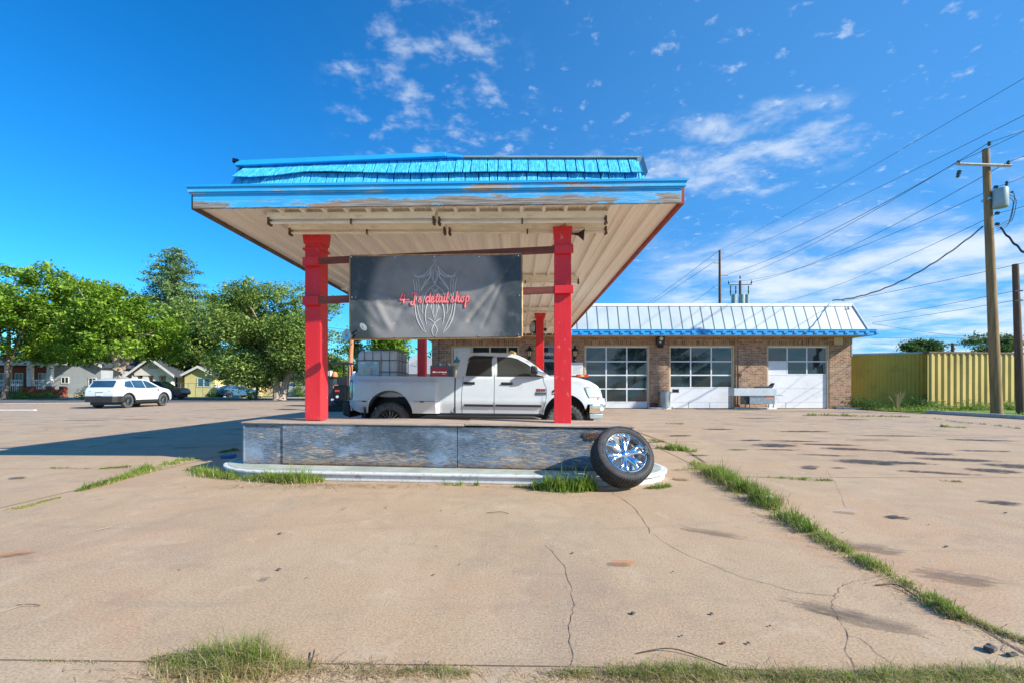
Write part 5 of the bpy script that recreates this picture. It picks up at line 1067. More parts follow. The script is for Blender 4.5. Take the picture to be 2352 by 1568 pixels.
for s in (-1, 1):
    for t_ in T[1:]: side_line(b, catmull([(x, z, 0) for x, z in t_], 5) and [(p.x, p.y) for p in catmull([(x, z, 0) for x, z in t_], 5)], tr_w, s, .0055)
    side_line(b, [(-.425, 1.5), (-.43, 1.75), (-.425, 2.0)], gh_w, s, .005)
b.build('door_seams', 'seam', cab)
b = MB(); b.box2((-1.362, -.96, .66), (-1.337, .96, 1.45)); b.build('bed_gap', 'plastic', trk)
for x in (-1.02, -.13):
    for s in (-1, 1):
        z = 1.335; b = MB(); b.box((x, s * (tr_w(x, z) + .004), z), (.27, .012, .062)); hb = b.build('handle_recess', 'plastic', trk, bevel=.006)
        b = MB(); b.box((x, s * (tr_w(x, z) + .024), z), (.25, .028, .034)); b.build('door_handle', 'plastic', hb, bevel=.012)
for xa, xb_ in ((-1.13, -.44), (-.40, .68)):
    for s in (-1, 1):
        b = MB(); P = [(x, .818 + .0) for x in spread(xa, xb_, 8)]; b.hexa([(xa, s * (tr_w(0, .82) - .01), .79), (xb_, s * (tr_w(0, .82) - .01), .785), (xb_, s * (tr_w(0, .82) + .022), .79), (xa, s * (tr_w(0, .82) + .022), .795), (xa, s * (tr_w(0, .82) - .01), .85), (xb_, s * (tr_w(0, .82) - .01), .845), (xb_, s * (tr_w(0, .82) + .022), .838), (xa, s * (tr_w(0, .82) + .022), .842)]); b.build('side_moulding', 'plastic', trk, bevel=.012)
for s in (-1, 1):                                     # steps
    b = MB(); b.tube([(-2.2, s * .93, .50), (-2.0, s * 1.0, .545), (.5, s * 1.0, .545), (.66, s * .93, .50)], .042, 10)
    for x in (-1.7, -1.1, -.5, .1, .45): b.tube([(x, s * 1.0, .54), (x - .08, s * .6, .46)], .02, 6)
    b.build('side_step', 'grey_plastic' if s > 0 else 'plastic', trk, smooth=True)
b = MB(); b.tube([(-2.2, -.9, .60), (.7, -.9, .60)], .035, 6); b.build('sill', 'plastic', trk)
m_ = [None]
for s in (-1, 1):                                     # mirrors
    b = MB(); b.hexa([(.42, s * 1.02, 1.56), (.60, s * 1.00, 1.56), (.58, s * 1.20, 1.58), (.40, s * 1.22, 1.58), (.44, s * 1.03, 1.74), (.58, s * 1.01, 1.72), (.55, s * 1.18, 1.74), (.42, s * 1.20, 1.76)]); mi = b.build('mirror', 'black_metal', trk, bevel=.03, seg=3)
    b = MB(); b.tube([(.78, s * .90, 1.52), (.72, s * 1.0, 1.56), (.56, s * 1.08, 1.60)], [.04, .05, .055], 8); b.build('mirror_arm', 'chrome', mi, smooth=True)
    b = MB(); b.box((.41, s * 1.115, 1.66), (.012, .15, .14)); b.build('mirror_glass', 'chrome', mi)
for k in range(5):
    b = MB(); y = -.46 + k * .23; b.lathe([(.085, 0), (.075, .03), (.03, .055), (.001, .058)], (-.02 + .03 * (1 - abs(y) / .46), y, 2.075 + .012), (0, 0, 1), 12); b.build('roof_light', 'amber', trk, smooth=True)
# lamps, bumpers
b = MB(); side_patch(b, [(1.70, 1.26), (1.80, 1.275), (2.02, 1.23), (2.09, 1.15), (2.085, 1.03), (1.80, 1.025), (1.76, 1.10)], tr_w, -1, .006, .012); h_ = b.build('headlight', 'headlamp', trk, bevel=.004)
b = MB(); side_line(b, [(1.70, 1.26), (1.80, 1.275), (2.02, 1.23), (2.09, 1.15), (2.085, 1.03), (1.80, 1.025), (1.76, 1.10), (1.70, 1.26)], tr_w, -1, .008, .012); b.build('headlight_trim', 'grey_plastic', h_)
b = MB(); side_patch(b, [(1.70, 1.26), (1.80, 1.275), (2.02, 1.23), (2.09, 1.15), (2.085, 1.03), (1.80, 1.025), (1.76, 1.10)], tr_w, 1, .006, .012); b.build('headlight', 'headlamp', trk)
b = MB(); b.box2((2.10, -.50, .98), (2.16, .50, 1.24)); b.build('grille', 'chrome', trk, bevel=.02)
def bw(x, z): return interp([(1.72, .985), (1.9, .955), (2.1, .86), (2.2, .74)])(x)
xs = spread(1.80, 2.21, 12)
shell(xs, lambda x: .87, lambda x: interp([(1.80, 1.00), (2.0, 1.02), (2.21, 1.0)])(x), bw, 6, 6, .01, .03).build('bumper', 'car_white', trk, smooth=True)
shell(spread(1.82, 2.23, 12), lambda x: interp([(1.82, .66), (1.95, .64), (2.23, .66)])(x), lambda x: .868, lambda x, z: bw(x, z) + .012 - .06 * sstep(.78, .62, z), 6, 6, .0, .02).build('bumper_chrome', 'chrome', trk, smooth=True)
b = MB(); b.hexa([(1.84, -.9, .52), (2.14, -.8, .52), (2.14, .8, .52), (1.84, .9, .52), (1.82, -.92, .638), (2.18, -.80, .638), (2.18, .8, .638), (1.82, .92, .638)]); b.build('air_dam', 'grey_metal', trk, bevel=.02)
b = MB(); b.lathe([(.001, .012), (.055, .012), (.06, 0), (.05, -.03)], (2.12, -.86, .76), (.35, -1, 0), 16); b.build('fog_lamp', 'headlamp', trk, smooth=True)
b = MB(); b.box((2.02, -.90, 1.00), (.05, .03, .02)); b.build('hitch_tape', 'red_plastic', trk)
b = MB(); side_patch(b, [(-3.835, .93), (-3.815, 1.36), (-3.77, 1.39), (-3.73, 1.36), (-3.725, .95), (-3.77, .915)], bed_w, -1, .004, .016); tl = b.build('tail_light', 'car_black', trk, bevel=.004)
b = MB(); side_patch(b, [(-3.808, .98), (-3.805, 1.32), (-3.775, 1.32), (-3.770, .98)], bed_w, -1, .021, .004); b.build('lamp_lens', 'headlamp', tl)
b = MB(); side_patch(b, [(-3.80, .99), (-3.80, 1.12), (-3.775, 1.12), (-3.775, .99)], bed_w, -1, .0255, .002); b.build('reverse_lens', 'amber', tl)
b = MB(); b.hexa([(-3.99, -.96, .56), (-3.80, -.98, .50), (-3.80, .98, .50), (-3.99, .96, .56), (-3.97, -.96, .90), (-3.83, -.98, .90), (-3.83, .98, .90), (-3.97, .96, .90)]); b.build('rear_bumper', 'black_metal', trk, bevel=.025)
b = MB(); b.tube([(.86, -.90, 1.40), (.88, -.92, 1.36)], .02, 8); b.tube([(.86, -.90, 1.40), (.66, -.93, 2.12)], .0045, 5); b.build('aerial', 'plastic', trk)
text('badge_number', '3500', .085, 'red_lens', trk, (.665, -(tr_w(.67, 1.2) + .006), 1.185), bold=.004, sx=1.35)
b = MB(); b.box((.665, -(tr_w(.67, 1.1) + .006), 1.105), (.25, .008, .085)); bg_ = b.build('badge_plate', 'steel', trk, bevel=.004)
text('badge_lettering', 'HEAVY DUTY', .042, 'plastic', bg_, (.665, -(tr_w(.67, 1.1) + .012), 1.105), bold=.002)
b = MB(); b.ribbon(catmull([(.93, -(tr_w(.93, 1.2) + .012), 1.13), (.97, -(tr_w(.97, 1.2) + .013), 1.19), (1.0, -(tr_w(1, 1.2) + .014), 1.14), (1.03, -(tr_w(1, 1.2) + .015), 1.12)], 4), .03, (0, -1, 0)); b.box((.98, -(tr_w(1, 1.2) + .008), 1.10), (.12, .006, .025)); b.build('fender_badge', 'black_metal', trk)
for s in (-1, 1):
    wheel(trk, (RC, s * 1.0, WZ), WR, .24, .275, s, 'mud', 8, 'black_metal', 'steel'); wheel(trk, (FC, s * .86, WZ), WR, .26, .275, s, 'mud', 8, 'black_metal', 'steel')
    b = MB(); b.box((RC - .57, s * .95, .50), (.02, .42, .52)); b.build('mud_flap', 'plastic', trk)
# ------------------------------------------------ tote in the bed
tt = thing('water_tote', 'square white plastic water tote in a steel cage standing in the pickup bed', 'tote', (-3.30, 12.40, 0.99))
b = MB(); b.box2((-.49, -.56, .03), (.49, .56, 1.14)); b.build('bottle', 'tote', tt, bevel=.11, seg=4)
b = MB()
for z in (.10, .36, .62, .90, 1.16):
    q = [(-.51, -.58), (.51, -.58), (.51, .58), (-.51, .58), (-.51, -.58)]; b.tube([(x, y, z) for x, y in q], .011 if z < 1.1 else .015, 6)
for k in range(6):
    x = -.51 + 1.02 * k / 5; b.tube([(x, -.585, .1), (x, -.585, 1.16)], .009, 6); b.tube([(x, .585, .1), (x, .585, 1.16)], .009, 6)
for k in range(8):
    y = -.58 + 1.16 * k / 7
    for x in (-.515, .515): b.tube([(x, y, .1), (x, y, 1.16)], .009, 6)
b.build('cage', 'grey_plastic', tt)
b = MB(); b.box2((-.46, -.602, .12), (.05, -.594, .88)); pn = b.build('plate', 'steel', tt)
b = MB(); b.box2((-.20, -.607, .50), (-.06, -.603, .74)); pp = b.build('paper_label', 'paper', pn)
b = MB()
for k in range(5): b.box((-.13 + (k % 2) * .01, -.6075, .70 - k * .035), (.085 - (k % 2) * .02, .001, .008))
b.build('print', 'plastic', pp)
b = MB(); b.box2((-.40, -.607, .82), (-.29, -.603, .86)); b.build('sticker', 'sign_white', pn)
for q in (((-.06, -.607, .82), (.02, -.603, .86)), ((-.37, -.607, .46), (-.32, -.603, .52))): b = MB(); b.box2(*q); b.build('sticker', 'sign_white', pn)
b = MB(); b.prism([(-.34, -.605, .58), (-.28, -.605, .58), (-.28, -.605, .66), (-.31, -.605, .70), (-.34, -.605, .64)], (0, -.002, 0)); b.build('warning_sticker', 'amber', pn)
b = MB(); b.lathe([(.15, 0), (.15, .05), (.001, .06)], (0, 0, 1.13), n=20); b.build('lid', 'plastic', tt)
b = MB(); b.box2((-.50, -.57, .0), (.50, .57, .028)); b.build('pallet', 'steel', tt)
# ------------------------------------------------ generic car
def car(loc, rz, label, cat, L, W, prof, bots, paint, wheels, wr, name, belt, glass, wins, extra=None, clad=None, group=None, rimr=.6):
    t = thing(name, label, cat, loc, rz, group); top = interp(prof)
    def bot(x):
        z = interp(bots)(x)
        for c in wheels: z = max(z, arch(x, c, wr * 1.16, z, wr * .95))
        return z
    def hw(x, z):
        w = W / 2 - .05 * sstep(belt, .3, z) * .6; e = L / 2 - abs(x)
        if e < .7: w -= .16 * ((.7 - e) / .7) ** 2
        if z > belt: w -= .30 * (z - belt) / .6
        return w
    xs = sorted(set(round(v, 3) for v in spread(-L / 2, L / 2, 90) + [c + q for c in wheels for q in (-wr * 1.16, wr * 1.16)]))
    shell(xs, bot, top, hw, 18, 8, .03, .06).build('body', paint, t, smooth=True)
    for nm, poly in wins:
        window(poly, nm, glass, t, hw)
    for c in wheels:
        for s in (-1, 1):
            wheel(t, (c, s * (W / 2 - .14), wr), wr, .22, wr * rimr, s, 'road', 8, 'black_metal', 'grey_plastic')
            if clad: b = MB(); b.tube([(c - wr * 1.2 * math.cos(a), s * (W / 2 - .02), wr * .95 + wr * 1.2 * math.sin(a)) for a in [math.pi * i / 16 for i in range(17)]], .045, 6); b.build('arch_cladding', clad, t, smooth=True)
    b = MB(); b.box2((-L / 2 + .3, -W / 2 + .2, .2), (L / 2 - .3, W / 2 - .2, .62)); b.build('underbody', 'plastic', t)
    if extra: extra(t, hw, top)
    return t
def suv_extra(t, hw, top):
    L = 4.75
    b = MB(); V = []                                     # rear window on the sloping tailgate
    for x, z in ((-2.21, 1.165), (-2.08, 1.34), (-1.955, 1.50)):
        for k in range(7): y = .66 * (1 - 2 * k / 6) * (1 - .12 * (z - 1.13)); V.append((x - .022 + .02 * (abs(y) / .7) ** 3, y, z + .03))
    b.faces(V, [(i * 7 + k, i * 7 + k + 1, (i + 1) * 7 + k + 1, (i + 1) * 7 + k) for i in range(2) for k in range(6)]); b.build('rear_window', 'car_glass_blue', t, smooth=True)
    for s in (-1, 1):
        b = MB(); b.hexa([(-2.37, s * .40, .93), (-2.36, s * .60, .93), (-2.16, s * .86, .93), (-2.0, s * .88, .95), (-2.35, s * .42, 1.0), (-2.35, s * .60, 1.0), (-2.18, s * .85, 1.01), (-2.0, s * .87, .99)]); b.build('tail_light', 'red_lens', t, bevel=.01)
        b = MB(); b.box((-2.385, s * .55, .58), (.03, .30, .05)); b.build('reflector', 'red_lens', t)
    b = MB(); shell(spread(-2.41, -1.75, 8), lambda x: .36, lambda x: .70, lambda x, z: interp([(-2.41, .74), (-2.25, .90), (-1.75, .965)])(x), 4, 4, 0, .02).build('rear_bumper', 'plastic', t, smooth=True)
    b = MB(); b.box((-2.395, 0, .80), (.02, .34, .15)); b.build('number_plate', 'sign_white', t, bevel=.004)
    b = MB(); b.box((-2.385, 0, .90), (.02, .40, .03)); b.build('plate_recess', 'plastic', t)
    for s in (-1, 1):
        b = MB(); b.box2((-.95, s * .93, .30), (.95, s * .985, .46)); b.build('sill_cladding', 'plastic', t, bevel=.02)
        b = MB(); b.hexa([(.78, s * .93, 1.06), (.95, s * .93, 1.06), (.92, s * 1.1, 1.06), (.80, s * 1.1, 1.06), (.80, s * .93, 1.2), (.92, s * .93, 1.18), (.90, s * 1.08, 1.18), (.82, s * 1.08, 1.2)]); b.build('mirror', 'car_white', t, bevel=.02)
        for x in (-.42, .55): b = MB(); b.box((x, s * (hw(x, .92) + .012), .93), (.18, .02, .03)); b.build('door_handle', 'car_white', t, bevel=.006)
        b = MB()
        for ln in ([(-.95, .50), (-1.0, .9), (-.9, 1.05)], [(-.05, .46), (-.06, 1.05)], [(.92, .46), (.98, .8), (.92, 1.05)]): side_line(b, ln, hw, s, .006)
        b.build('door_seams', 'seam', t)
    b = MB(); b.box2((-2.02, -.62, 1.56), (-1.78, .62, 1.60)); b.build('spoiler', 'car_white', t, bevel=.01)
suv = car((-22.95, 29.2, 0), R(91), 'white crossover with dark lower cladding parked on the forecourt before the houses', 'car', 4.75, 1.88,
    [(-2.375, .90), (-2.33, 1.06), (-2.22, 1.16), (-2.0, 1.46), (-1.86, 1.60), (-1.5, 1.665), (-.7, 1.71), (.0, 1.68), (.45, 1.58), (1.15, 1.22), (1.45, 1.14), (1.9, 1.06), (2.2, .92), (2.36, .70), (2.375, .6)],
    [(-2.375, .48), (-2.1, .40), (2.1, .38), (2.375, .46)], 'car_white', (-1.44, 1.41), .40, 'parked_car', 1.06, 'car_glass_blue',
    [('quarter_window', [(-1.66, 1.26), (-1.45, 1.52), (-1.05, 1.57), (-1.02, 1.18), (-1.5, 1.19)]), ('rear_door_window', [(-.96, 1.17), (-.98, 1.59), (-.14, 1.60), (-.12, 1.15)]), ('front_door_window', [(-.04, 1.15), (-.06, 1.60), (.28, 1.54), (.95, 1.19)])], suv_extra, 'plastic')
car((-33.6, 45.8, 0), R(4), 'black pickup on the street behind the white crossover', 'pickup truck', 5.2, 1.95,
    [(-2.6, 1.05), (-2.58, 1.1), (-.75, 1.1), (-.70, 1.3), (-.5, 1.66), (-.2, 1.72), (.45, 1.70), (.65, 1.62), (1.2, 1.16), (1.4, 1.12), (2.3, 1.04), (2.5, .9), (2.6, .7)],
    [(-2.6, .5), (-2.4, .42), (2.4, .42), (2.6, .5)], 'car_black', (-1.6, 1.65), .40, 'parked_pickup', 1.12, 'car_glass_blue', [('side_window', [(-.5, 1.16), (-.38, 1.58), (.45, 1.60), (.95, 1.18)])])
car((-30.3, 53.2, -.02), R(62), 'small blue car parked in the shade under the spreading elm', 'car', 4.3, 1.75,
    [(-2.15, .75), (-2.1, .95), (-1.7, 1.0), (-1.2, 1.28), (-.8, 1.36), (.1, 1.36), (.9, .98), (1.9, .84), (2.15, .62)], [(-2.15, .36), (-1.9, .26), (1.9, .26), (2.15, .36)], 'car_blue', (-1.3, 1.3), .32, 'parked_car', .92, 'car_glass_blue', [('side_window', [(-1.1, 1.0), (-.8, 1.27), (.1, 1.27), (.62, 1.0)])])
car((-24.6, 57.0, 0), R(20), 'pale blue and silver car half hidden behind the tree trunks', 'car', 4.4, 1.8,
    [(-2.2, .85), (-2.1, 1.05), (-1.7, 1.2), (-1.3, 1.6), (.2, 1.6), (1.0, 1.1), (2.0, .95), (2.2, .7)], [(-2.2, .4), (-1.9, .3), (1.9, .3), (2.2, .4)], 'steel', (-1.3, 1.35), .34, 'parked_car', 1.05, 'car_glass_blue', [('side_window', [(-1.2, 1.1), (-1.0, 1.5), (.2, 1.5), (.8, 1.12)])])
# ------------------------------------------------ mini excavator behind the tailgate
ex = thing('mini_excavator', 'small black mini excavator with a flat canopy on four posts beyond the pickup tailgate', 'excavator', (-8.62, 24.6, 0))
b = MB(); b.box((-.02, 0, 2.40), (1.02, 1.1, .09)); b.build('canopy_roof', 'dark_panel', ex, bevel=.03)
for x, y in ((-.48, -.45), (.44, -.45), (-.10, .45), (.28, .45)): b = MB(); b.tube(catmull([(x * .92, y, 2.36), (x * 1.06, y, 2.1), (x * 1.02, y, 1.1)], 5), .028, 6); b.build('post', 'black_metal', ex)
b = MB(); b.box2((-.16, -.4, 1.25), (.30, -.1, 1.72)); b.build('seat', 'plastic', ex, bevel=.05)
b = MB(); b.box2((-.34, -.45, .50), (.42, .5, 1.26)); b.box2((-.26, -.52, .42), (.34, -.451, 1.15)); b.build('body', 'black_metal', ex, bevel=.05)
b = MB(); b.tube([(-.30, -.55, 1.24), (-.2, -.58, 1.30), (-.02, -.58, 1.30)], .025, 6); b.tube([(-.26, -.55, 1.26), (-.26, -.55, 1.16)], .02, 6); b.build('lever', 'orange', ex)
b = MB(); b.box((-.08, -.535, 1.02), (.22, .02, .10)); b.build('red_label', 'red_plastic', ex)
b = MB(); b.lathe([(.07, .012), (.07, 0)], (-.08, -.53, .73), (0, -1, 0), 16, cap=True); b.build('round_label', 'sign_white', ex)
b = MB(); b.box((-.31, -.53, .58), (.15, .02, .10)); b.build('square_label', 'sign_white', ex)
for sx_ in (-.44, .40):
    b = MB(); P = []
    for i in range(24):
        a = 2 * math.pi * i / 24; P.append((sx_ - .10, math.cos(a) * .15 + (.5 if math.cos(a) > 0 else -.5), .17 + .16 * math.sin(a)))
    b.prism(P, (.24, 0, 0)); b.build('track', 'rubber', ex, bevel=.01)
b = MB(); b.box((-.02, -.2, .30), (.6, .8, .2)); b.tube([(-.02, -.45, .34), (.1, -.75, .22)], .06, 6); b.box2((-.5, -.86, .03), (.46, -.80, .26)); b.build('undercarriage', 'black_metal', ex)
p = at(765, 905, 30); t = thing('scrap_bin', 'dark grey metal bin with junk behind the mini excavator', 'bin', (p.x + .25, 30, 0))
b = MB(); b.box2((-1.0, -.6, .15), (.0, .9, 1.75)); b.build('body', 'dark_panel', t, bevel=.03)
b = MB(); b.box2((-1.05, -.66, 1.751), (.05, .95, 1.83)); b.build('rim', 'black_metal', t)
for (x, z, r, m, lb) in ((.10, 1.93, .18, 'orange', 'orange tub on top of the dark metal bin'), (-.2, 2.0, .2, 'sign_white', 'white bundle on top of the dark metal bin'), (1.35, 1.95, .22, 'sign_white', 'white and amber lamp housing behind the excavator seat')):
    q = Vector((p.x + x, 30, 0)); b = MB((q.x, 30, z - .1)); b.lathe([(.001, -.12), (r, -.12), (r * 1.05, .05), (r * .7, .2), (.001, .22)], (q.x, 30, z), n=12, cap=False); o = b.build('tub', m, None, smooth=True); tag(o, lb, 'tub')
# ------------------------------------------------ leaning spare wheel
sp_n = Vector((.20, -math.cos(R(35)), math.sin(R(35)))).normalized()
swl = thing('spare_wheel', 'large tyre on a six spoke chrome wheel leaning against the planter end', 'wheel', (1.36, 5.985, .392))
swl.rotation_mode = 'QUATERNION'; swl.rotation_quaternion = sp_n.to_track_quat('Z', 'Y')        # local z is the axle, facing out
swl.rotation_quaternion = swl.rotation_quaternion @ Matrix.Rotation(R(12), 4, 'Z').to_quaternion()
TR, TH_, RR_ = .380, .132, .256
b = MB(); N_ = 96; prof = [(RR_ * .97, -TH_ * .7), (RR_ * 1.0, -TH_ * .9), (TR * .80, -TH_ * 1.06), (TR * .93, -TH_ * .98), (TR * .965, -TH_ * .78), (TR * .972, 0), (TR * .965, TH_ * .78), (TR * .93, TH_ * .98), (TR * .86, TH_ * 1.07), (TR * .78, TH_ * 1.08), (RR_ * 1.10, TH_ * 1.02), (RR_ * 1.03, TH_ * .94), (RR_ * .99, TH_ * .8)]
b.lathe(prof, (0, 0, 0), (0, 0, 1), N_)
ty = b.build('tyre', 'rubber', swl, smooth=True)
b = MB()
for k in range(76):                                   # tread blocks: shoulder ribs run onto the side wall
    a = 2 * math.pi * k / 64; rot = Matrix.Rotation(a, 3, 'Z')
    for s in (-1, 1):
        P = [(TR * .90, TH_ * 1.055), (TR * .945, TH_ * 1.0), (TR * .978, TH_ * .86), (TR * .992, TH_ * .72), (TR * 1.0, TH_ * .42), (TR * .95, TH_ * .42), (TR * .88, TH_ * .95)]; hwid = .0125
        b.prism([rot @ Vector((r, -hwid, s * z)) for r, z in P], rot @ Vector((0, 2 * hwid, 0)))
    for z0, z1, sk in ((-TH_ * .34, -.008, .010), (.008, TH_ * .34, -.010)):
        q = [(-.0115, z0), (.0115, z0), (.0115 + sk, (z0 + z1) / 2), (.0115, z1), (-.0115, z1), (-.0115 + sk, (z0 + z1) / 2)]
        b.prism([rot @ Vector((TR * .96, y, z)) for y, z in q], rot @ Vector((TR * .04, 0, 0)))
b.build('tread', 'rubber', ty)
b = MB(); b.lathe([(TR * .80, TH_ * 1.085), (TR * .795, TH_ * 1.11), (TR * .785, TH_ * 1.085)], (0, 0, 0), (0, 0, 1), 96); b.lathe([(TR * .66, TH_ * 1.055), (TR * .655, TH_ * 1.08), (TR * .65, TH_ * 1.05)], (0, 0, 0), (0, 0, 1), 96); b.build('side_wall_rib', 'rubber', ty, smooth=True)
for word, ang in (('RADIAL', R(150)), ('TRAC', R(-12))):
    for i, ch in enumerate(word):
        a = ang - (i - len(word) / 2) * .105; r = TR * .725
        text('tyre_lettering', ch, .05, 'dark_panel', ty, (r * math.cos(a), r * math.sin(a), TH_ * 1.085), (0, 0, a - math.pi / 2), bold=.003)
b = MB(); b.lathe([(RR_ * 1.02, TH_ * .92), (RR_ * 1.035, TH_ * 1.0), (RR_ * 1.0, TH_ * 1.03), (RR_ * .955, TH_ * 1.0), (RR_ * .94, TH_ * .85), (RR_ * .88, TH_ * .62), (RR_ * .875, -TH_ * .7), (RR_ * 1.0, -TH_ * .9)], (0, 0, 0), (0, 0, 1), 96); rim = b.build('rim', 'chrome', swl, smooth=True)
b = MB()
for k in range(6):
    a = 2 * math.pi * k / 6; rot = Matrix.Rotation(a, 3, 'Z')
    for s in (-1, 1):                                 # each spoke forks into two arms that meet the barrel
        P = [(RR_ * .16, 0, TH_ * .42), (RR_ * .40, s * RR_ * .045, TH_ * .50), (RR_ * .62, s * RR_ * .085, TH_ * .62), (RR_ * .80, s * RR_ * .15, TH_ * .62), (RR_ * .93, s * RR_ * .22, TH_ * .56)]
        Q = catmull([rot @ Vector(p) for p in P], 4); b.tube(Q, [.036 - .014 * i / (len(Q) - 1) for i in range(len(Q))], 10)
b.build('spokes', 'chrome', rim, smooth=True)
b = MB(); b.lathe([(RR_ * .33, TH_ * .20), (RR_ * .31, TH_ * .50), (RR_ * .22, TH_ * .56), (RR_ * .20, TH_ * .70), (RR_ * .14, TH_ * .80), (.001, TH_ * .82)], (0, 0, 0), (0, 0, 1), 32); b.build('centre_cap', 'chrome', rim, smooth=True)
b = MB()
for k in range(6):
    a = 2 * math.pi * (k + .5) / 6; b.lathe([(.013, TH_ * .3), (.012, TH_ * .56), (.001, TH_ * .57)], (RR_ * .27 * math.cos(a), RR_ * .27 * math.sin(a), 0), (0, 0, 1), 8)
b.build('bolt_hole', 'black_metal', rim)
b = MB()
for k in range(20):
    a = 2 * math.pi * k / 20; b.lathe([(.006, TH_ * .99), (.005, TH_ * 1.07), (.001, TH_ * 1.08)], (RR_ * .975 * math.cos(a), RR_ * .975 * math.sin(a), 0), (0, 0, 1), 6)
b.build('rivet', 'chrome', rim, smooth=True)
# ================================================================ HOUSES
def gable(b, x0, x1, y0, y1, ze, zp, t=.16, over=.45, along='y'):
    """roof slabs; ridge along y (gable faces the street) or along x"""
    if along == 'y':
        xm = (x0 + x1) / 2; k = (zp - ze) / (xm - x0)
        for xa, s in ((x0 - over, 1), (x1 + over, -1)):
            za = ze - over * k; q = [(xa, y0 - over, za), (xm, y0 - over, zp), (xm, y1, zp), (xa, y1, za)]; b.hexa([Vector(p) for p in q] + [Vector(p) + Vector((0, 0, t)) for p in q])
    else:
        ym = (y0 + y1) / 2; k = (zp - ze) / (ym - y0)
        for ya in (y0 - over, y1 + over):
            za = ze - over * k; q = [(x0 - over, ya, za), (x1 + over, ya, za), (x1 + over, ym, zp), (x0 - over, ym, zp)]; b.hexa([Vector(p) for p in q] + [Vector(p) + Vector((0, 0, t)) for p in q])
def gwall(b, x0, x1, y, ze, zp, th=.2):
    xm = (x0 + x1) / 2; b.prism([(x0, y, 0), (x1, y, 0), (x1, y, ze), (xm, y, zp), (x0, y, ze)], (0, th, 0))
def rake(b, x0, x1, y, ze, zp, over=.45, wd=.22):
    xm = (x0 + x1) / 2; k = (zp - ze) / (xm - x0)
    for s, xa in ((1, x0 - over), (-1, x1 + over)):
        za = ze - over * k; b.hexa([(xa, y, za - .06), (xm, y, zp - .06), (xm, y + .06, zp - .06), (xa, y + .06, za - .06), (xa, y, za + wd), (xm, y, zp + wd), (xm, y + .06, zp + wd), (xa, y + .06, za + wd)])
def win(par, O, x0, x1, z0, z1, y, m='reflector_glass'):
    b = MB(O)
    for a, c in (((x0 - .08, z0 - .08), (x1 + .08, z0)), ((x0 - .08, z1), (x1 + .08, z1 + .08)), ((x0 - .08, z0), (x0, z1)), ((x1, z0), (x1 + .08, z1)), (((x0 + x1) / 2 - .03, z0), ((x0 + x1) / 2 + .03, z1))): b.box2((a[0], y - .05, a[1]), (c[0], y - .001, c[1]))
    f = b.build('window', 'siding_white', par); b = MB(O); b.box2((x0, y - .02, z0), (x1, y - .002, z1)); b.build('pane', m, f)
def X(px, Y): return (px - CX) * Y / F
def Z(py, Y): return H - (py - HY) * Y / F
# brick porch house, far left
Y = 51.0; hb = thing('porch_house', 'red brick porch house with white posts and railings behind the leftmost maple', 'house', (X(60, Y), Y, 0)); O = hb.location
xa, xb_ = X(-120, Y), X(126, Y)
b = MB(O); b.box2((xa, Y + 2.4, 0), (xb_ - 1.0, Y + 9, Z(838, Y))); b.build('wall', 'brick_red', hb)
b = MB(O)
for p0, p1 in ((-120, 24), (24, 52), (62, 92), (98, 108), (113, 140)): b.box2((X(p0, Y), Y, 0), (X(p1, Y) - .02, Y + .35, Z(899 if p0 < 60 else 893, Y)))
for p in (14, 50, 72, 112, 142): b.box2((X(p - 5, Y), Y - .08, 0), (X(p + 5, Y), Y + .45, Z(886, Y)))
b.box2((X(62, Y), Y - 1.2, 0), (X(98, Y), Y - .1, .45)); b.build('porch_wall', 'brick_red', hb)
for p in (14, 65, 111):
    b = MB(O); b.box2((X(p, Y) - .22, Y + .02, Z(886, Y)), (X(p, Y) + .22, Y + .42, Z(836, Y))); b.build('post', 'siding_white', hb, bevel=.02)
b = MB(O)
for p0, p1 in ((-120, 9), (19, 46), (70, 106)):
    for z in (Z(883, Y), Z(872, Y)): b.box2((X(p0, Y), Y + .15, z - .06), (X(p1, Y), Y + .25, z + .06))
    x = X(p0, Y)
    while x < X(p1, Y): b.box2((x, Y + .18, Z(898, Y)), (x + .06, Y + .22, Z(873, Y))); x += .22
b.build('railing', 'siding_white', hb)
b = MB(O); b.box2((xa, Y - .5, Z(838, Y)), (xb_ + .3, Y + .0, Z(826, Y))); b.box2((xa, Y + .001, Z(836, Y)), (xb_ + .2, Y + 9, Z(829, Y))); b.build('porch_beam', 'siding_white', hb)
b = MB(O); b.hexa([(xa, Y - .5, Z(826, Y) + .002), (xb_ + .3, Y - .5, Z(826, Y) + .002), (xb_ + .3, Y + 9, Z(826, Y) + .002), (xa, Y + 9, Z(826, Y) + .002), (xa, Y + 3.5, Z(811, Y)), (xb_ - 1.2, Y + 3.5, Z(811, Y)), (xb_ - 1.2, Y + 5, Z(811, Y)), (xa, Y + 5, Z(811, Y))]); b.build('roof', 'roof_dark', hb)
for p0, p1 in ((-8, 8), (28, 44), (82, 104)): win(hb, O, X(p0, Y + 2), X(p1, Y + 2), 1.0, 2.6, Y + 2.4)
b = MB(O); b.box2((X(46, Y), Y + 2.35, .5), (X(58, Y), Y + 2.399, 2.6)); b.build('door', 'siding_white', hb)
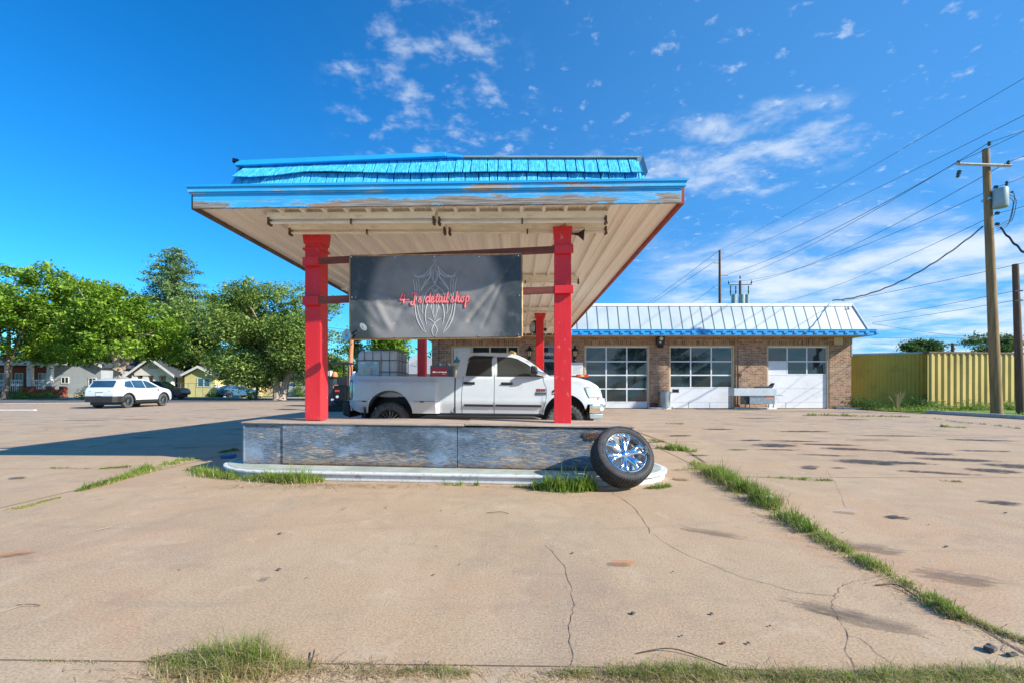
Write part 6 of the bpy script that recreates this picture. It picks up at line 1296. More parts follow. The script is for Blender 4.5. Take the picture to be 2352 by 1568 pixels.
# grey gable house
Y = 53.0; hg = thing('gable_house', 'pale grey gabled house wall dappled by tree shade beside the brick porch', 'house', (X(160, Y), Y, 0)); O = hg.location
x0, x1 = X(112, Y), X(232, Y); ze, zp = Z(838, Y), Z(808, Y)
b = MB(O); gwall(b, x0, x1, Y, ze, zp); b.box2((x0, Y + .201, 0), (x1, Y + 10, ze - .1)); b.build('wall', 'siding_grey', hg)
b = MB(O); gable(b, x0, x1, Y, Y + 10, ze, zp); b.build('roof', 'roof_dark', hg); b = MB(O); rake(b, x0, x1, Y - .5, ze, zp); b.build('bargeboard', 'siding_white', hg)
win(hg, O, X(142, Y), X(157, Y), Z(878, Y), Z(866, Y), Y); win(hg, O, X(205, Y), X(220, Y), Z(885, Y), Z(868, Y), Y)
b = MB(O); b.box2((x0, Y - .03, 0), (x1, Y - .002, .35)); b.build('foundation', 'kerb', hg)
# white bungalow with gabled porch
Y = 55.0; hw_ = thing('bungalow', 'white bungalow with a gabled porch on four tapered columns', 'house', (X(330, Y), Y, 0)); O = hw_.location
x0, x1 = X(308, Y), X(396, Y); ze, zp = Z(856, Y), Z(824, Y)
b = MB(O); b.box2((X(225, Y), Y + 2.2, 0), (x1 - .2, Y + 10, ze)); b.build('wall', 'siding_tan', hw_)
b = MB(O); xm = (x0 + x1) / 2; b.prism([(x0, Y, ze - .25), (x1, Y, ze - .25), (x1, Y, ze), (xm, Y, zp), (x0, Y, ze)], (0, .2, 0)); b.build('gable_wall', 'siding_white', hw_)
b = MB(O); b.box((xm, Y - .03, zp - .9), (1.1, .05, .35)); b.build('gable_vent', 'siding_grey', hw_)
b = MB(O); gable(b, x0, x1, Y, Y + 6, ze, zp, over=.6); gable(b, X(222, Y), x1 - .1, Y + 2, Y + 11, ze + .03, Z(822, Y), along='x'); b.build('roof', 'roof_dark', hw_)
b = MB(O); rake(b, x0, x1, Y - .65, ze, zp, over=.6); b.build('bargeboard', 'siding_white', hw_)
for p in (303 + 4, 332, 357, 386):
    b = MB(O); w0, w1 = (.42, .28); x = X(p, Y); b.hexa([(x - w0, Y, .75), (x + w0, Y, .75), (x + w0, Y + .6, .75), (x - w0, Y + .6, .75), (x - w1, Y + .1, ze - .25), (x + w1, Y + .1, ze - .25), (x + w1, Y + .5, ze - .25), (x - w1, Y + .5, ze - .25)]); c = b.build('column', 'siding_white', hw_)
    b = MB(O); b.box((x, Y + .3, .37), (1.0, .72, .74)); b.build('plinth', 'kerb', c)
b = MB(O); b.box2((x0 - .2, Y - .1, 0), (x1 + .2, Y + 2.19, .32)); b.build('porch_floor', 'kerb', hw_)
for p in (262, 318, 345, 372): win(hw_, O, X(p - 6, Y), X(p + 6, Y), .9, 2.3, Y + 2.2)
# yellow house
Y = 56.0; hy = thing('yellow_house', 'pale yellow house with a dark roof and white gable trim', 'house', (X(460, Y), Y, 0)); O = hy.location
x0, x1 = X(424, Y), X(494, Y); ze, zp = Z(861, Y), Z(843, Y)
b = MB(O); gwall(b, x0, x1, Y, ze, zp); b.box2((x0 + .01, Y + .21, 0), (x1 - .01, Y + 8, ze - .1)); b.box2((X(398, Y), Y + 1.5, 0), (x0 - .01, Y + 9, Z(860, Y))); b.box2((x1 + .01, Y + 1.2, 0), (X(560, Y), Y + 9, Z(862, Y))); b.build('wall', 'siding_yellow', hy)
b = MB(O); gable(b, x0, x1, Y, Y + 6, ze, zp, over=.4); gable(b, X(398, Y), X(562, Y), Y + 1.4, Y + 9.4, Z(861, Y), Z(832, Y), along='x'); b.build('roof', 'roof_dark', hy)
b = MB(O); rake(b, x0, x1, Y - .45, ze, zp, over=.4); b.build('bargeboard', 'siding_white', hy)
win(hy, O, X(455, Y), X(482, Y), Z(886, Y), Z(868, Y), Y, 'car_glass_blue'); win(hy, O, X(406, Y), X(413, Y), Z(880, Y), Z(870, Y), Y + 1.5)
b = MB(O); b.box2((X(486, Y), Y + 1.15, 0), (X(492, Y), Y + 1.199, 2.2)); b.box2((X(500, Y), Y + 1.15, .8), (X(510, Y), Y + 1.199, 2.2)); b.build('door', 'car_glass', hy)
# tan porch house
Y = 58.0; ht = thing('porch_house', 'tan house with a small gabled porch half hidden by the spreading elm', 'house', (X(590, Y), Y, 0)); O = ht.location
x0, x1 = X(516 + 50, Y), X(690, Y)
b = MB(O); b.box2((X(535, Y), Y + 2, 0), (x1, Y + 9, 2.6)); b.build('wall', 'siding_tan', ht)
b = MB(O); gable(b, X(535, Y), x1, Y + 2, Y + 9, 2.6, 4.2, along='x'); gable(b, X(544, Y), X(585, Y), Y, Y + 4, 2.7, 3.7); b.build('roof', 'roof_dark', ht)
b = MB(O); xm = X(564.5, Y); b.prism([(X(544, Y), Y, 2.6), (X(585, Y), Y, 2.6), (X(585, Y), Y, 2.75), (xm, Y, 3.65), (X(544, Y), Y, 2.75)], (0, .15, 0)); b.build('gable_wall', 'siding_white', ht)
for p in (546, 566, 583): b = MB(O); b.box2((X(p, Y) - .1, Y + .02, 0), (X(p, Y) + .1, Y + .22, 2.6)); b.build('post', 'siding_white', ht)
for p in (525 + 16, 556, 574): win(ht, O, X(p - 5, Y), X(p + 5, Y), .9, 2.2, Y + 2)
b = MB((X(530, 55), 55, 0)); b.box2((X(498, 55), 55, 0), (X(548, 55), 55.2, .55)); o = b.build('low_wall', 'siding_white', None); tag(o, 'low white yard wall in front of the tan house', 'wall')
b = MB((X(660, 54), 54, 0)); b.box2((X(632, 54), 54, -.05), (X(760, 54), 54.2, 1.25)); o = b.build('yard_wall', 'siding_grey', None, bevel=.02); tag(o, 'pale grey block yard wall right of the spreading elm', 'wall')
t = thing('chain_link_fence', 'thin chain link fence across the yellow house yard', 'fence', (X(460, 54), 54, 0)); b = MB(t.location)
for p in range(398, 501, 17): b.tube([(X(p, 54), 54, 0), (X(p, 54), 54, 1.55)], .03, 5)
b.tube([(X(398, 54), 54, 1.55), (X(500, 54), 54, 1.55)], .02, 5); b.build('frame', 'steel', t)
t = thing('yard_bench', 'dark red bench with pale cushions in front of the tan house', 'bench', (X(538, 56), 56, 0)); b = MB(); b.box((0, 0, .55), (1.9, .5, .25)); b.box((0, .25, .9), (1.9, .1, .5)); b.build('seat', 'brick_red', t, bevel=.04)
b = MB(); b.box((-.8, 0, .2), (.1, .4, .42)); b.build('leg', 'brick_red', t); b = MB(); b.box((.8, 0, .2), (.1, .4, .42)); b.build('leg', 'brick_red', t)
t = thing('garden_swing', 'white covered yard swing before the tan house', 'swing', (X(507, 56), 56, 0)); b = MB(); b.lathe([(.75, 1.1), (.6, 1.35), (.001, 1.4)], (0, 0, 0), n=12); b.build('cover', 'siding_white', t, smooth=True); b = MB(); b.box((0, 0, .7), (1.2, .6, .6)); b.build('seat', 'siding_tan', t, bevel=.05)
# grey roofed house behind the pickup bed
Y = 48.0; hr = thing('grey_roof_house', 'white house with a grey shingle hip roof and vent pipes behind the pickup bed', 'house', (X(965, Y), Y, 0)); O = hr.location
b = MB(O); b.box2((X(915, Y), Y, 0), (X(1040, Y), Y + 10, Z(858, Y))); b.build('wall', 'siding_white', hr)
b = MB(O); x0, x1 = X(905, Y), X(1050, Y); z0 = Z(858, Y) + .002; b.hexa([(x0, Y - .5, z0), (x1, Y - .5, z0), (x1, Y + 10.5, z0), (x0, Y + 10.5, z0), (X(957, Y + 5), Y + 4.8, Z(812, Y + 5)), (X(975, Y + 5), Y + 4.8, Z(816, Y + 5)), (X(975, Y + 5), Y + 5.2, Z(816, Y + 5)), (X(957, Y + 5), Y + 5.2, Z(812, Y + 5))]); b.build('roof', 'roof_grey', hr)
b = MB(O); b.tube([(X(952, Y), Y + 1.5, 2.9), (X(952, Y), Y + 1.5, 3.9)], .06, 6); b.build('vent_pipe', 'sign_white', hr); b = MB(O); b.tube([(X(990, Y), Y + .8, 2.6), (X(990, Y), Y + .8, 3.2)], .06, 6); b.build('vent_pipe', 'sign_white', hr)
# ================================================================ TREES
def leafpts(rr, c, rx, ry, rz, n, lobes, shellb=.55, drop=0.0):
    """leaf clump centres inside an uneven envelope"""
    out = []; c = Vector(c)
    L = [(Vector((rr.uniform(-.72, .72), rr.uniform(-.6, .6), rr.uniform(-.62, .80))), rr.uniform(.28, .50)) for _ in range(lobes)] + [(Vector((0, 0, 0)), .62)]
    while len(out) < n:
        o, r = rr.choice(L); d = Vector((rr.gauss(0, 1), rr.gauss(0, 1), rr.gauss(0, 1))).normalized(); k = rr.uniform(shellb, 1.0) ** .6
        p = o + d * r * k
        if p.length > 1.16 or p.z < -.86: continue
        q = Vector((p.x * rx, p.y * ry, p.z * rz)) + c
        if noise.noise(q * .45) < -.28: continue
        out.append(q)
    return out
def foliage(rr, cents, per, spread_, size, droop=0.0, flat=1.0):
    V = []; Fc = []; u = rr.uniform
    for c in cents:
        s = spread_ * u(.6, 1.3); up = Vector((u(-.6, .6), u(-.6, .6), 1)).normalized()
        for _ in range(per):
            p = c + Vector((rr.gauss(0, s), rr.gauss(0, s), rr.gauss(0, s * .55 * flat) - droop * abs(rr.gauss(0, s))))
            n = (up + Vector((u(-1, 1), u(-1, 1), u(-1, 1))) * .9).normalized(); a = n.cross(Vector((u(-1, 1), u(-1, 1), u(-1, 1)))).normalized(); bb_ = n.cross(a); L = size * u(.55, 1.25); w_ = L * u(.35, .6)
            i = len(V); V += [p - a * L * .5, p + bb_ * w_ * .5 + n * L * .06, p + a * L * .5, p - bb_ * w_ * .5 + n * L * .06]; Fc.append((i, i + 1, i + 2, i + 3))
    return V, Fc
def tree(label, base, height, c, rad, m, tm='trunk', seed=1, clumps=420, per=34, lobes=16, spread_=.34, size=.34, tr=.28, trunks=None, droop=0.0, name='tree', group='trees across the street', limbs=9, flat=1.0):
    rr = random.Random(seed); t = thing(name, label, 'tree', base, 0, group); O = t.location
    cents = leafpts(rr, c, *rad, clumps, lobes); V, Fc = foliage(rr, cents, per, spread_, size, droop, flat)
    b = MB(O); b.faces(V, Fc); b.build('crown', m, t, fix=False)
    base = Vector(base); top = Vector(c) + Vector((0, 0, rad[2] * .55))
    for j, tt_ in enumerate(trunks or [[base, base.lerp(Vector(c), .45) + Vector((.2, 0, 0)), top]]):
        P = catmull(tt_, 6); b = MB(O); b.tube(P, [tr * (1.25 if i == 0 else 1) * (1 - .78 * i / (len(P) - 1)) for i in range(len(P))], 9)
        tk = b.build('trunk', tm, t, smooth=True)
        b = MB(O)
        for k in range(limbs):
            s0 = P[int(len(P) * rr.uniform(.35, .8))]; e = rr.choice(cents); mid = s0.lerp(e, .5) + Vector((0, 0, rr.uniform(.1, .8))); Q = catmull([s0, mid, e], 5); b.tube(Q, [tr * .32 * (1 - .8 * i / (len(Q) - 1)) for i in range(len(Q))], 5)
        b.build('limb', tm, tk, smooth=True)
    return t
def tpx(px, py, Y): return at(px, py, Y)
def sz(d, Y): return d * Y / F
def treepx(label, Y, cx_, cy_, rxp, rzp, bx, m, **k):
    c = at(cx_, cy_, Y); return tree(label, (X(bx, Y), Y, 0), 0, c, (sz(rxp, Y), sz(rxp, Y) * k.pop('deep', .75), sz(rzp, Y)), m, **k)
treepx('leftmost bright green maple, in front of the brick porch house', 45, 20, 735, 170, 118, 10, 'leaf_bright', seed=11, clumps=950, per=44, lobes=20, size=.36, spread_=.38)
treepx('bright green maple with a pale forked trunk behind the white crossover', 43, 275, 748, 130, 104, 268, 'leaf_bright', tm='trunk_pale', seed=12, clumps=850, per=44, lobes=18, size=.34, spread_=.36, tr=.42,
    trunks=[[(X(270, 43), 43, 0), (X(270, 43), 43, 2.6), (X(266, 43), 43, 4.2), (X(250, 43), 43, 7.5)], [(X(272, 43), 43, 2.6), (X(290, 43), 43.2, 3.6), (X(322, 43), 43.4, 5.5)]])
treepx('dark blue green tree between the two maples', 60, 165, 770, 90, 85, 170, 'leaf_mid', seed=19, clumps=500, per=40, size=.42, spread_=.5)
# conifer: whorls of drooping boughs
def conifer(label, Y, cx_, ytop, ybot, hwp, seed):
    rr = random.Random(seed); base = Vector((X(cx_, Y), Y, 0)); zt_, z0 = Z(ytop, Y), Z(ybot, Y); hw2 = sz(hwp, Y); t = thing('conifer', label, 'tree', base, 0, 'trees across the street'); cents = []
    b = MB(base); b.tube([base, base + Vector((.1, 0, zt_ * .6)), base + Vector((0, 0, zt_ * .97))], [.38, .22, .04], 8); b.build('trunk', 'trunk', t, smooth=True)
    z = z0
    while z < zt_:
        f = (z - z0) / (zt_ - z0); r = hw2 * (1 - f) ** .50 * (0.55 + .45 * min(1, f * 4 + .5)) + .12
        for k in range(int(5 + 13 * (1 - f))):
            a = rr.uniform(0, 2 * math.pi); L = r * rr.uniform(.62, 1.10)
            if rr.random() < .10: continue
            for s in range(max(2, int(L / .42))):
                q = (s + 1) / max(2, int(L / .42)); cents.append(base + Vector((math.cos(a) * L * q, math.sin(a) * L * q, z + .10 * L * q + rr.uniform(-.15, .15))))
        z += .34
    V, Fc = foliage(rr, cents, 17, .26, .34, .2, .9); b = MB(base); b.faces(V, Fc); b.build('crown', 'leaf_conifer', t, fix=False); return t
conifer('tall dark conifer rising behind the bungalows', 64, 396, 568, 850, 104, 21)
treepx('olive green elm in front of the conifer', 58, 455, 770, 85, 88, 455, 'leaf_mid', seed=13, clumps=620, per=44, size=.40, spread_=.45, droop=.5)
treepx('large spreading elm with drooping foliage and two pale trunks left of the red column', 43, 632, 772, 152, 122, 640, 'leaf_mid', deep=.8, tm='trunk_pale', seed=14, clumps=1350, per=46, lobes=24, size=.28, spread_=.32, droop=1.1, tr=.40,
    trunks=[[(X(638, 43), 43, 0), (X(634, 43), 43, 1.5), (X(622, 43), 43, 4.2), (X(600, 43), 43, 7.0)], [(X(648, 43), 43, 0), (X(655, 43), 43.2, 1.6), (X(668, 43), 43.4, 4.2), (X(690, 43), 43.6, 7.0)]])
treepx('low hanging elm bough cluster beside the blue car', 44.5, 585, 850, 62, 45, 586, 'leaf_mid', seed=15, clumps=260, per=44, lobes=8, size=.26, spread_=.32, droop=1.3, tr=.16)
treepx('round leafy tree behind the water tote', 42, 880, 795, 72, 58, 884, 'leaf_bright', seed=16, clumps=360, per=42, lobes=12, size=.30, spread_=.34, limbs=7)
treepx('light green tree right of the left red column behind the excavator', 55, 745, 862, 75, 62, 745, 'leaf_mid', seed=17, clumps=260, per=34, size=.34, spread_=.4)
treepx('green tree low beyond the excavator canopy', 50, 800, 888, 50, 52, 800, 'leaf_bright', seed=18, clumps=180, per=34, size=.3, spread_=.36)
treepx('dark green bush tree behind the tote left side', 46, 838, 872, 28, 45, 838, 'leaf_far', seed=22, clumps=90, per=34, size=.26, spread_=.3)
for i, (cx_, cy_, rx_, rz_, lb) in enumerate(((2095, 797, 24, 14, 'small distant tree low above the shaded wall, left of two together'), (2145, 796, 30, 18, 'distant tree above the shaded wall beside the small one'), (2265, 794, 36, 26, 'distant tree left of the power pole above the yellow wall'), (2312, 797, 30, 22, 'distant tree between the two right hand poles'))):
    treepx(lb, 80, cx_, cy_, rx_, rz_, cx_, 'leaf_far', seed=30 + i, clumps=90, per=26, size=.5, spread_=.5, lobes=7, group='distant trees on the right', limbs=4)
# far tree line and the trees behind the camera that the door glass mirrors
rr = random.Random(8); V = []; Fc = []
for i in range(36): treeline = None
cents = []
for i in range(900):
    x = rr.uniform(-150, 10); y = 120 + rr.uniform(-6, 6); cents.append(Vector((x, y, abs(rr.gauss(0, 1)) * 3.0 + 1 + 2 * noise.noise(Vector((x * .06, 0, 0))))))
V, Fc = foliage(rr, cents, 16, 1.2, 1.2); b = MB((-70, 120, 0)); b.faces(V, Fc); o = b.build('treeline', 'leaf_far', None, fix=False); tag(o, 'far off green tree line closing the horizon on the left', 'treeline', None, 'stuff')
for i, (x, y, h_) in enumerate(((-14, -26, 5.5), (4, -34, 4.5), (22, -30, 6.0), (34, -40, 5.0))):
    tree('leafy tree behind the viewer mirrored in the door glass', (x, y, 0), 0, (x, y, h_), (4.5, 4, 3.2), 'leaf_far', seed=50 + i, clumps=130, per=22, size=.6, spread_=.6, group='trees mirrored in the garage glass', limbs=4)
# bushes
def bush(label, px, Y, w, h, m, seed, n=26, size=.16):
    rr = random.Random(seed); c = Vector((X(px, Y), Y, 0)); cents = [c + Vector((rr.gauss(0, w * .38), rr.gauss(0, w * .3), abs(rr.gauss(0, h * .45)) + .06)) for _ in range(n)]
    V, Fc = foliage(rr, cents, 30, .13 * max(1, w), size); b = MB(c); b.faces(V, Fc); o = b.build('bush', m, None, fix=False); return tag(o, label, 'bush', 'bushes along the yards')
bush('round green bush on the lawn before the yellow house', 490, 51, .9, .7, 'leaf_bright', 1); bush('low weeds by the brick porch', 50, 48.5, 2.2, .5, 'leaf_bright', 2, 40); bush('yellow green weeds right of the brick porch', 118, 48.5, 1.0, .6, 'leaf_mid', 3)
bush('leafy green bush left of the white crossover', 205, 47, 1.5, 1.2, 'leaf_bright', 4, 50); bush('small green bush beside the blue car', 575, 46.5, 1.0, .9, 'leaf_bright', 5); bush('ivy heap on the pale yard wall', 690, 53.6, 1.2, 1.6, 'leaf_mid', 6, 40)
for i, (px, w, h, lb) in enumerate(((1975, .8, .75, 'dark shrub against the garage corner below the shaded wall'), (2015, 1.4, .5, 'low grey green shrub along the shaded wall'), (2070, 1.3, .45, 'grey green weeds at the middle of the shaded wall'), (2115, .7, .6, 'dark weeds where shaded and bright yellow walls meet'), (2160, 1.0, .35, 'low green weeds at the foot of the bright yellow wall'), (2235, 1.2, .35, 'green weeds at the yellow wall left of the power pole'), (2320, 1.0, .4, 'green weeds between the two right hand poles'))):
    bush(lb, px, 26.2 - .35 * (i > 3) * 2, w, h, 'leaf_far' if i < 4 else 'leaf_mid', 60 + i, 34, .10)
# ================================================================ GRASS
def blades(b, rr, p, h, wd, lean, cur):
    a = rr.uniform(0, 2 * math.pi); d = Vector((math.cos(a), math.sin(a), 0)); q = Vector((-d.y, d.x, 0)) * wd / 2; L = lean * h
    p1 = p + Vector((0, 0, h * .5)) + d * L * .3; p2 = p + Vector((0, 0, h * (1 - .35 * lean))) + d * L
    i = len(b.v); o = b.off; b.v += [p - q - o, p + q - o, p1 + q * .8 - o, p1 - q * .8 - o, p2 - o]; b.f += [[i, i + 1, i + 2, i + 3], [i + 3, i + 2, i + 4]]; b.fm += [cur, cur]
def grass(label, pts, n, h, mix=(.8, .1, .1), seed=1, wd=.005, lean=(.2, 1.0), drift=0.5, name='grass'):
    """pts = (x, y, half width, relative height); mix = green, olive, straw"""
    rr = random.Random(seed); O = Vector((pts[0][0], pts[0][1], 0)); b = MB(O); seg = []
    for (a, c) in zip(pts, pts[1:]): seg.append((a, c, math.hypot(a[0] - c[0], a[1] - c[1]) * (a[2] + c[2])))
    for k in range(n):
        a, c, _ = rr.choices(seg, [s[2] for s in seg])[0]; f = rr.random(); x = a[0] + (c[0] - a[0]) * f; y = a[1] + (c[1] - a[1]) * f; hw = a[2] + (c[2] - a[2]) * f; hr_ = a[3] + (c[3] - a[3]) * f
        dx, dy = c[0] - a[0], c[1] - a[1]; L = math.hypot(dx, dy) or 1; o = rr.gauss(0, .5) * hw; px_, py_ = x - dy / L * o, y + dx / L * o
        dens = noise.noise(Vector((px_ * 2.6, py_ * 2.6, seed))) + .6 * noise.noise(Vector((px_ * 9, py_ * 9, seed + 3)))
        if dens < -.10 and rr.random() < drift + .25: continue
        hh = h * hr_ * (rr.uniform(.3, 1.0) if rr.random() < .93 else rr.uniform(1.0, 1.6)) * (1 - .45 * min(1, abs(o) / (hw + .001))) * max(.35, 1 + 1.1 * dens); r = rr.random() + .25 * min(1, abs(o) / hw) * (mix[2] > .05); st = 0 if r < mix[0] else 1 if r < mix[0] + mix[1] else 2
        blades(b, rr, Vector((px_, py_, .004)), hh * (.7 if st == 2 else 1), wd * rr.uniform(.6, 1.3), rr.uniform(*lean) * (1.5 if st == 2 else 1), st)
    o = b.build(name, ['grass_green', 'grass_olive', 'straw'], None, fix=False); return tag(o, label, 'grass', None, 'stuff')
def G(x, y): v = gp(x, y); return (v.x, v.y)
grass('broad bright green grass strip in the joint running right of the island', [(*G(1590, 1062), .10, .4), (*G(1625, 1080), .20, 1.1), (*G(1680, 1110), .22, 1.3), (*G(1750, 1150), .17, 1.2), (*G(1800, 1185), .15, .8), (*G(1870, 1225), .11, .8)], 8500, .15, (.62, .20, .18), 1, .006)
grass('darker grass strip in the joint toward the lower right corner', [(*G(1870, 1225), .11, .8), (*G(1960, 1275), .085, .7), (*G(2060, 1330), .085, .8), (*G(2150, 1385), .08, .8), (*G(2210, 1425), .06, .7)], 8000, .085, (.42, .28, .30), 2, .0042)
grass('dry straw and olive weeds at the lower right end of the joint', [(*G(2180, 1410), .05, .6), (*G(2240, 1430), .045, .6), (*G(2300, 1455), .035, .5), (*G(2400, 1490), .03, .5)], 2600, .045, (.18, .30, .5), 3, .003)
grass('green grass tuft behind the spare wheel beside the joint', [(*G(1510, 1028), .10, .9), (*G(1560, 1033), .16, 1.2), (*G(1600, 1037), .08, .7)], 1300, .11, (.75, .15, .12), 4, .008); grass('pale grass tuft just right of the planter', [(*G(1470, 1008), .12, .8), (*G(1525, 1014), .06, .6)], 500, .09, (.5, .2, .3), 5, .008)
grass('thin dry grass leading from island to the right joint', [(*G(1545, 1080), .10, .5), (*G(1600, 1078), .12, .7), (*G(1660, 1082), .03, .3)], 600, .05, (.4, .2, .4), 6, .006)
grass('small flat green tuft in the cross joint at right', [(*G(1700, 1093), .03, .4), (*G(1800, 1097), .08, .7), (*G(1860, 1101), .10, .8), (*G(1912, 1103), .05, .5)], 1300, .06, (.6, .3, .1), 7, .007)
grass('tiny olive tuft alone on the right concrete', [(*G(2160, 1104), .05, .6), (*G(2208, 1106), .06, .6)], 300, .05, (.3, .5, .2), 8, .007)
grass('green weeds in the joint left of the island', [(*G(450, 1052), .14, .7), (*G(400, 1062), .15, 1.1), (*G(330, 1082), .14, 1.0), (*G(260, 1105), .10, .8), (*G(180, 1128), .05, .5)], 4200, .11, (.72, .16, .14), 9, .007)
grass('sparse weeds in the left joint near the picture edge', [(*G(140, 1142), .02, .5), (*G(95, 1153), .03, .5), (*G(60, 1163), .07, .6), (*G(5, 1172), .08, .6)], 1200, .045, (.35, .45, .2), 10, .006)
grass('short green tuft in the left cross joint', [(*G(112, 1074), .05, .6), (*G(210, 1075), .05, .6)], 500, .05, (.5, .3, .2), 11, .008); grass('second green tuft in the left cross joint', [(*G(230, 1076), .06, .7), (*G(300, 1072), .06, .7)], 450, .06, (.5, .2, .3), 12, .008)
grass('thick green grass against the left end of the kerb island', [(*G(435, 1078), .10, .6), (*G(480, 1090), .16, 1.0), (*G(530, 1098), .10, 1.0), (*G(620, 1105), .10, 1.0), (*G(690, 1108), .11, 1.1), (*G(745, 1105), .06, .6)], 5200, .16, (.78, .12, .10), 13, .006)
grass('dry straw lying in front of the kerb island', [(*G(600, 1110), .05, .4), (*G(760, 1112), .06, .5), (*G(850, 1114), .02, .3), (*G(1000, 1112), .03, .4), (*G(1180, 1120), .05, .5), (*G(1300, 1122), .05, .5)], 1600, .04, (.15, .15, .7), 14, .004, (.8, 1.6))
grass('green sprigs along the middle of the kerb face', [(*G(1015, 1112), .02, .6), (*G(1062, 1114), .03, 1.3), (*G(1100, 1114), .02, .6)], 260, .11, (.9, .05, .05), 15, .006)
grass('sparse sprigs at the kerb left of the wheel', [(*G(1180, 1118), .03, .5), (*G(1240, 1120), .06, .9)], 350, .09, (.6, .1, .3), 16, .006)
grass('tall green grass clump at the kerb beside the spare wheel', [(*G(1225, 1122), .08, .5), (*G(1275, 1124), .13, 1.0), (*G(1320, 1124), .15, 1.8), (*G(1350, 1124), .11, 1.5), (*G(1372, 1126), .05, .6)], 1500, .30, (.93, .05, .02), 17, .012, (.2, 1.0))
grass('short grass at the kerb right of the spare wheel', [(*G(1478, 1122), .04, .6), (*G(1515, 1120), .08, 1.0), (*G(1540, 1116), .04, .6)], 420, .09, (.8, .1, .1), 18, .006); grass('dead brown stalks at the right end of the island', [(*G(1545, 1100), .05, .8), (*G(1580, 1102), .06, .8)], 260, .07, (.0, .1, .9), 19, .004, (.8, 1.7))
grass('big dry green clump of grass in the near joint, left of centre', [(*G(345, 1515), .03, .4), (*G(400, 1530), .10, .8), (*G(470, 1535), .13, 1.1), (*G(560, 1535), .15, 1.5), (*G(620, 1538), .11, 1.1), (*G(690, 1535), .05, .6)], 5200, .12, (.26, .28, .46), 20, .0026, (.2, 1.2), .3)
grass('straw and weeds in the near joint at lower centre', [(*G(690, 1535), .05, .6), (*G(800, 1540), .06, .6), (*G(900, 1545), .035, .5), (*G(985, 1545), .06, .8), (*G(1080, 1550), .03, .4)], 3400, .045, (.28, .17, .6), 21, .002, (.5, 1.5), .3)
grass('green and straw verge along the near joint at lower right', [(*G(1250, 1550), .02, .4), (*G(1400, 1552), .06, .7), (*G(1520, 1555), .09, .9), (*G(1680, 1560), .07, .6), (*G(1850, 1560), .07, .6), (*G(2000, 1565), .07, .7), (*G(2200, 1562), .09, .8), (*G(2400, 1560), .10, .9)], 13000, .075, (.27, .22, .51), 22, .0022, (.4, 1.3), .3)
grass('few weeds in the near joint at lower left', [(*G(60, 1517), .012, .4), (*G(260, 1524), .02, .6), (*G(345, 1528), .012, .4)], 350, .03, (.4, .2, .4), 23, .002)
grass('grass strip before the garage in the far joint', [(*G(1845, 954), .10, .6), (*G(1885, 953), .25, 1.2), (*G(1960, 955), .18, .8), (*G(2090, 957), .05, .5)], 1200, .16, (.4, .35, .25), 24, .02)
grass('green tuft on the far right concrete', [(*G(2160, 979), .12, .6), (*G(2222, 982), .14, .7)], 600, .12, (.55, .3, .15), 25, .018); grass('dry weeds along the far right joint', [(*G(2120, 957), .04, .5), (*G(2200, 968), .05, .6), (*G(2300, 978), .08, .8), (*G(2400, 992), .06, .6)], 800, .10, (.25, .35, .4), 26, .014)
grass('green tuft on the concrete before the garage', [(*G(1530, 972), .12, .6), (*G(1570, 973), .12, .6)], 400, .07, (.5, .3, .2), 27, .014); grass('tiny tuft before the trash can', [(*G(1530, 957), .1, .5), (*G(1550, 957), .1, .5)], 160, .06, (.5, .3, .2), 28, .014)
grass('weeds in the canopy shadow on the left', [(*G(500, 1040), .06, .6), (*G(545, 1032), .10, .8)], 500, .06, (.8, .15, .05), 29, .009); grass('faint weeds across the shaded concrete', [(*G(200, 1028), .04, .4), (*G(300, 1005), .05, .5), (*G(420, 985), .06, .5), (*G(520, 960), .08, .5)], 500, .04, (.6, .3, .1), 30, .012)
grass('long rough grass along the foot of the metal walls', [(18.9, 25.2, .5, .7), (21.5, 25.2, .7, .9), (24.5, 25.4, .6, .8), (29, 26.5, .6, .8)], 5500, .32, (.75, .18, .07), 31, .03); grass('green grass strip behind the right kerb', [(19.8, 24.6, .5, .8), (19.9, 21, .4, .8), (20.1, 17, .4, .7), (22.5, 21, .8, .8)], 5000, .17, (.8, .15, .05), 32, .025)
def strawlitter(label, cx_, cy_, sx_, sy_, n, seed, L=.07):
    rr = random.Random(seed); p = gp(cx_, cy_); b = MB(p)
    for k in range(n):
        q = Vector((p.x + rr.gauss(0, sx_), p.y + rr.gauss(0, sy_), .003 + rr.random() * .006)); a = rr.uniform(0, math.pi); l = L * rr.uniform(.4, 1.3); d_ = Vector((math.cos(a), math.sin(a), rr.uniform(-.05, .12))) * l
        b.cur = 0 if rr.random() < .75 else 1; b.ribbon([q - d_ * .5, q + Vector((0, 0, .004)), q + d_ * .5 + Vector((rr.uniform(-.01, .01), rr.uniform(-.01, .01), 0))], L * .03)
    o = b.build('straw_litter', ['straw', 'rust'], None, fix=False); tag(o, label, 'straw', None, 'stuff')
strawlitter('loose straw scattered round the near left grass clump', 560, 1545, .28, .06, 420, 1); strawlitter('loose straw along the near joint at centre', 860, 1545, .25, .035, 330, 2); strawlitter('loose straw along the verge at lower right', 1500, 1556, .30, .05, 420, 3)
strawlitter('loose straw on the verge toward the lower right corner', 1950, 1560, .40, .05, 480, 4); strawlitter('dry straw on the slab below the left kerb grass', 760, 1116, .9, .10, 420, 5, .12); strawlitter('dry straw by the middle of the bright grass strip', 1840, 1220, .10, .5, 260, 6, .09); strawlitter('dry straw by the lower grass strip', 2160, 1400, .06, .5, 300, 7, .06); strawlitter('dry leaf litter at the kerb beside the tall grass clump', 1310, 1122, .4, .05, 160, 8, .08)
b = MB(); rr = random.Random(2)
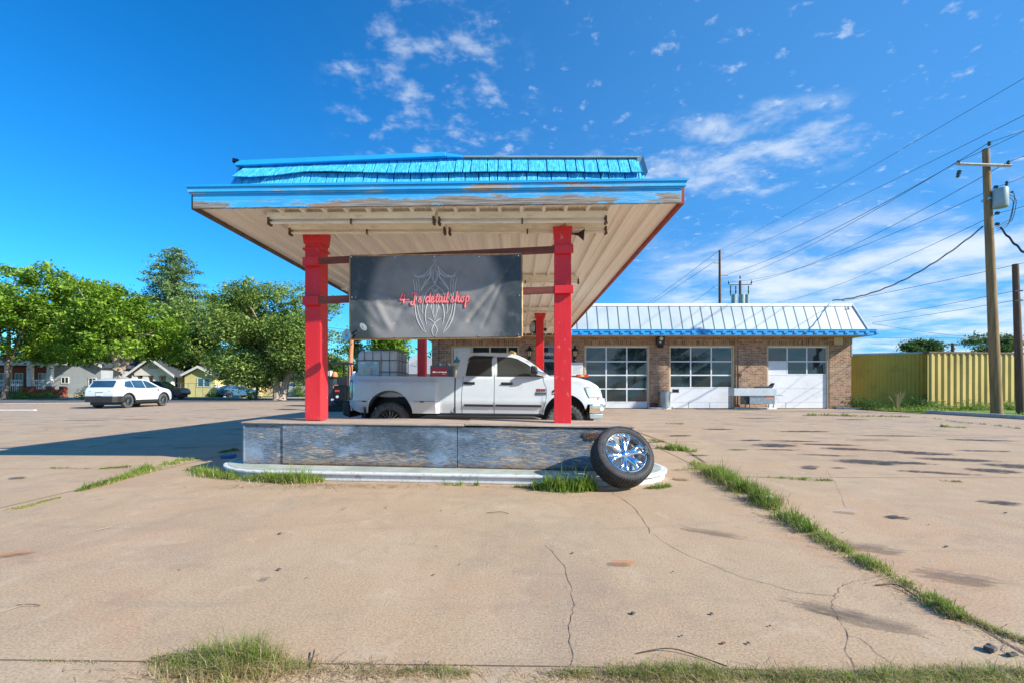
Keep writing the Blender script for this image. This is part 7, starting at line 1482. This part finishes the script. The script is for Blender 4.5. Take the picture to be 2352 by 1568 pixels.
t = thing('dry_weed', 'tall pale dead weed standing before the shaded wall', 'weed', at(2060, 935, 25)); t.location.z = 0
for k in range(14): a = rr.uniform(-.5, .5); b.tube([(a * .1, 0, 0), (a * .5, 0, .5), (a * .9, 0, rr.uniform(.7, 1.0))], .012, 4)
b.build('stalks', 'straw', t)
# ================================================================ LITTER
def pebble(px, py, r, m, label, cat='debris', grp='dark specks of debris on the concrete'):
    p = gp(px, py); rr = random.Random(int(px)); b = MB(p); b.lathe([(.001, 0), (r, 0), (r * .8, r * .35), (r * .3, r * .5), (.001, r * .45)], p + Vector((0, 0, .008)), (rr.uniform(-.1, .1), rr.uniform(-.1, .1), 1), 7); o = b.build('debris', m, None); tag(o, label, cat, grp); return o
for i, (x, y, r) in enumerate(((643, 1226, .014), (641, 1309, .013), (412, 1309, .006), (705, 1328, .005), (996, 1321, .007), (1055, 1297, .006), (1315, 1271, .009), (1546, 1314, .006), (1454, 1410, .012), (1635, 1411, .009), (1719, 1479, .008), (1566, 1462, .006), (1769, 1439, .006), (2174, 1256, .012), (1935, 1224, .006), (2133, 1205, .006), (1003, 1255, .006), (886, 1166, .009), (1013, 1173, .007), (2310, 1178, .012))):
    pebble(x, y, r * 1.2, 'stone', 'small dark speck of grit lying on the tan concrete')
def junk(px, py, w, d, h, m, name, label, rz=0.2):
    p = gp(px, py); b = MB(p); rot = Matrix.Rotation(rz, 3, 'Z'); b.box(p + Vector((0, 0, h / 2 + .006)), (w, d, h), rot); b.box(p + rot @ Vector((w * .3, d * .2, h + .006)), (w * .4, d * .5, h * .5), rot); o = b.build(name, m, None, bevel=h * .2); return tag(o, label, 'litter')
def can_(px, py, z, rz, label, m='litter_white'):
    p = gp(px, py); p.z = z; b = MB(p); d = Vector((math.cos(rz), math.sin(rz), 0)); b.lathe([(.001, -.05), (.017, -.05), (.02, -.045), (.016, 0), (.02, .04), (.013, .055), (.009, .07), (.001, .07)], p, d, 14); o = b.build('crushed_bottle', m, None, smooth=True); return tag(o, label, 'bottle')
can_(1762, 1152, .06, .1, 'pale crushed bottle lying in the bright grass strip'); junk(2150, 1392, .035, .02, .006, 'steel', 'wrapper', 'small shiny wrapper in the darker grass strip')
junk(2275, 1495, .05, .04, .02, 'stone', 'stone', 'broken grey stone at the lower right concrete corner', .5); junk(2325, 1507, .045, .02, .012, 'stone', 'stone', 'flat dark stone right of the broken corner', .1); junk(1662, 1491 - 12, .018, .012, .006, 'brick_red', 'debris', 'reddish chip on the concrete near the lower right verge')
junk(955, 1078, .18, .03, .012, 'maroon_panel', 'wood_chip', 'red stick lying on the kerb top below the planter', 0).location.z = .13
junk(525, 1050, .22, .16, .04, 'blue_dark', 'plastic_scrap', 'blue plastic scrap with dark bits beside the planter left end', .2)
def twig(pts, r, label, m='rust'):
    P = [gp(*p) + Vector((0, 0, .008 + .01 * (i % 2))) for i, p in enumerate(pts)]; b = MB(P[0]); b.tube(catmull(P, 4), r, 5); o = b.build('twig', m, None); return tag(o, label, 'twig')
twig([(2010, 1345 + 0), (2060, 1352 - 4), (2105, 1372)], .004, 'thin brown twig beside the right grass strip'); twig([(1465, 1502), (1540, 1496), (1620, 1515), (1670, 1538)], .003, 'long curved brown twig in the lower right verge'); twig([(40, 1391), (68, 1393), (92, 1392)], .0025, 'thin dark twig on the concrete at lower left')
twig([(0, 1408), (60, 1392)], .0015, 'pale straw on the concrete at lower left', 'straw'); twig([(220, 1218), (258, 1212)], .003, 'pale straw stalk on the left concrete', 'straw'); twig([(345, 1516), (400, 1510), (460, 1512)], .003, 'brown twig in the left of the near grass clump'); twig([(712, 1538), (722, 1500)], .0035, 'short dark twig upright in the near joint')
twig([(1118, 1178), (1150, 1178), (1168, 1180)], .003, 'thin brown twig on the concrete below the kerb'); twig([(1460, 990), (1560, 1028), (1620, 1062)], .006, 'dark cord lying from the planter corner toward the joint', 'plastic'); twig([(1990, 1340), (2040, 1330), (2075, 1322)], .0016, 'pale straw by the cracked slab', 'straw')
# things seen in the shop doorway
t = thing('parked_motorcycle', 'red and chrome machine partly seen between the red columns before the shop door', 'motorcycle', (2.35, 25.6, 0))
b = MB(); b.tube(catmull([(-.5, 0, 1.05), (-.2, 0, 1.5), (.2, 0, 1.62), (.6, 0, 1.5)], 5), [.05] * 16, 8); b.box((.1, 0, 1.5), (.9, .4, .16)); b.build('body', 'red_plastic', t, bevel=.05)
b = MB(); b.box((.1, 0, 1.0), (.8, .35, .6)); b.build('engine', 'steel', t, bevel=.06); b = MB(); b.box((.15, -.1, 1.75), (.5, .1, .28)); b.build('screen', 'car_glass_blue', t, bevel=.02)
for x in (-.7, .8): b = MB(); b.lathe([(.22, -.07), (.36, -.08), (.40, 0), (.36, .08), (.22, .07)], (x, 0, .40), (0, 1, 0), 24); b.build('wheel', 'rubber', t, smooth=True)
t = thing('first_aid_box', 'small red box with an amber lens on the bonnet line beside the notice', 'box', (3.75, 25.8, 0)); b = MB(); b.box((0, 0, 1.80), (.62, .3, .16)); b.build('case', 'red_plastic', t, bevel=.02); b = MB(); b.box((-.02, -.152, 1.81), (.2, .01, .1)); b.build('lens', 'amber', t)
b = MB(); b.box((0, 0, .86), (.5, .3, 1.7)); b.build('stand', 'dark_panel', t)
